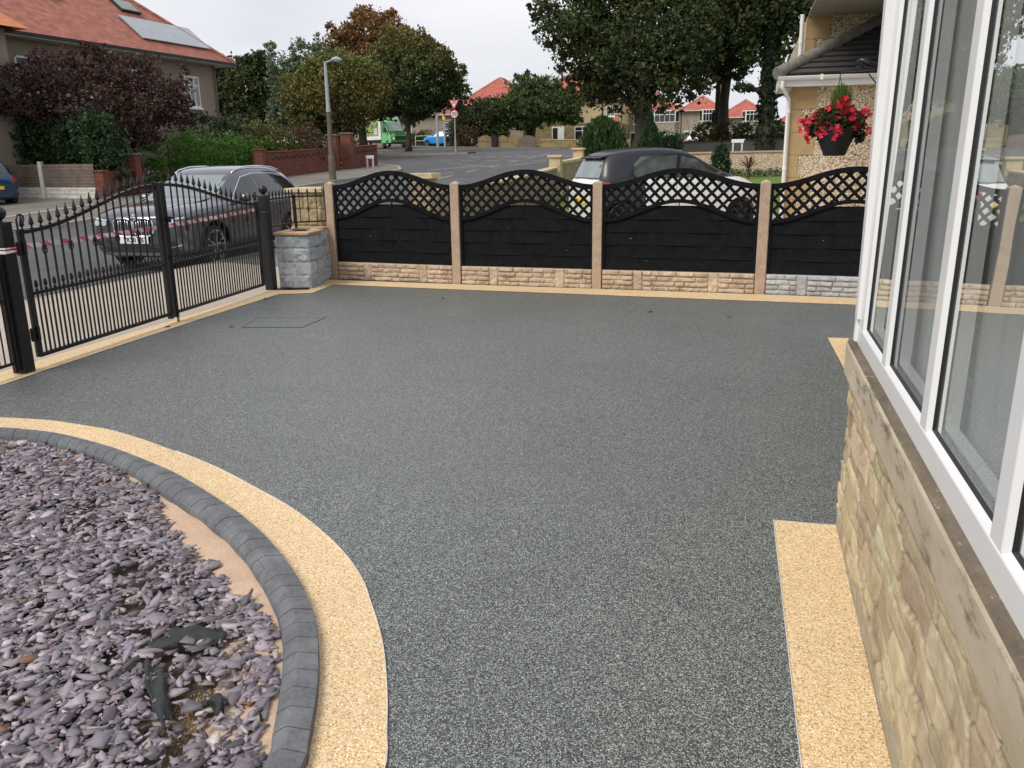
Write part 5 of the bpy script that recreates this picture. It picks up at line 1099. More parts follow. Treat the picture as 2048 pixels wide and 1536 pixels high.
for cx_, cy_, cz_ in cl:
    for _ in range(rg.integers(5, 9)):
        c0 = np.array([BX+cx_*1.08, BY+cy_*1.1, cz_-.01])+rg.normal(0, .02, 3); nrm_ = np.array([rg.normal(0,.6), -1, rg.normal(.1,.5)]); nrm_ /= np.linalg.norm(nrm_)
        a_ = np.cross(nrm_, rg.normal(0,1,3)); a_ /= np.linalg.norm(a_); b_ = np.cross(nrm_, a_); tt = np.array([(.62,.018,.03),(.72,.04,.07),(.50,.01,.02),(.75,.06,.12)])[rg.integers(0,4)]
        for p_ in range(5):
            an = p_*1.2566+rg.uniform(-.2,.2); d_ = a_*math.cos(an)+b_*math.sin(an); e_ = -a_*math.sin(an)+b_*math.cos(an); s_ = rg.uniform(.011,.017); k = len(V)
            V += [c0, c0+d_*s_+e_*s_*.6+nrm_*.004, c0+d_*s_*1.6+nrm_*.002, c0+d_*s_-e_*s_*.6+nrm_*.004]; F.append((k,k+1,k+2,k+3)); T.append(tt*rg.uniform(.8,1.2))
npmesh('flowers', np.array(V), np.array(F), M['leaf'], np.array(T), t)
n = 900; a = rg.uniform(0, 6.28, n); sp_ = rg.random(n)**.6*.085; hh_ = rg.uniform(.5, 1, n)*.25*(1-sp_*3.2); P0 = np.c_[BX+.02+np.cos(a)*sp_*.55, BY+np.sin(a)*sp_*.55, np.full(n, 1.90)]; P1 = np.c_[BX+.02+np.cos(a)*sp_*1.15, BY+np.sin(a)*sp_*1.15, 1.93+hh_]
wv = np.c_[-np.sin(a), np.cos(a), np.zeros(n)]*.0022; V = np.stack([P0-wv, P0+wv, P1+wv*.4, P1-wv*.4], 1).reshape(-1,3)
npmesh('feathery_grass', V, np.arange(4*n).reshape(-1,4), M['leaf'], np.array([(.08,.16,.025),(.12,.2,.035),(.05,.11,.02)])[rg.integers(0,3,n)], t)

# ================= GARDEN AND STREET WALLS =================
def wall(name, label, pts, hw, thick, mat, cap=None, capmat=None, hf=h, group=None, capt=.06, base=-.2, curve=False):
    """hw: heights (above datum of hf) at each point"""
    t = thing(name, label, 'wall', (pts[0][0], pts[0][1], hf(*pts[0])), 0, group); A = np.array(pts, float)
    if curve: S = smoothpts([p for p in A], 6); H_ = np.interp(np.linspace(0,1,len(S)), np.linspace(0,1,len(A)), hw); A = S
    else: H_ = hw
    m = MB(); vs = []
    for i, p in enumerate(A):
        d = A[min(i+1, len(A)-1)]-A[max(i-1, 0)]; d = d/np.hypot(*d); nn_ = np.array([-d[1], d[0]])*thick/2; z = hf(*p)
        vs += [(*(p-nn_), z+base), (*(p+nn_), z+base), (*(p+nn_), z+H_[i]), (*(p-nn_), z+H_[i])]
    k = len(A); m.add(vs, [(4*i+q, 4*i+(q+1) % 4, 4*i+4+(q+1) % 4, 4*i+4+q) for i in range(k-1) for q in range(4)]+[(0,1,2,3), (4*k-1,4*k-2,4*k-3,4*k-4)]); m.build('wall_face', mat, t, world=True)
    if capmat:
        m = MB(); vs = []
        for i, p in enumerate(A):
            d = A[min(i+1, len(A)-1)]-A[max(i-1, 0)]; d = d/np.hypot(*d); nn_ = np.array([-d[1], d[0]])*(thick/2+.035); z = hf(*p)+H_[i]
            vs += [(*(p-nn_), z+.001), (*(p+nn_), z+.001), (*(p+nn_), z+capt), (*(p-nn_), z+capt)]
        m.add(vs, [(4*i+q, 4*i+(q+1) % 4, 4*i+4+(q+1) % 4, 4*i+4+q) for i in range(k-1) for q in range(4)]+[(0,1,2,3), (4*k-1,4*k-2,4*k-3,4*k-4)]); m.build('coping', capmat, t, world=True, bev=.01)
    return t
M['walldash'] = dash('grey pebble dashed wall', [(0, (.16,.12,.08)), (.3, (.28,.22,.15)), (.6, (.38,.32,.24)), (.85, (.52,.47,.38))], 50)
wall('garden_wall', 'low pebble-dashed boundary wall with buff coping running up the road from the round-topped pier', [(-5.55,14.85),(-5.45,17.8),(-5.35,20),(-5.3,24.2)], [.98,1.0,1.02,1.0], .2, M['walldash'], capmat=M['coping'])
t = wall('garden_wall', 'higher curved pebble-dashed wall with buff coping sweeping round the road corner', [(-5.28,24.7),(-5.4,27.0),(-5.2,30),(-4.2,32.6),(-2.6,34.2)], [1.10,1.02,.98,1.0,.95], .22, M['walldash'], capmat=M['coping'], curve=True, capt=.09)
wall('garden_wall', 'pale pebble-dashed garden wall with pinkish coping behind the topiary and the lawn', [(-2.4,34.5),(.5,34.9),(4.5,35.2)], [.86,.86,.84], .22, M['dash'], capmat=plain('pinkish coping', (.46,.33,.25), .85, .15, 6), capt=.07)
for x, y, hh, lb in ((-5.3,24.45,1.30,'square buff pier where the neighbour\'s boundary wall steps up'), (-5.55,29.2,1.30,'square buff pier at the far end of the neighbour\'s wall beside the conifers')):
    m = MB(); z = h(x, y); m.box((x,y,z+hh/2-.05), (.32,.32,hh+.1)); m.box((x,y,z+hh+.036), (.42,.42,.07)); tag(m.build('wall_pier', M['coping'], bev=.012), lb, 'pier', 'buff wall piers')
M['dirtywall'] = plain('stained grey render', (.19,.175,.15), .9, .2, 1.5, .4, 20, grime=(.11,.11,.095))
wall('roadside_wall', 'long stained grey wall across the side road behind the street name sign', [(-3.6,51.2),(-1,51.3),(2,51.5),(9,52)], [.62,.72,.74,.74], .22, M['dirtywall'], capmat=plain('dark red coping', (.13,.07,.055), .9, .2, 5), capt=.06)
# concrete-post fence across the road
def brickpil(name, label, x, y, w_, H, group=None):
    z = h(x, y); t = thing(name, label, 'pillar', (x, y, z), R_(10), group); m = MB(); m.box((0,0,H/2-.1), (w_,w_,H+.2)); m.build('brickwork', M['redbrick'], t); m = MB(); m.box((0,0,H+.035), (w_+.07,w_+.07,.07)); m.build('cap', M['redbrick'] if H < 1.3 else M['dirtywall'], t, bev=.01); return t
t = thing('timber_fence', 'weathered grey board fence on white rock-faced base panels left of the red brick pillar', 'fence', (-25, 26.6, .33)); fx = [(-30.6,27.7),(-28.1,27.25),(-25.0,26.55),(-22.35,26.1)]
for a, b in zip(fx[:-1], fx[1:]):
    z0 = .33; m = MB(); A_, B_ = Vector((*a,0)), Vector((*b,0))
    for k in range(7): o_ = Vector((0,0,z0+.47+k*.115)); m.bar(A_+o_+Vector((0,-.01*(k%2),0)), B_+o_+Vector((0,-.01*(k%2),0)), .02, .108)
    m.build('timber_panel', M['timber'], t, world=True)
    L0 = (B_-A_).length; o = rockface(L0, .42, .02, courses(L0, .42, 3, 70, .2, .4), 'base_panel', M['whiterock'] if 'whiterock' in M else rockm('painted white cast stone', (.5,.48,.44), (.66,.64,.6), (.36,.33,.28)), t, res=.03, joint=.02, seed=71); o.location = Vector((a[0],a[1],z0-.02))-t.location; o.rotation_euler.z = math.atan2(b[1]-a[1], b[0]-a[0])
for x, y in fx[:3]:
    m = MB(); m.box((x,y-.03,.33+.65), (.14,.14,1.34)); m.build('concrete_post', M['dirtywhite'], t, world=True)
brickpil('gate_pillar', 'low red brick pillar at the end of the grey timber fence', -22.25, 26.3, .36, .93, 'red brick pillars')
brickpil('gate_pillar', 'taller red brick gate pillar under the purple tree', -22.35, 28.2, .42, 1.42, 'red brick pillars')
wall('brick_wall', 'low red brick wall with patterned openwork between the two brick pillars', [(-22.27,26.5),(-22.33,28.0)], [.84,.86], .22, M['redbrick'], capmat=M['redbrick'])
def openwork(t, a, b, z, n):
    m = MB(); a, b = Vector((*a,0)), Vector((*b,0)); d = (b-a).normalized(); o_ = Vector((d.y,-d.x,0))*.125
    for k in range(n):
        p = a.lerp(b, (k+.5)/n)+o_; zz = h(p.x, p.y)+z; m.box((p.x, p.y, zz+(.045 if k % 2 else -.03)), (.04,.09,.07), math.atan2(d.y,d.x)+math.pi/2)
    m.build('openwork_gaps', M['ink'], t, world=True)
t = wall('brick_wall', 'long red brick garden wall behind the grey estate car, with a row of dark openings', [(-21.2,35.6),(-20.9,38.5),(-20.55,41.1)], [1.12,1.08,1.06], .24, M['redbrick'], capmat=M['redbrick']); openwork(t, (-21.15,36), (-20.6,41), .86, 24)
t = wall('brick_wall', 'short red brick wall right of the lamp post ending at the street name sign', [(-20.25,42.6),(-20.05,45.3)], [1.05,1.05], .24, M['redbrick'], capmat=M['redbrick']); openwork(t, (-20.2,42.8), (-20.05,45.2), .82, 12)
brickpil('gate_pillar', 'red brick gate pillar immediately right of the lamp post', -20.25, 42.2, .55, 1.75, 'red brick pillars'); brickpil('gate_pillar', 'red brick gate pillar left of the lamp post beside the brown bush', -20.55, 41.3-.1, .5, 1.7, 'red brick pillars')
brickpil('gate_pillar', 'small red brick pier at the near end of the long brick wall, behind the grey car roof', -21.25, 35.3, .42, 1.25, 'red brick pillars')
# arched low walls across the junction
def archwall(label, x0, x1, y0, y1, mat, n, H=1.15, group='scalloped front walls'):
    t = thing('arched_wall', label, 'wall', (x0, y0, h(x0,y0)), math.atan2(y1-y0, x1-x0), group); L0 = math.hypot(x1-x0, y1-y0); m = MB()
    for k in range(n):
        w_ = L0/n; pts = [(k*w_,-.1)]+[(k*w_+w_*u, H-.28+.28*math.sin(math.pi*u)) for u in np.linspace(0,1,9)]+[((k+1)*w_,-.1)]; nn_ = len(pts)
        m.add([(x, -.1, z) for x, z in pts]+[(x, .1, z) for x, z in pts], [tuple(range(nn_)), tuple(range(2*nn_-1, nn_-1, -1))]+[(i, (i+1) % nn_, nn_+(i+1) % nn_, nn_+i) for i in range(nn_)])
    m.build('panels', mat, t); return t
archwall('single arched yellow brick front wall panel beside the dark wheelie bin', -26.9, -25.5, 86.7, 86.9, M['stonebrick'], 1)
archwall('pair of arched yellow brick wall panels right of the dark bin', -24.9, -22.9, 87.0, 87.3, M['stonebrick'], 2)
archwall('dark arched timber gate beside the yellow brick wall panels', -22.8, -21.0, 87.35, 87.6, M['timber'], 1)
m = MB(); m.b6(-.28,.28,-.3,.3,.06,1.0); m.b6(-.31,.31,-.36,.32,1.0,1.06); m.tube([(-.24,.28,.1),(.24,.28,.1)], .1, 8); tag(m.build('wheelie_bin', M['bplastic'], loc=(-25.2,86.8,h(-25,86.8)), bev=.02), 'dark wheelie bin between the arched yellow brick walls', 'bin')
wall('front_wall', 'low stone front wall below the white-framed window of the yellow stone house', [(-20.6,87.9),(-16,87.3),(-11.3,86.6)], [.75,.7,.7], .25, M['stonebrick'], capmat=M['coping'])
wall('front_wall', 'low rendered front wall behind the blue car across the junction', [(-44,91.5),(-36,91),(-28.6,89.4)], [.8,.8,.8], .2, M['render'], capmat=M['coping'])

# ================= HOUSES =================
def win(t, x, z, w_, hh, y=-.0, n=2, bar=True, label=None, glass='darkglass', tr=.3, y0=0, frame='white'):
    """a window in the local facade plane y=y0 (front towards -y)"""
    m = MB(); f = .07
    m.b6(x-w_/2, x+w_/2, y0-.05, y0-.001, z, z+f); m.b6(x-w_/2, x+w_/2, y0-.05, y0-.001, z+hh-f, z+hh)
    for k in range(n+1): X = x-w_/2+(w_-f)*k/n; m.b6(X, X+f, y0-.049, y0-.002, z+f, z+hh-f)
    if tr: m.b6(x-w_/2+f, x+w_/2-f, y0-.045, y0-.003, z+hh*(1-tr)-.03, z+hh*(1-tr)+.03)
    m.b6(x-w_/2-.06, x+w_/2+.06, y0-.12, y0-.002, z-.10, z-.003)
    fr = m.build('window', M[frame], t); m = MB(); m.b6(x-w_/2+.03, x+w_/2-.03, y0-.03, y0-.0015, z+.03, z+hh-.03); g_ = m.build('pane', M[glass], fr); return fr
def hiproof(t, x0, x1, y0, y1, z, pitch, mat, ov=.35, name='roof', gable=(False, False), ridge=True):
    X0_, X1_, Y0_, Y1_ = x0-ov, x1+ov, y0-ov, y1+ov; half = min(X1_-X0_, Y1_-Y0_)/2; tz = math.tan(R_(pitch)); rz_ = z+half*tz; alongx = (X1_-X0_) >= (Y1_-Y0_)
    if alongx: a, b = (X0_+(0 if gable[0] else half), (Y0_+Y1_)/2), (X1_-(0 if gable[1] else half), (Y0_+Y1_)/2)
    else: a, b = ((X0_+X1_)/2, Y0_+half), ((X0_+X1_)/2, Y1_-half)
    m = MB(); c = [(X0_,Y0_,z),(X1_,Y0_,z),(X1_,Y1_,z),(X0_,Y1_,z),(*a,rz_),(*b,rz_)]
    f = [(0,1,5,4),(1,2,5),(2,3,4,5),(3,0,4)] if alongx else [(0,1,4),(1,2,5,4),(2,3,5),(3,0,4,5)]
    m.add(c, f); m.b6(X0_, X1_, Y0_, Y1_, z-.12, z-.001); r_ = m.build(name, mat, t)
    if ridge:
        m = MB(); m.tube([c[4], c[5]], .11, 6); 
        for q, e in (((0,4),0),((3,4),0),((1,5),0),((2,5),0)) if alongx else (((0,4),0),((1,4),0),((2,5),0),((3,5),0)): m.tube([c[q[0]], c[q[1]]], .10, 6)
        m.build('ridge_tiles', plain('ridge tile', (.42,.22,.16), .9, .2, 3), r_)
    m = MB(); m.bar((X0_-.05,Y0_-.05,z-.05),(X1_+.05,Y0_-.05,z-.05),.11,.1); m.bar((X1_+.05,Y0_-.05,z-.05),(X1_+.05,Y1_,z-.05),.11,.1); m.bar((X0_-.05,Y0_-.05,z-.05),(X0_-.05,Y1_,z-.05),.11,.1); m.build('gutter', M['dirtywhite'], t)
    return r_, rz_
def chimney(t, x, y, z0, z1, w_=.9, d_=.5, pots=4):
    m = MB(); m.b6(x-w_/2,x+w_/2,y-d_/2,y+d_/2,z0,z1); m.b6(x-w_/2-.05,x+w_/2+.05,y-d_/2-.05,y+d_/2+.05,z1+.001,z1+.14); c = m.build('chimney', M['chimney'], t)
    for k in range(pots): X = x-w_/2+w_*(k+.5)/pots; m = MB(); m.lathe([(.13,0),(.10,.06),(.09,.5),(.12,.52),(.12,.58),(0,.58)], (X,y,z1+.14), 8); m.build('chimney_pot', M['chimney'], c)
# big house on the left: wall facing the street runs from (-28.6,28.3) to (-27.4,41.8)
hl = thing('red_roofed_house', 'large house with red clay hipped roof and solar panels behind the purple tree', 'house', (-27.35, 41.75, .9), R_(90-3.6)); hl.scale = (-1,1,1)
# local: +x towards the camera end (left in photo), front (street side) at y = 0 facing -y?  x from 0 (right end) to 13.6
sgnm = 1
E0 = 5.55
m = MB(); m.b6(0, 13.5, 0, 9, -1, E0); m.b6(-.0, 13.5, -.03, -.001, 2.55, 2.68); m.build('wall', M['render'], hl)
m = MB(); m.b6(-.02, 13.52, -.10, -.031, -.9, 2.54); o = m.build('lower_stonework', brickm('coursed taupe stone', (.30,.25,.18), (.26,.21,.15), (.22,.18,.13), .5, .22), hl)
m = MB(); ov = .75; hf_ = 5.6; tz = math.tan(R_(40)); Z = E0+.02
c = [(-ov,-ov,Z),(18,-ov,Z),(18,10,Z),(-ov,10,Z),(-ov+5.4,4.65,Z+5.4*tz),(18,4.65,Z+5.4*tz)]
m.add(c, [(0,1,5,4),(3,0,4),(2,3,4,5)]); m.build('roof', M['redtile'], hl)
m = MB(); m.tube([c[0], c[4]], .13, 8); m.tube([c[4], c[5]], .13, 8); m.build('ridge_tiles', M['redtile'], hl)
m = MB(); m.b6(-ov, 18, -ov, 0, Z-.14, Z-.003); m.b6(-ov, 0, 0, 10, Z-.14, Z-.003); m.build('soffit', M['dirtywhite'], hl); m = MB(); m.bar((-ov-.05,-ov-.06,Z-.03),(18,-ov-.06,Z-.03),.12,.12); m.bar((-ov-.06,-ov,Z-.03),(-ov-.06,10,Z-.03),.12,.12); m.build('gutter', M['bplastic'], hl)
def onroof(s, u, off): return (s-.0, -ov+u*math.cos(R_(40))-off*math.sin(R_(40)), Z+u*math.sin(R_(40))+off*math.cos(R_(40)))
def roofbox(s0, s1, u0, u1, off, th, name, mat, par=hl, skew=0):
    m = MB(); vs = [onroof(s+(skew if u == u1 else 0), u, o) for o in (off, off+th) for s, u in ((s0,u0),(s1,u0),(s1,u1),(s0,u1))]
    m.add(vs, [(0,1,2,3),(7,6,5,4),(0,4,5,1),(1,5,6,2),(2,6,7,3),(3,7,4,0)]); return m.build(name, mat, par)
sp_ = roofbox(.25, 5.15, .95, 2.6, .06, .05, 'solar_panels', M['solar'])
for k in range(1,4): roofbox(.25+k*1.225, .27+k*1.225, .96, 2.59, .111, .004, 'panel_joint', M['dirtywhite'], hl)
rb = roofbox(3.1, 4.4, 3.15, 4.05, .03, .10, 'roof_window', M['bplastic']); roofbox(3.17, 4.33, 3.22, 3.98, .131, .01, 'pane', M['curtained'], hl)
rb = roofbox(8.0, 9.0, 3.1, 3.9, .03, .10, 'roof_window', M['bplastic']); roofbox(8.07, 8.93, 3.17, 3.83, .131, .01, 'pane', M['curtained'], hl)
win(hl, 2.0, 3.3, 1.15, 1.5, n=3, glass='curtained'); win(hl, 8.5, 3.4, 1.6, 1.4, n=3, glass='curtained'); win(hl, 11.8, 3.4, 1.3, 1.4, n=2, glass='curtained')
win(hl, 5.5, 3.4, 1.3, 1.4, n=2, glass='curtained')
m = MB(); pts = [(1.0+.55*math.cos(a), 1.2+.75*math.sin(a)) for a in np.linspace(0, math.pi, 12)]+[(.45,.4),(1.55,.4)]
m.add([(x, -.115, z) for x, z in pts], [tuple(range(len(pts)))]); m.build('arched_window', M['darkglass'], hl)
m = MB()
for a, b in zip(pts[:11], pts[1:12]): m.bar((a[0],-.125,a[1]), (b[0],-.125,b[1]), .06, .10, (0,1,0))
m.b6(.45,1.55,-.13,-.118,.4,.5); m.build('arch_surround', M['dirtywhite'], hl)
m = MB(); m.box((.75,-.04,3.05-.35), (.26,.08,.3)); m.box((.75,-.045,2.95-.5), (.12,.05,.25)); m.build('alarm_box', plain('orange wall ornament', (.62,.27,.05), .6, .1, 5), hl)
for q_ in ([(13.4,-.09,-.5),(13.4,-.09,E0)], [(.15,-.09,.2),(.15,-.09,E0)]): m = MB(); m.tube(q_, .05, 8); m.build('downpipe', M['chimney'], hl)
# cross wing at the far left end: forward wing whose wall faces the camera
wg = MB(); wg.b6(13.5, 20, -.9, 8, -1, E0+.05); wg.build('wing', M['cream'] if False else M['render'], hl)
m = MB(); c = [(13.0,-1.6,Z+.02),(20.5,-1.6,Z+.02),(20.5,4.65,Z+5.4*tz),(15.8,4.65,Z+5.4*tz),(13.0,1.6,Z+.02)]
m.add([(13.0,-1.6,Z+.02),(20.5,-1.6,Z+.02),(20.5,3.4,Z+5.0*tz),(16.8,3.4,Z+5.0*tz),(13.0,9,Z+.02)], [(0,1,2,3),(0,3,4)]); m.build('wing_roof', tilem('orange clay tile', (.52,.19,.08), (.62,.26,.13)), hl)
# distant houses
def house(label, x0, x1, y, dep, z, E, pitch, wallm, roofm, wins=(), rz=0, group='houses across the junction', gable=(False,False), lower=None, chim=None, door=None, doorm='white', name='house', bays=()):
    t = thing(name, label, 'house', (x0, y, z), rz, group); W = x1-x0
    m = MB(); m.b6(0, W, 0, dep, -1.2, E); m.build('wall', M[wallm], t)
    if lower: m = MB(); m.b6(-.03, W+.03, -.04, dep, -1.2, lower[1]); m.build('lower_wall', M[lower[0]], t); m = MB(); m.b6(-.05, W+.05, -.07, .1, lower[1]+.001, lower[1]+.12); m.build('string_course', M['chimney'], t)
    y0 = 0; r_, rz_ = hiproof(t, 0, W, 0, dep, E, pitch, M[roofm], gable=gable)
    for a in wins: win(t, a[0], a[1], a[2], a[3], n=a[4] if len(a) > 4 else 2, glass=a[5] if len(a) > 5 else 'darkglass', tr=.28, y0=-.041 if lower and a[1] < lower[1] else 0)
    for bx, bw, bz, bh in bays:      # two storey canted bay with windows and its own panel between
        m = MB(); m.prism([(bx-bw/2,0),(bx-bw/2+.4,-.6),(bx+bw/2-.4,-.6),(bx+bw/2,0)], -1, E-.1); b_ = m.build('bay', M[wallm], t)
        for zz in (bz, bz+2.65):
            m = MB(); m.prism([(bx-bw/2-.03,-.02),(bx-bw/2+.38,-.66),(bx+bw/2-.38,-.66),(bx+bw/2+.03,-.02)], zz, zz+bh); w2 = m.build('window', M['white'], b_)
            m = MB(); k_ = 4
            for q in range(k_): a = bx-bw/2+.44+(bw-.88)*q/k_; m.b6(a+.03, a+(bw-.88)/k_-.03, -.69, -.661, zz+.12, zz+bh*.62); m.b6(a+.03, a+(bw-.88)/k_-.03, -.69, -.661, zz+bh*.70, zz+bh-.1)
            for sx_ in (-1,1):
                p0 = Vector((bx+sx_*(bw/2-.38), -.66, 0)); p1 = Vector((bx+sx_*(bw/2+.03), -.02, 0)); a, b = p0.lerp(p1,.12), p0.lerp(p1,.85); nrm_ = Vector((sx_*.84,-.54,0))*.015
                m.add([(a+nrm_+Vector((0,0,zz+.12))), (b+nrm_+Vector((0,0,zz+.12))), (b+nrm_+Vector((0,0,zz+bh-.1))), (a+nrm_+Vector((0,0,zz+bh-.1)))], [(0,1,2,3)])
            m.build('pane', M['darkglass'], w2)
    if chim:
        for cx_, cy_, cz_, pots in chim: chimney(t, cx_, cy_, E, cz_, pots=pots)
    if door:
        m = MB(); yy = -.041 if lower else 0; m.b6(door[0]-.7, door[0]+.7, yy-.06, yy-.001, .0, 2.25); d_ = m.build('door', M[doorm], t); m = MB(); m.b6(door[0]-.62, door[0]-.05, yy-.075, yy-.061, .1, 2.1); m.build('recess', M['ink'], d_)
    return t
t = house('yellow stone and cream two-storey house with white three-light window and bright red roof', -24.0, -13.9, 98.2, 9, 2.35, 5.05, 38, 'cream', 'fartile', wins=[(6.2,.55,2.6,1.65,3),(8.9,3.2,1.0,1.1,2,'curtained')], lower=('stonebrick',2.45), door=(3.0,))
for q_ in ([(8.0,-.08,0),(8.0,-.08,5.0)], [(10.15,-.2,2.6),(10.15,-.2,5)]): m = MB(); m.tube(q_, .06, 8); m.build('downpipe', M['bplastic'], t)
m = MB(); m.prism([(8.2,0),(8.2,-.9),(9.9,-.9),(9.9,0)], 2.55, 2.62); m.add([(8.2,-.95,2.62),(9.9,-.95,2.62),(9.7,-.02,3.15),(8.4,-.02,3.15)], [(0,1,2,3)]); m.build('porch_roof', M['fartile'], t)
house('taupe house with orange-red hipped roof behind the garden tree left of the yellow stone house', -32.4, -24.9, 97.5, 10, 2.5, 4.7, 37, 'render', 'fartile', wins=[(2.2,1.0,1.6,1.4,2,'curtained'),(2.2,3.2,1.3,1.0,2)])
house('pinkish grey rendered bungalow-like house with brown-red roof behind the speed limit sign', -41.0, -32.8, 99.5, 8, 2.7, 3.6, 30, 'render', 'browntile', wins=[(6.6,1.9,1.1,1.1,1,'curtained'),(1.4,1.6,.8,1.4,2)])
house('grey rendered house glimpsed behind the green van through the tree trunks', -58.5, -42.2, 97.8, 8, 2.75, 5.0, 30, 'render', 'browntile', wins=[(3,1,1.6,1.3,2,'curtained'),(7,1,1.6,1.3,2,'curtained'),(11,1,1.8,1.3,2,'curtained'),(14.5,1.2,1.2,1.2,2,'curtained'),(4,3.3,1.5,1.1,2),(11,3.3,1.5,1.1,2)])
house('long pale house seen low between the trunks behind the lamp post', -76, -60, 97.0, 8, 2.7, 5.0, 32, 'dirtywall', 'browntile', wins=[(3,1,2.0,1.3,2,'curtained'),(8,1,2,1.3,2,'curtained'),(13,1,2,1.3,2,'curtained')])
house('pale grey semi-detached house with white bay windows left of the telegraph pole', -14.2, -7.9, 104.8, 9, 1.75, 4.5, 33, 'greydash', 'fartile', bays=[(4.5,3.2,.55,1.35)], door=(1.2,), wins=[(1.3,3.1,1.0,1.1,2)])
house('grey pebble-dashed semi-detached house with white bay, beside the telegraph pole', -7.8, -3.4, 104.8, 9, 1.75, 4.5, 33, 'greydash', 'fartile', bays=[(3.1,2.2,.55,1.35)], door=(1.0,), gable=(True,False), chim=[(4.1,4.6,8.0,4)])
house('grey house with long sloping red roof right of the telegraph pole', -3.3, 1.9, 101.0, 10, 1.75, 3.5, 33, 'greydash', 'fartile', bays=[(3.5,2.4,.3,1.2)], chim=[(4.8,6,6.6,2)])
house('low red-roofed bungalow right of the ivy-clad tree', 2.4, 11.0, 97.0, 10, 1.5, 2.75, 30, 'greydash', 'fartile', wins=[(2.2,.8,2.0,1.3,3,'curtained')])

# ================= STREET FURNITURE =================
lx, ly = -17.27, 34.4; z = h(lx, ly)
t = thing('street_lamp', 'tall street lamp with brown concrete lower column and grey upper arm, left of the junction', 'street lamp', (lx, ly, z))
m = MB(); m.tube([(0,0,-.1),(0,0,.9),(0,0,1.05),(0,0,2.8)], [.155,.145,.11,.085], 8); m.build('concrete_column', M['lamp_brown'], t)
m = MB(); m.tube([(0,0,2.8),(0,0,3.0),(0,0,4.78)], [.10,.085,.06], 10); m.tube([(0,0,4.76),(.30,.03,4.84)], .035, 8); m.build('steel_column', M['lamp_grey'], t, smooth=True)
m = MB(); m.tube([(.26,.02,4.84),(.34,.03,4.88),(.5,.05,4.90),(.66,.07,4.86),(.72,.08,4.82)], [.03,.07,.085,.06,.02], 10); m.v = [(x, y, 4.86+(z_-4.86)*.7) for x, y, z_ in m.v] if False else m.v; m.build('lantern', M['lamp_grey'], t, smooth=True)
m = MB(); m.tube([(.36,.03,4.835),(.5,.05,4.83),(.62,.065,4.82)], [.03,.055,.03], 8); m.build('lamp_lens', M['lamp'], t)
x, y = -29.9, 82.8; z = h(x, y)
t = thing('street_lamp', 'very tall distant street lamp rising above the right side of the broad green verge tree', 'street lamp', (x, y, z)); m = MB(); m.tube([(0,0,0),(0,0,9.6)], [.14,.09], 8); m.tube([(0,0,9.6),(-2.2,0,9.9)], .05, 6); m.build('column', M['lamp_grey'], t); m = MB(); m.box((0,0,9.7),(.25,.3,.9)); m.box((-2.4,0,9.92),(.6,.2,.12)); m.build('lantern', M['lamp_grey'], t)
x, y = -30.6, 86.9; z = h(x, y)
t = thing('street_pole', 'pale pole with small yellow notice in front of the blue car', 'pole', (x, y, z)); m = MB(); m.tube([(0,0,0),(0,0,5.2)], .10, 8); m.build('column', M['lamp_grey'], t); m = MB(); m.box((0,-.12,2.9),(.3,.03,.42)); m.build('notice', M['yellowplate'], t)
x, y = -20.35, 60.0; z = h(x, y)
t = thing('road_sign', 'GIVE WAY triangle above round 30 speed limit sign on one grey pole', 'road sign', (x, y, z), R_(-2))
m = MB(); m.tube([(0,.04,-.1),(0,.04,3.75)], .042, 8); m.tube([(0,.04,-.1),(0,.04,.9)], .06, 8); m.build('pole', M['lamp_grey'], t)
def disc(r, y, z, n=32): return [(r*math.cos(2*math.pi*i/n), y, z+r*math.sin(2*math.pi*i/n)) for i in range(n)]
def plate(pts, th, name, mat, par):
    n_ = len(pts); m = MB(); m.add(list(pts)+[(a, b+th, c_) for a, b, c_ in pts], [tuple(range(n_)), tuple(range(2*n_-1, n_-1, -1))]+[(i, (i+1) % n_, n_+(i+1) % n_, n_+i) for i in range(n_)]); return m.build(name, mat, par)
rd = plate(disc(.30, -.02, 2.62), .015, 'speed_roundel', M['red'], t); plate(disc(.235, -.025, 2.62), .004, 'white_disc', M['whiteplate'], rd); text_part('numerals', '30', .36, M['ink'], rd, (0,-.027,2.62), (R_(90),0,0), .001, .006)
tri = lambda r, y: [(r*math.sin(a), y, 3.36-r*math.cos(a)) for a in [k_*2*math.pi/3 for k_ in range(3)]]
td = plate(tri(.47,-.02), .015, 'give_way_triangle', M['red'], t); plate(tri(.31,-.025), .004, 'white_triangle', M['whiteplate'], td); text_part('lettering', 'GIVE', .155, M['ink'], td, (0,-.027,3.44), (R_(90),0,0), .001, .003); text_part('lettering', 'WAY', .12, M['ink'], td, (0,-.027,3.32), (R_(90),0,0), .001, .003)
m = MB(); m.box((0,.05,.5),(.16,.12,.5)); m.build('base_box', M['chimney'], t)
def namesign(label, x, y, w_, hh, z0, rz):
    t = thing('street_name_sign', label, 'street sign', (x, y, h(x,y)), rz, 'street name signs'); m = MB()
    for s_ in (-1,1): m.b6(s_*w_*.36-.04, s_*w_*.36+.04, -.03, .03, -.1, z0)
    m.build('posts', M['dirtywhite'], t); m = MB(); m.b6(-w_/2,w_/2,-.05,-.031,z0-hh,z0+.02); m.build('name_plate', M['whiteplate'], t); m = MB(); m.b6(-w_*.4,w_*.4,-.054,-.051,z0-hh*.72,z0-hh*.42); m.f = m.f; return t
namesign('small white street name plate on two posts at the end of the brick wall', -19.45, 43.2, .42, .14, .60, R_(15))
namesign('white street name plate on two posts behind the pebble-dashed garden wall', -.6, 45.6, .60, .15, 1.0, R_(0))
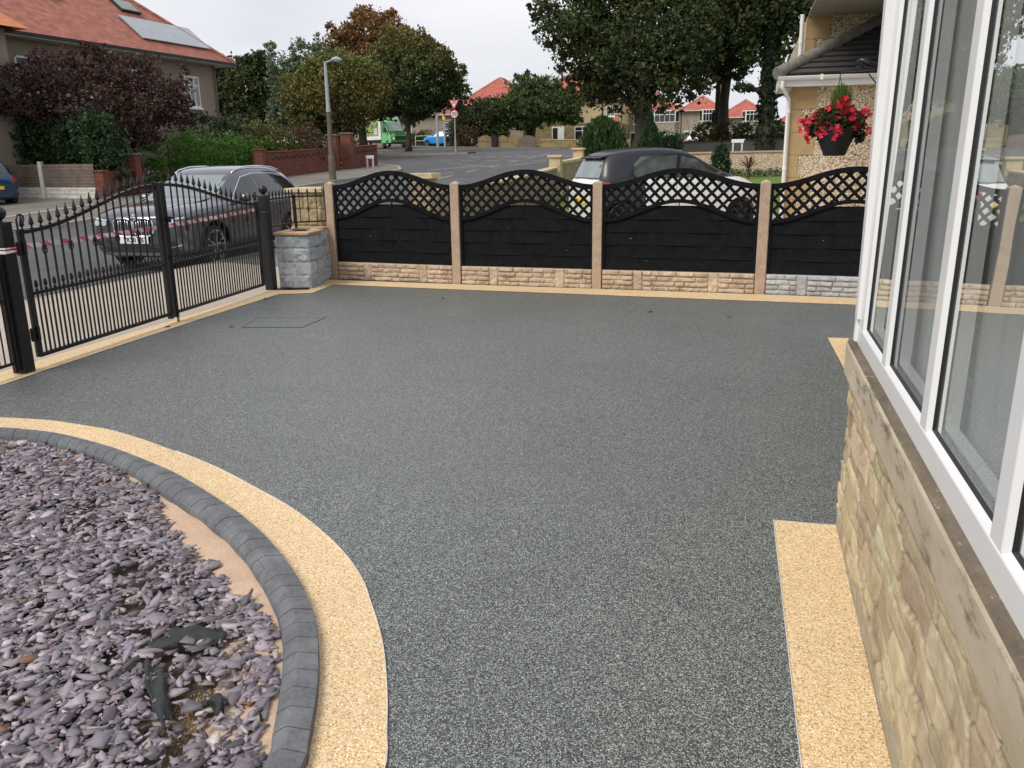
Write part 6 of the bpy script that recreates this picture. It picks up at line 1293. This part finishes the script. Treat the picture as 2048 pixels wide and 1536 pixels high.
t = thing('telegraph_pole', 'dark brown telegraph pole with a box on it beside the dark parked car', 'telegraph pole', (-2.08, 56.9, 1.7)); m = MB(); m.tube([(0,0,-.4),(0,0,9)], [.17,.12], 10); m.build('pole', plain('creosoted pole', (.05,.03,.02), .9, .3, 4), t); m = MB(); m.box((-.18,-.1,1.9),(.26,.2,.75)); m.build('junction_box', M['ink'], t)
x, y = -8.35, 79.0; t = thing('bollard_post', 'slim pale post in front of the small rounded hedge', 'post', (x, y, 1.9)); m = MB(); m.tube([(0,0,0),(0,0,2.3)], [.09,.05], 8); m.build('post', M['dirtywhite'], t)
# railings behind the green van
t = thing('metal_fence', 'thin pale tube railing between the green van and the blue car', 'fence', (-34.9, 89.6, 2.7)); m = MB()
for zz in (.5,1.0): m.tube([(0,0,zz),(4.2,-.6,zz)], .03, 6)
for k in range(4): m.tube([(k*1.4,-.2*k,-.1),(k*1.4,-.2*k,1.05)], .04, 6)
m.build('rails', M['dirtywhite'], t)
# ================= VEHICLES =================
def car_shell(stations, L_):
    """stations: x, then half profile [(y,z)...] bottom-centre to top-centre; returns ring-lofted MB"""
    m = MB(); rings = []
    for x, pr in stations:
        full = [(x, y, z) for y, z in pr]+[(x, -y, z) for y, z in pr[-2:0:-1]]; rings.append(full)
    n = len(rings[0]); vs = [v for r_ in rings for v in r_]; fs = [(i*n+j, i*n+(j+1) % n, (i+1)*n+(j+1) % n, (i+1)*n+j) for i in range(len(rings)-1) for j in range(n)]
    # cap the ends with quads strips
    for b, s_ in ((0, 1), ((len(rings)-1)*n, -1)):
        h2 = n//2
        for j in range(h2):
            a, b1, c_, d_ = b+j, b+j+1, b+(n-j-1) % n, b+(n-j) % n
            q = (a, b1, c_, d_)
            if j == 0: fs.append((b, b+1, b+n-1))
            elif j == h2-1: fs.append((b+j, b+h2, b+n-j))
            else: fs.append((b+j, b+j+1, b+n-j-1, b+n-j))
    m.add(vs, fs); return m
def prof(wb, zb, wm, zm, wbelt, zbelt, wg, zg, zt):
    return [(0,zb),(wb*.8,zb),(wb,zb+.09),(wm,zm*.62+zb*.38),(wm,zm),(wbelt+.02,zbelt-.07),(wbelt,zbelt),(wg+(wbelt-wg)*.5 if zg < zbelt+.2 else wg+(wbelt-wg)*.93, zbelt+.03),(wg,zg),(wg*.82,zg+(zt-zg)*.65),(0,zt)]
class Car:
    def __init__(s, name, label, loc, rz, st, L_, wheels, wr, trackw, paint, cat='car', group=None, matfn=None, mats=None, sub=2, arch=.07):
        s.t = thing(name, label, cat, loc, rz, group); m = car_shell(st, L_); o = m.build('tmp', paint, None, smooth='all', subs=sub)
        for wx in wheels:
            c = MB(); c.lathe([(wr+arch, -1.5),(wr+arch, 1.5)], (wx, 0, wr), 28, axis='Y'); co = c.build('cut', paint); b = o.modifiers.new('b', 'BOOLEAN'); b.operation = 'DIFFERENCE'; b.object = co; b.solver = 'EXACT'
        dg = bpy.context.evaluated_depsgraph_get(); dg.update(); me = bpy.data.meshes.new_from_object(o.evaluated_get(dg))
        for q in [x for x in bpy.data.objects if x.name.startswith('cut')]: bpy.data.objects.remove(q)
        bpy.data.objects.remove(o); me.materials.clear()
        for mm in (mats or [paint]): me.materials.append(mm)
        for p in me.polygons: p.material_index = matfn(p.center) if matfn else 0; p.use_smooth = True
        me.set_sharp_from_angle(angle=R_(35))
        s.body = bpy.data.objects.new('body', me); col.objects.link(s.body); s.body.parent = s.t
        s.bvh = BVHTree.FromPolygons([v.co for v in me.vertices], [tuple(p.vertices) for p in me.polygons]); s.me = me
    def drape(s, poly, axis, sgn, name, mat, off=.004, parent=None, res=.07, thick=0):
        """poly: 2D outline in (x,z) for axis 'y' or (y,z) for axis 'x', projected on the body from outside"""
        bm = bmesh.new(); vs = [bm.verts.new((p[0], 0, p[1])) for p in poly]; bm.faces.new(vs); a = [p[0] for p in poly]; b = [p[1] for p in poly]
        for k in np.arange(min(a)+res, max(a), res): bmesh.ops.bisect_plane(bm, geom=bm.verts[:]+bm.edges[:]+bm.faces[:], plane_co=(k,0,0), plane_no=(1,0,0))
        for k in np.arange(min(b)+res, max(b), res): bmesh.ops.bisect_plane(bm, geom=bm.verts[:]+bm.edges[:]+bm.faces[:], plane_co=(0,0,k), plane_no=(0,0,1))
        bmesh.ops.triangulate(bm, faces=bm.faces[:])
        for v in bm.verts:
            u, w_ = v.co.x, v.co.z
            if axis == 'y': o_ = Vector((u, 3*sgn, w_)); d = Vector((0,-sgn,0))
            else: o_ = Vector((4*sgn, u, w_)); d = Vector((-sgn,0,0))
            hit, nn_, _, _ = s.bvh.ray_cast(o_, d)
            if hit is None: hit = Vector((u, .8*sgn, w_)) if axis == 'y' else Vector((s.lasthit if hasattr(s,'lasthit') else 1.9*sgn, u, w_))
            elif axis == 'x': s.lasthit = hit.x
            v.co = hit-d*off
        if thick:
            r_ = bmesh.ops.solidify(bm, geom=bm.faces[:], thickness=thick)
        me = bpy.data.meshes.new(name); bm.to_mesh(me); bm.free(); me.materials.append(mat); me.polygons.foreach_set('use_smooth', [True]*len(me.polygons)); me.set_sharp_from_angle(angle=R_(40))
        o = bpy.data.objects.new(name, me); col.objects.link(o); o.parent = parent or s.t; return o
    def pt(s, a, z, axis, sgn, off=.006):
        o_ = Vector((a, 3*sgn, z)) if axis == 'y' else Vector((4*sgn, a, z)); d = Vector((0,-sgn,0)) if axis == 'y' else Vector((-sgn,0,0)); hit, *_ = s.bvh.ray_cast(o_, d)
        return (hit if hit else Vector((a, .8*sgn, z)) if axis == 'y' else Vector((2*sgn, a, z)))-d*off
    def line(s, pts, axis, sgn, r, name, mat, closed=False, parent=None, off=.006):
        P = []; q = list(pts)+([pts[0]] if closed else [])
        for a, b in zip(q[:-1], q[1:]):
            k = max(1, int(math.hypot(b[0]-a[0], b[1]-a[1])/.06))
            for i in range(k): P.append(s.pt(a[0]+(b[0]-a[0])*i/k, a[1]+(b[1]-a[1])*i/k, axis, sgn, off))
        if not closed: P.append(s.pt(*q[-1], axis, sgn, off))
        m = MB(); m.tube(P, r, 5, closed=closed); return m.build(name, mat, parent or s.t, smooth='all')
    def wheel(s, x, y, r, w_, rimm, spokes=5, double=True, rr_=.7):
        sg = 1 if y > 0 else -1; wt = thing('tmp','','',(0,0,0)); bpy.data.objects.remove(wt)
        m = MB(); m.lathe([(r*rr_,-w_/2),(r*.93,-w_/2),(r,-w_*.36),(r,w_*.36),(r*.93,w_/2),(r*rr_,w_/2)], (x,y,r), 36, axis='Y', caps=False); ty = m.build('wheel', M['tyre'], s.t, smooth=True)
        m = MB(); yo = y+sg*(w_/2-.012)
        m.lathe([(r*rr_,-.008),(r*rr_*1.03,0),(r*rr_,.008),(r*rr_*.93,.004),(r*rr_*.93,-.008)], (x,yo,r), 36, axis='Y', caps=False)
        for k in range(spokes):
            for dd in ((-.13,.13) if double else (0,)):
                a = 2*math.pi*k/spokes+math.pi/2; c0 = Vector((x+math.cos(a)*r*.13, yo, r+math.sin(a)*r*.13)); c1 = Vector((x+math.cos(a+dd*1.6)*r*rr_*.96, yo, r+math.sin(a+dd*1.6)*r*rr_*.96)); m.bar(c0, c1, .022 if double else .06, .022, (0,1,0))
        m.lathe([(r*.17,-.012),(r*.17,.012),(0,.016)], (x,yo,r), 16, axis='Y'); m.build('rim', rimm, ty)
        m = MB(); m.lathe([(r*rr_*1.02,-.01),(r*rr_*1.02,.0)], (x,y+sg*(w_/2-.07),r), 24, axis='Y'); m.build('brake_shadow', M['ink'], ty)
def carpaint(name, c, flake=0, rough=.28, metal=.35):
    k = NB(name); k.set(k.ramp(k.noise(2, 3), [(.3, tuple(x*.95 for x in c)), (.7, tuple(min(1, x*1.05) for x in c))]), rough, metal, .5, 1.0); return k.m
# --- grey estate / crossover ---
PG = carpaint('graphite metallic paint', (.105,.115,.145), metal=.85, rough=.24)
st = [(2.235, prof(.55,.30,.62,.52,.60,.76,.42,.84,.86)), (2.19, prof(.72,.24,.78,.56,.75,.82,.52,.89,.92)), (2.05, prof(.84,.21,.88,.58,.83,.89,.62,.95,.985)), (1.75, prof(.88,.20,.905,.60,.86,.955,.68,1.005,1.035)),
      (1.25, prof(.89,.20,.915,.62,.87,.985,.70,1.04,1.07)), (.92, prof(.89,.20,.915,.62,.885,1.01,.72,1.08,1.115)), (.30, prof(.89,.20,.915,.62,.895,1.035,.62,1.43,1.49)), (.05, prof(.89,.20,.915,.62,.90,1.04,.62,1.55,1.60)),
      (-.5, prof(.89,.20,.915,.62,.90,1.045,.62,1.585,1.645)), (-1.2, prof(.89,.20,.915,.62,.90,1.06,.61,1.565,1.625)), (-1.7, prof(.89,.20,.915,.64,.885,1.075,.58,1.49,1.565)), (-1.98, prof(.88,.22,.905,.66,.86,1.08,.53,1.33,1.43)),
      (-2.13, prof(.84,.26,.88,.66,.82,1.04,.56,1.10,1.14)), (-2.2, prof(.74,.30,.80,.64,.74,.95,.45,1.0,1.02))]
bm_ = Car('parked_car', 'dark grey estate car parked facing the camera beyond the gates, plate YK20 EJE', (-9.47,13.93,-.10+.0), R_(-88.5), st, 4.44, (1.36,-1.30), .345, .9, PG)
bm_.t.location.z = -.098
def sidewin(c, polys, sgn, mat, trim=None, trimm=None):
    for pl in polys: c.drape(pl, 'y', sgn, 'side_window', mat, off=.004)
    if trim: c.line(trim, 'y', sgn, .011, 'window_trim', trimm, closed=True, off=.005)
DG = M['carglass'] = plain('dark car glass', (.025,.03,.033), .03, .2, 1, spec=1.0)
WG = M['windscreen'] = plain('windscreen reflecting sky', (.20,.235,.24), .04, .25, 1.4, spec=1.0)
for sg in (1,-1):
    sidewin(bm_, [[(.60,1.055),(.08,1.405),(-.28,1.455),(-.30,1.055)], [(-.37,1.055),(-.35,1.458),(-1.05,1.445),(-1.18,1.06)], [(-1.24,1.065),(-1.11,1.44),(-1.42,1.40),(-1.70,1.25),(-1.74,1.16),(-1.64,1.085)]], sg, DG, [(.68,1.04),(.06,1.43),(-.35,1.485),(-1.10,1.47),(-1.46,1.42),(-1.76,1.27),(-1.82,1.15),(-1.66,1.055),(-1.2,1.04),(-.3,1.035)], M['chrome'])
    for wx in (1.36,-1.30):
        bm_.line([(wx+.425*math.cos(a), .345+.425*math.sin(a)) for a in np.linspace(-.28, math.pi+.28, 24)], 'y', sg, .022, 'arch_trim', M['bplastic'], off=.0)
        bm_.wheel(wx, sg*.79, .345, .225, M['rim'], 5, True, .77)
    bm_.drape([(.90,.24),(.92,.36),(-.84,.36),(-.82,.24)], 'y', sg, 'sill_trim', M['bplastic'], off=.008)
    rp = []
    for x_, dz_ in ((.16,.004),(.05,.03),(-.3,.036),(-.8,.036),(-1.25,.036),(-1.5,.028),(-1.62,.004)):
        hit_ = bm_.bvh.ray_cast(Vector((x_, sg*.565, 3)), Vector((0,0,-1)))[0]; rp.append((x_, sg*.565, hit_.z+dz_))
    m = MB(); m.tube(rp, .014, 6); m.build('roof_rail', M['chrome'], bm_.t, smooth='all')
    m = MB(); m.lathe([(0,-.085),(.06,-.07),(.078,-.02),(.078,.03),(.06,.075),(0,.085)], (.50, sg*1.00, 1.09), 14, axis='Y'); m.bar((.50,sg*.93,1.06),(.50,sg*.86,1.04),.05,.03); m.build('door_mirror', PG, bm_.t, smooth=True)
    bm_.line([(-.30,.33),(-.32,1.02)], 'y', sg, .0035, 'door_gap', M['ink'], off=.0); bm_.line([(.84,.4),(.80,.95)], 'y', sg, .0035, 'door_gap', M['ink'], off=.0)
    for dx in (-.18,-1.02): bm_.line([(dx,.90),(dx+.2,.905)], 'y', sg, .012, 'door_handle', M['bplastic'], off=.012)
    # head lamp: long swept unit wrapping the corner
    hlp = bm_.drape([(sg*.42,.745),(sg*.80,.71),(sg*.865,.81),(sg*.80,.875),(sg*.44,.835)], 'x', 1, 'headlight', M['bplastic'], off=.006)
    bm_.drape([(sg*.46,.808),(sg*.82,.845),(sg*.81,.87),(sg*.46,.83)], 'x', 1, 'light_strip', M['lamp'], off=.012, parent=hlp)
    for yy in (.55,.69): bm_.drape([(sg*yy+.058*math.cos(a), .775+.042*math.sin(a)) for a in np.linspace(0, 2*math.pi, 12, endpoint=False)], 'x', 1, 'lamp_ring', M['lamp'], off=.012, parent=hlp)
    bm_.drape([(sg*.58,.36),(sg*.80,.40),(sg*.80,.52),(sg*.62,.48)], 'x', 1, 'side_intake', M['bplastic'], off=.004)
    bm_.drape([(sg*.60,.375),(sg*.80,.425),(sg*.80,.445),(sg*.60,.395)], 'x', 1, 'intake_trim', M['chrome'], off=.012)
    # kidney grille
    cx_ = sg*.185; out = [(cx_+.175*math.copysign(abs(math.cos(a))**.6, math.cos(a)), .71+.14*math.copysign(abs(math.sin(a))**.6, math.sin(a))) for a in np.linspace(0, 2*math.pi, 28, endpoint=False)]
    kg = bm_.drape(out, 'x', 1, 'grille', M['ink'], off=.006, res=.05); bm_.line(out, 'x', 1, .017, 'grille_surround', M['chrome'], closed=True, parent=kg, off=.012)
    for k in range(-3, 4):
        hh_ = .125*math.sqrt(max(.05, 1-(k/4.4)**2)); bm_.line([(cx_+k*.043, .71-hh_), (cx_+k*.043+.004, .71+hh_)], 'x', 1, .0065, 'grille_bar', M['chrome'], parent=kg, off=.012)
    bm_.drape([(-sg*0+sg*.62,.92),(sg*.80,.90),(sg*.80,1.0),(sg*.66,1.0)], 'x', -1, 'tail_light', M['redlamp'], off=.006)
    bm_.line([(sg*.30,.82),(sg*.52,.80)], 'x', 1, .0, 'x', PG) if False else None
    bm_.drape([(-2.13,.90),(-1.80,.96),(-1.84,1.04),(-2.12,1.0)], 'y', sg, 'tail_light', M['redlamp'], off=.006)
bm_.drape([(-.68,1.13),(.68,1.13),(.62,1.27),(.575,1.42),(.53,1.475),(-.53,1.475),(-.575,1.42),(-.62,1.27)], 'x', 1, 'windscreen', WG, off=.004, res=.09)
bm_.drape([(-.56,.40),(.56,.40),(.50,.30),(-.50,.30)], 'x', 1, 'lower_intake', M['bplastic'], off=.004)
bm_.drape([(-.60,.315),(.60,.315),(.50,.265),(-.50,.265)], 'x', 1, 'skid_plate', M['chrome'], off=.014)
bm_.drape([(-.55,.52),(-.30,.43),(.30,.43),(.55,.52),(.55,.47),(.3,.40),(-.3,.40),(-.55,.47)], 'x', 1, 'bumper_slot', M['bplastic'], off=.003)
xp_ = bm_.pt(0,.53,'x',1).x
m = MB(); m.box((xp_+.022,0,.515),(.012,.52,.112)); pl = m.build('number_plate', M['whiteplate'], bm_.t, bev=.003); text_part('plate_characters', 'YK20 EJE', .098, M['ink'], bm_.t, (xp_+.030,0,.513), (R_(90),0,R_(90)), .0008, .003)
m = MB(); m.lathe([(0,-.0),(.036,.0),(.036,.006),(0,.008)], (xp_-.03,0,.885), 16, axis='X'); m.build('badge', M['chrome'], bm_.t)
m = MB(); m.tube([(.75,-.5,1.145),(.80,.05,1.15)], .008, 5); m.tube([(.75,.1,1.145),(.80,.6,1.14)], .008, 5); m.build('wipers', M['ink'], bm_.t)
for sg in (1,-1):
    m = MB(); P = [bm_.bvh.ray_cast(Vector((x, sg*y, 3)), Vector((0,0,-1)))[0] for x, y in ((.95,.62),(1.4,.55),(1.8,.44),(2.05,.36))]; m.tube([p+Vector((0,0,-.004)) for p in P], .012, 5); m.build('bonnet_crease', PG, bm_.t, smooth='all')
M['tealglass'] = plain('green tinted car glass', (.06,.075,.07), .04, .6, 3, spec=1.0)
# --- white and black city car ---
PW = carpaint('white car paint', (.80,.79,.77), metal=0, rough=.3); PK = carpaint('black car paint', (.007,.008,.013), metal=0, rough=.4); PK.node_tree.nodes['Principled BSDF'].inputs['Coat Weight'].default_value = .4
st = [(1.745, prof(.50,.30,.58,.48,.55,.70,.36,.76,.775)), (1.69, prof(.66,.24,.72,.50,.68,.79,.46,.84,.86)), (1.50, prof(.78,.20,.80,.55,.76,.92,.56,.98,1.0)), (1.20, prof(.80,.19,.83,.58,.785,.98,.62,1.05,1.075)),
      (.98, prof(.81,.19,.832,.58,.795,1.0,.66,1.08,1.11)), (.45, prof(.81,.19,.832,.58,.80,1.01,.62,1.35,1.41)), (.15, prof(.81,.19,.832,.58,.80,1.02,.61,1.50,1.56)), (-.35, prof(.81,.19,.832,.58,.80,1.025,.60,1.54,1.60)),
      (-.95, prof(.81,.19,.832,.60,.795,1.03,.59,1.52,1.58)), (-1.32, prof(.81,.19,.832,.62,.78,1.03,.56,1.46,1.53)), (-1.50, prof(.80,.20,.83,.63,.765,1.02,.53,1.36,1.43)), (-1.63, prof(.78,.22,.815,.63,.745,.98,.56,1.06,1.10)), (-1.70, prof(.74,.25,.79,.62,.72,.92,.5,.96,.98)), (-1.745, prof(.64,.30,.70,.58,.62,.80,.42,.86,.88))]
def smfn(c):
    x, y, z = c
    if z > 1.02: return 1
    if x > -.80 + (1.0-z)*(.10): return 0
    if x < -1.62 and abs(y) < .62: return 0
    if x < -1.45 and z < .40: return 0
    return 1
sm_ = Car('parked_car', 'small white car with black roof and rear pillars behind the third fence panel', (-1.59,17.2,.16), R_(33.2), st, 3.49, (1.25,-1.24), .30, .8, PW, matfn=smfn, mats=[PW, PK], sub=3, arch=.055)
for sg in (1,-1):
    for pl in ([(.80,1.025),(.33,1.355),(.02,1.425),(-.12,1.03)], [(-.19,1.03),(-.06,1.43),(-.80,1.42),(-.98,1.28),(-1.0,1.10),(-.93,1.04)]): sm_.drape(pl, 'y', sg, 'side_window', M['tealglass'], off=.005)
    for wx in (1.25,-1.24): sm_.wheel(wx, sg*.735, .30, .18, M['rimdark'], 8, False)
    m = MB(); m.lathe([(0,-.08),(.055,-.07),(.075,-.02),(.075,.03),(.055,.07),(0,.08)], (.68, sg*.92, 1.05), 14, axis='Y'); m.bar((.68,sg*.86,1.02),(.68,sg*.78,1.01),.05,.03); m.build('door_mirror', PK, sm_.t, smooth=True)
    sm_.drape([(-1.70,.80),(-1.50,.84),(-1.47,.93),(-1.52,.98),(-1.68,.955)], 'y', sg, 'tail_light', M['redlamp'], off=.010, res=.04)
    sm_.drape([(sg*.62,.83),(sg*.76,.83),(sg*.74,.95),(sg*.64,.95)], 'x', -1, 'tail_light', M['redlamp'], off=.010, res=.04)
    sm_.drape([(sg*.5,.70),(sg*.66,.68),(sg*.68,.82),(sg*.54,.84)], 'x', 1, 'headlight', M['lamp'], off=.005)
    sm_.line([(-.16,.35),(-.15,1.0)], 'y', sg, .003, 'door_gap', M['ink'], off=0)
    for dx in (-.05,-.80): sm_.line([(dx,.88),(dx+.15,.885)], 'y', sg, .011, 'door_handle', PW, off=.012)
sm_.drape([(-.60,1.05),(.60,1.05),(.57,1.18),(.50,1.33),(.44,1.37),(-.44,1.37),(-.50,1.33),(-.57,1.18)], 'x', -1, 'rear_window', WG, off=.004, res=.08)
sm_.drape([(-.58,1.13),(.58,1.13),(.54,1.3),(.48,1.42),(-.48,1.42),(-.54,1.3)], 'x', 1, 'windscreen', WG, off=.004, res=.08)
m = MB(); m.tube([(-1.585,0,1.10),(-1.60,-.24,1.115)], [.022,.009], 6); m.tube([(-1.585,.0,1.10),(-1.60,.1,1.10)], [.022,.012], 6); m.build('rear_wiper', M['ink'], sm_.t)
m = MB(); m.add([(-1.30,-.50,1.45),(-1.30,.50,1.45),(-1.56,.46,1.385),(-1.56,-.46,1.385),(-1.30,-.50,1.475),(-1.30,.50,1.475),(-1.56,.46,1.41),(-1.56,-.46,1.41)], [(0,1,2,3),(7,6,5,4),(0,4,5,1),(1,5,6,2),(2,6,7,3),(3,7,4,0)]); m.build('roof_spoiler', PK, sm_.t, bev=.008)
xq = sm_.pt(0,.62,'x',-1).x
m = MB(); m.box((xq-.006,0,.62),(.012,.52,.112)); m.build('number_plate', M['yellowplate'], sm_.t, bev=.003); text_part('plate_characters', 'R8', .085, M['ink'], sm_.t, (xq-.013,.12,.62), (R_(90),0,R_(-90)), .0008, .002)
m = MB(); m.box((xq-.004,.32,.90),(.006,.12,.02)); m.build('badge', M['chrome'], sm_.t)
# --- dark blue hatchback at the left edge (tail towards us) ---
def simple_car(label, loc, rz, paint, s=1.0, tall=1.0, glass=DG, rear=True, group=None, plate=True):
    sx = lambda pr, k: [(y*s, z*tall) for y, z in pr]
    c = Car('parked_car', label, loc, rz, [(x, sx(p, 1)) for x, p in st], 3.5, (1.25,-1.24), .30, .8, paint, sub=2)
    for sg in (1,-1):
        for pl in ([(.80,1.025),(.33,1.355),(.02,1.42),(-.12,1.03)], [(-.19,1.03),(-.06,1.42),(-.80,1.41),(-1.05,1.28),(-1.1,1.10)]): c.drape([(x, z*tall) for x, z in pl], 'y', sg, 'side_window', glass, off=.006, res=.12)
        for wx in (1.25,-1.24): c.wheel(wx, sg*.735*s, .30, .18, M['rim'], 5, False)
        c.drape([(sg*.60*s,.80*tall),(sg*.76*s,.80*tall),(sg*.74*s,1.0*tall),(sg*.64*s,1.0*tall)], 'x', -1, 'tail_light', M['redlamp'], off=.008)
        c.drape([(sg*.45*s,.68*tall),(sg*.66*s,.66*tall),(sg*.68*s,.80*tall),(sg*.5*s,.80*tall)], 'x', 1, 'headlight', M['lamp'], off=.006)
    c.drape([(-.60*s,1.05*tall),(.60*s,1.05*tall),(.50*s,1.33*tall),(-.50*s,1.33*tall)], 'x', -1, 'rear_window', glass, off=.005); c.drape([(-.58*s,1.13*tall),(.58*s,1.13*tall),(.48*s,1.40*tall),(-.48*s,1.40*tall)], 'x', 1, 'windscreen', WG, off=.005)
    xr = c.pt(0,.62*tall,'x',-1).x; m = MB(); m.box((xr-.006,0,.60*tall),(.012,.52,.112)); m.build('number_plate', M['yellowplate'] if rear else M['whiteplate'], c.t, bev=.003)
    return c
simple_car('dark blue hatchback cut off by the left edge of the photo, yellow rear plate showing', (-26.2,24.3,.17), R_(168), carpaint('deep blue paint', (.012,.04,.10)), 1.05, 1.06, group=None)
c_ = simple_car('bright blue small car half hidden across the junction behind the pale pole', (-32.1,89.8,h(-32,89)+.0), R_(175), carpaint('bright blue paint', (.02,.30,.72), metal=0), 1.0, 1.0)
c_ = simple_car('dark car with red tail lamps parked at the foot of the telegraph pole', (-4.35,78.0,1.75), R_(80), carpaint('black cherry paint', (.02,.012,.016)), 1.1, .92, rear=False)
t = thing('parked_car', 'white van-like vehicle glimpsed left of the lamp post between trunks', 'car', (-47.5,86.5,2.66), R_(180)); m = MB(); m.prism([(-2.2,-.85),(2.2,-.85),(2.2,.85),(-2.2,.85)], .35, 1.0); m.add([(-2.1,-.8,1.0),(1.6,-.8,1.0),(1.6,.8,1.0),(-2.1,.8,1.0),(-1.9,-.7,1.75),(.9,-.7,1.75),(.9,.7,1.75),(-1.9,.7,1.75)], [(4,5,6,7),(0,1,5,4),(1,2,6,5),(2,3,7,6),(3,0,4,7)]); m.build('body', PW, t, bev=.08)
for wx in (-1.4,1.4): m = MB(); m.lathe([(.2,-.9),(.33,-.88),(.33,.88),(.2,.9)], (wx,0,.33), 20, axis='Y'); m.build('wheel', M['tyre'], t, smooth=True)
m = MB(); m.b6(-1.7,.8,-.765,-.75,1.08,1.6); m.b6(-1.7,.8,.75,.765,1.08,1.6); m.build('side_window', DG, t)
# --- green box van ---
PGN = carpaint('bright green paint', (.05,.45,.07), metal=0); vx, vy = -37.0, 81.6
t = thing('delivery_van', 'bright green delivery van with white box body and fresh produce picture on its side', 'van', (-35.0,82.2,h(-35.0,82.2)-.02), R_(-38))
# local +x = front
m = MB(); m.b6(-3.6,.55,-1.05,1.05,.75,3.0); m.build('cargo_box', PW, t, bev=.05)
for sg in (1,-1):
    m = MB(); m.b6(-3.05,.12,sg*1.052,sg*1.062,1.15,2.8)
    sg_ = m.build('side_graphic', None or (lambda k: (k.set(k.ramp(k.noise(1.1, 3, .6), [(.35, (.10,.16,.03)), (.5, (.35,.42,.12)), (.62, (.10,.2,.05)), (.75, (.6,.6,.35))]), .4), k.m)[1])(NB('produce picture')), t)
    for k_, (zz, ww) in enumerate(((1.72,.55),(1.52,.62),(1.32,.7))): mm = MB(); mm.b6(-.15-ww/2-.25,-.15+ww/2-.25,sg*1.064,sg*1.070,zz,zz+.12); mm.build('lettering_band', M['whiteplate'], sg_)
cab = [(.56,.45),(2.55,.45),(2.62,.62),(2.60,1.05),(2.38,1.30),(1.75,1.48),(1.15,2.35),(.95,2.62),(.56,2.78)]
m = MB(); nn_ = len(cab); vs = []
for y_, k_ in ((-.98,1),(-.90,1.0),(.90,1.0),(.98,1)): pass
rows = [(-1.0,.0),(-.86,.06),(.86,.06),(1.0,.0)]
for y_, e_ in rows: vs += [(x-(.10 if abs(y_) > .95 and x > 1 else 0), y_*(.86 if z > 1.5 and abs(y_) > .9 else 1), z+e_*.5) for x, z in cab]
m.add(vs, [(r_*nn_+i, r_*nn_+(i+1) % nn_, (r_+1)*nn_+(i+1) % nn_, (r_+1)*nn_+i) for r_ in range(3) for i in range(nn_)]+[tuple(range(nn_)), tuple(range(4*nn_-1, 3*nn_-1, -1))]); m.build('cab', PGN, t, bev=.05, smooth=True)
m = MB(); m.add([(1.80,-.80,1.53),(1.80,.80,1.53),(1.20,.74,2.36),(1.20,-.74,2.36)], [(0,1,2,3)]); m.v = [(x+.035, y, z+.035) for x, y, z in m.v]; m.build('windscreen', WG, t)
for sg in (1,-1):
    m = MB(); m.add([(1.75,sg*.985,1.42),(.80,sg*.985,1.42),(.80,sg*.90,2.25),(1.22,sg*.90,2.20)], [(0,1,2,3)]); m.v = [(x, y+sg*.02, z) for x, y, z in m.v]; m.build('side_window', DG, t)
    m = MB(); m.add([(2.56,sg*.62,.98),(2.50,sg*.90,.98),(2.36,sg*.88,1.30),(2.44,sg*.62,1.28)], [(0,1,2,3)]); m.v = [(x+.05, y, z) for x, y, z in m.v]; m.build('headlight', M['lamp'], t)
    m = MB(); m.b6(1.55,1.7,sg*1.05,sg*1.25,1.5,1.85); m.build('door_mirror', M['bplastic'], t)
    for wx in (1.72,-2.2):
        m = MB(); m.lathe([(.2,-.12),(.36,-.11),(.36,.11),(.2,.12)], (wx,sg*.88,.36), 24, axis='Y'); wh_ = m.build('wheel', M['tyre'], t, smooth=True); m = MB(); m.lathe([(.19,-.13),(.2,.13),(0,.13)], (wx,sg*.88,.36), 14, axis='Y'); m.build('rim', M['alu'], wh_)
m = MB(); m.b6(2.585,2.66,-.62,.62,.72,1.10); m.b6(2.50,2.70,-.98,.98,.32,.55); m.b6(-3.5,.5,-.9,.9,.5,.74); m.b6(1.3,2.1,-1.02,1.02,.34,.5); m.build('bumper_and_chassis', M['bplastic'], t, bev=.03)
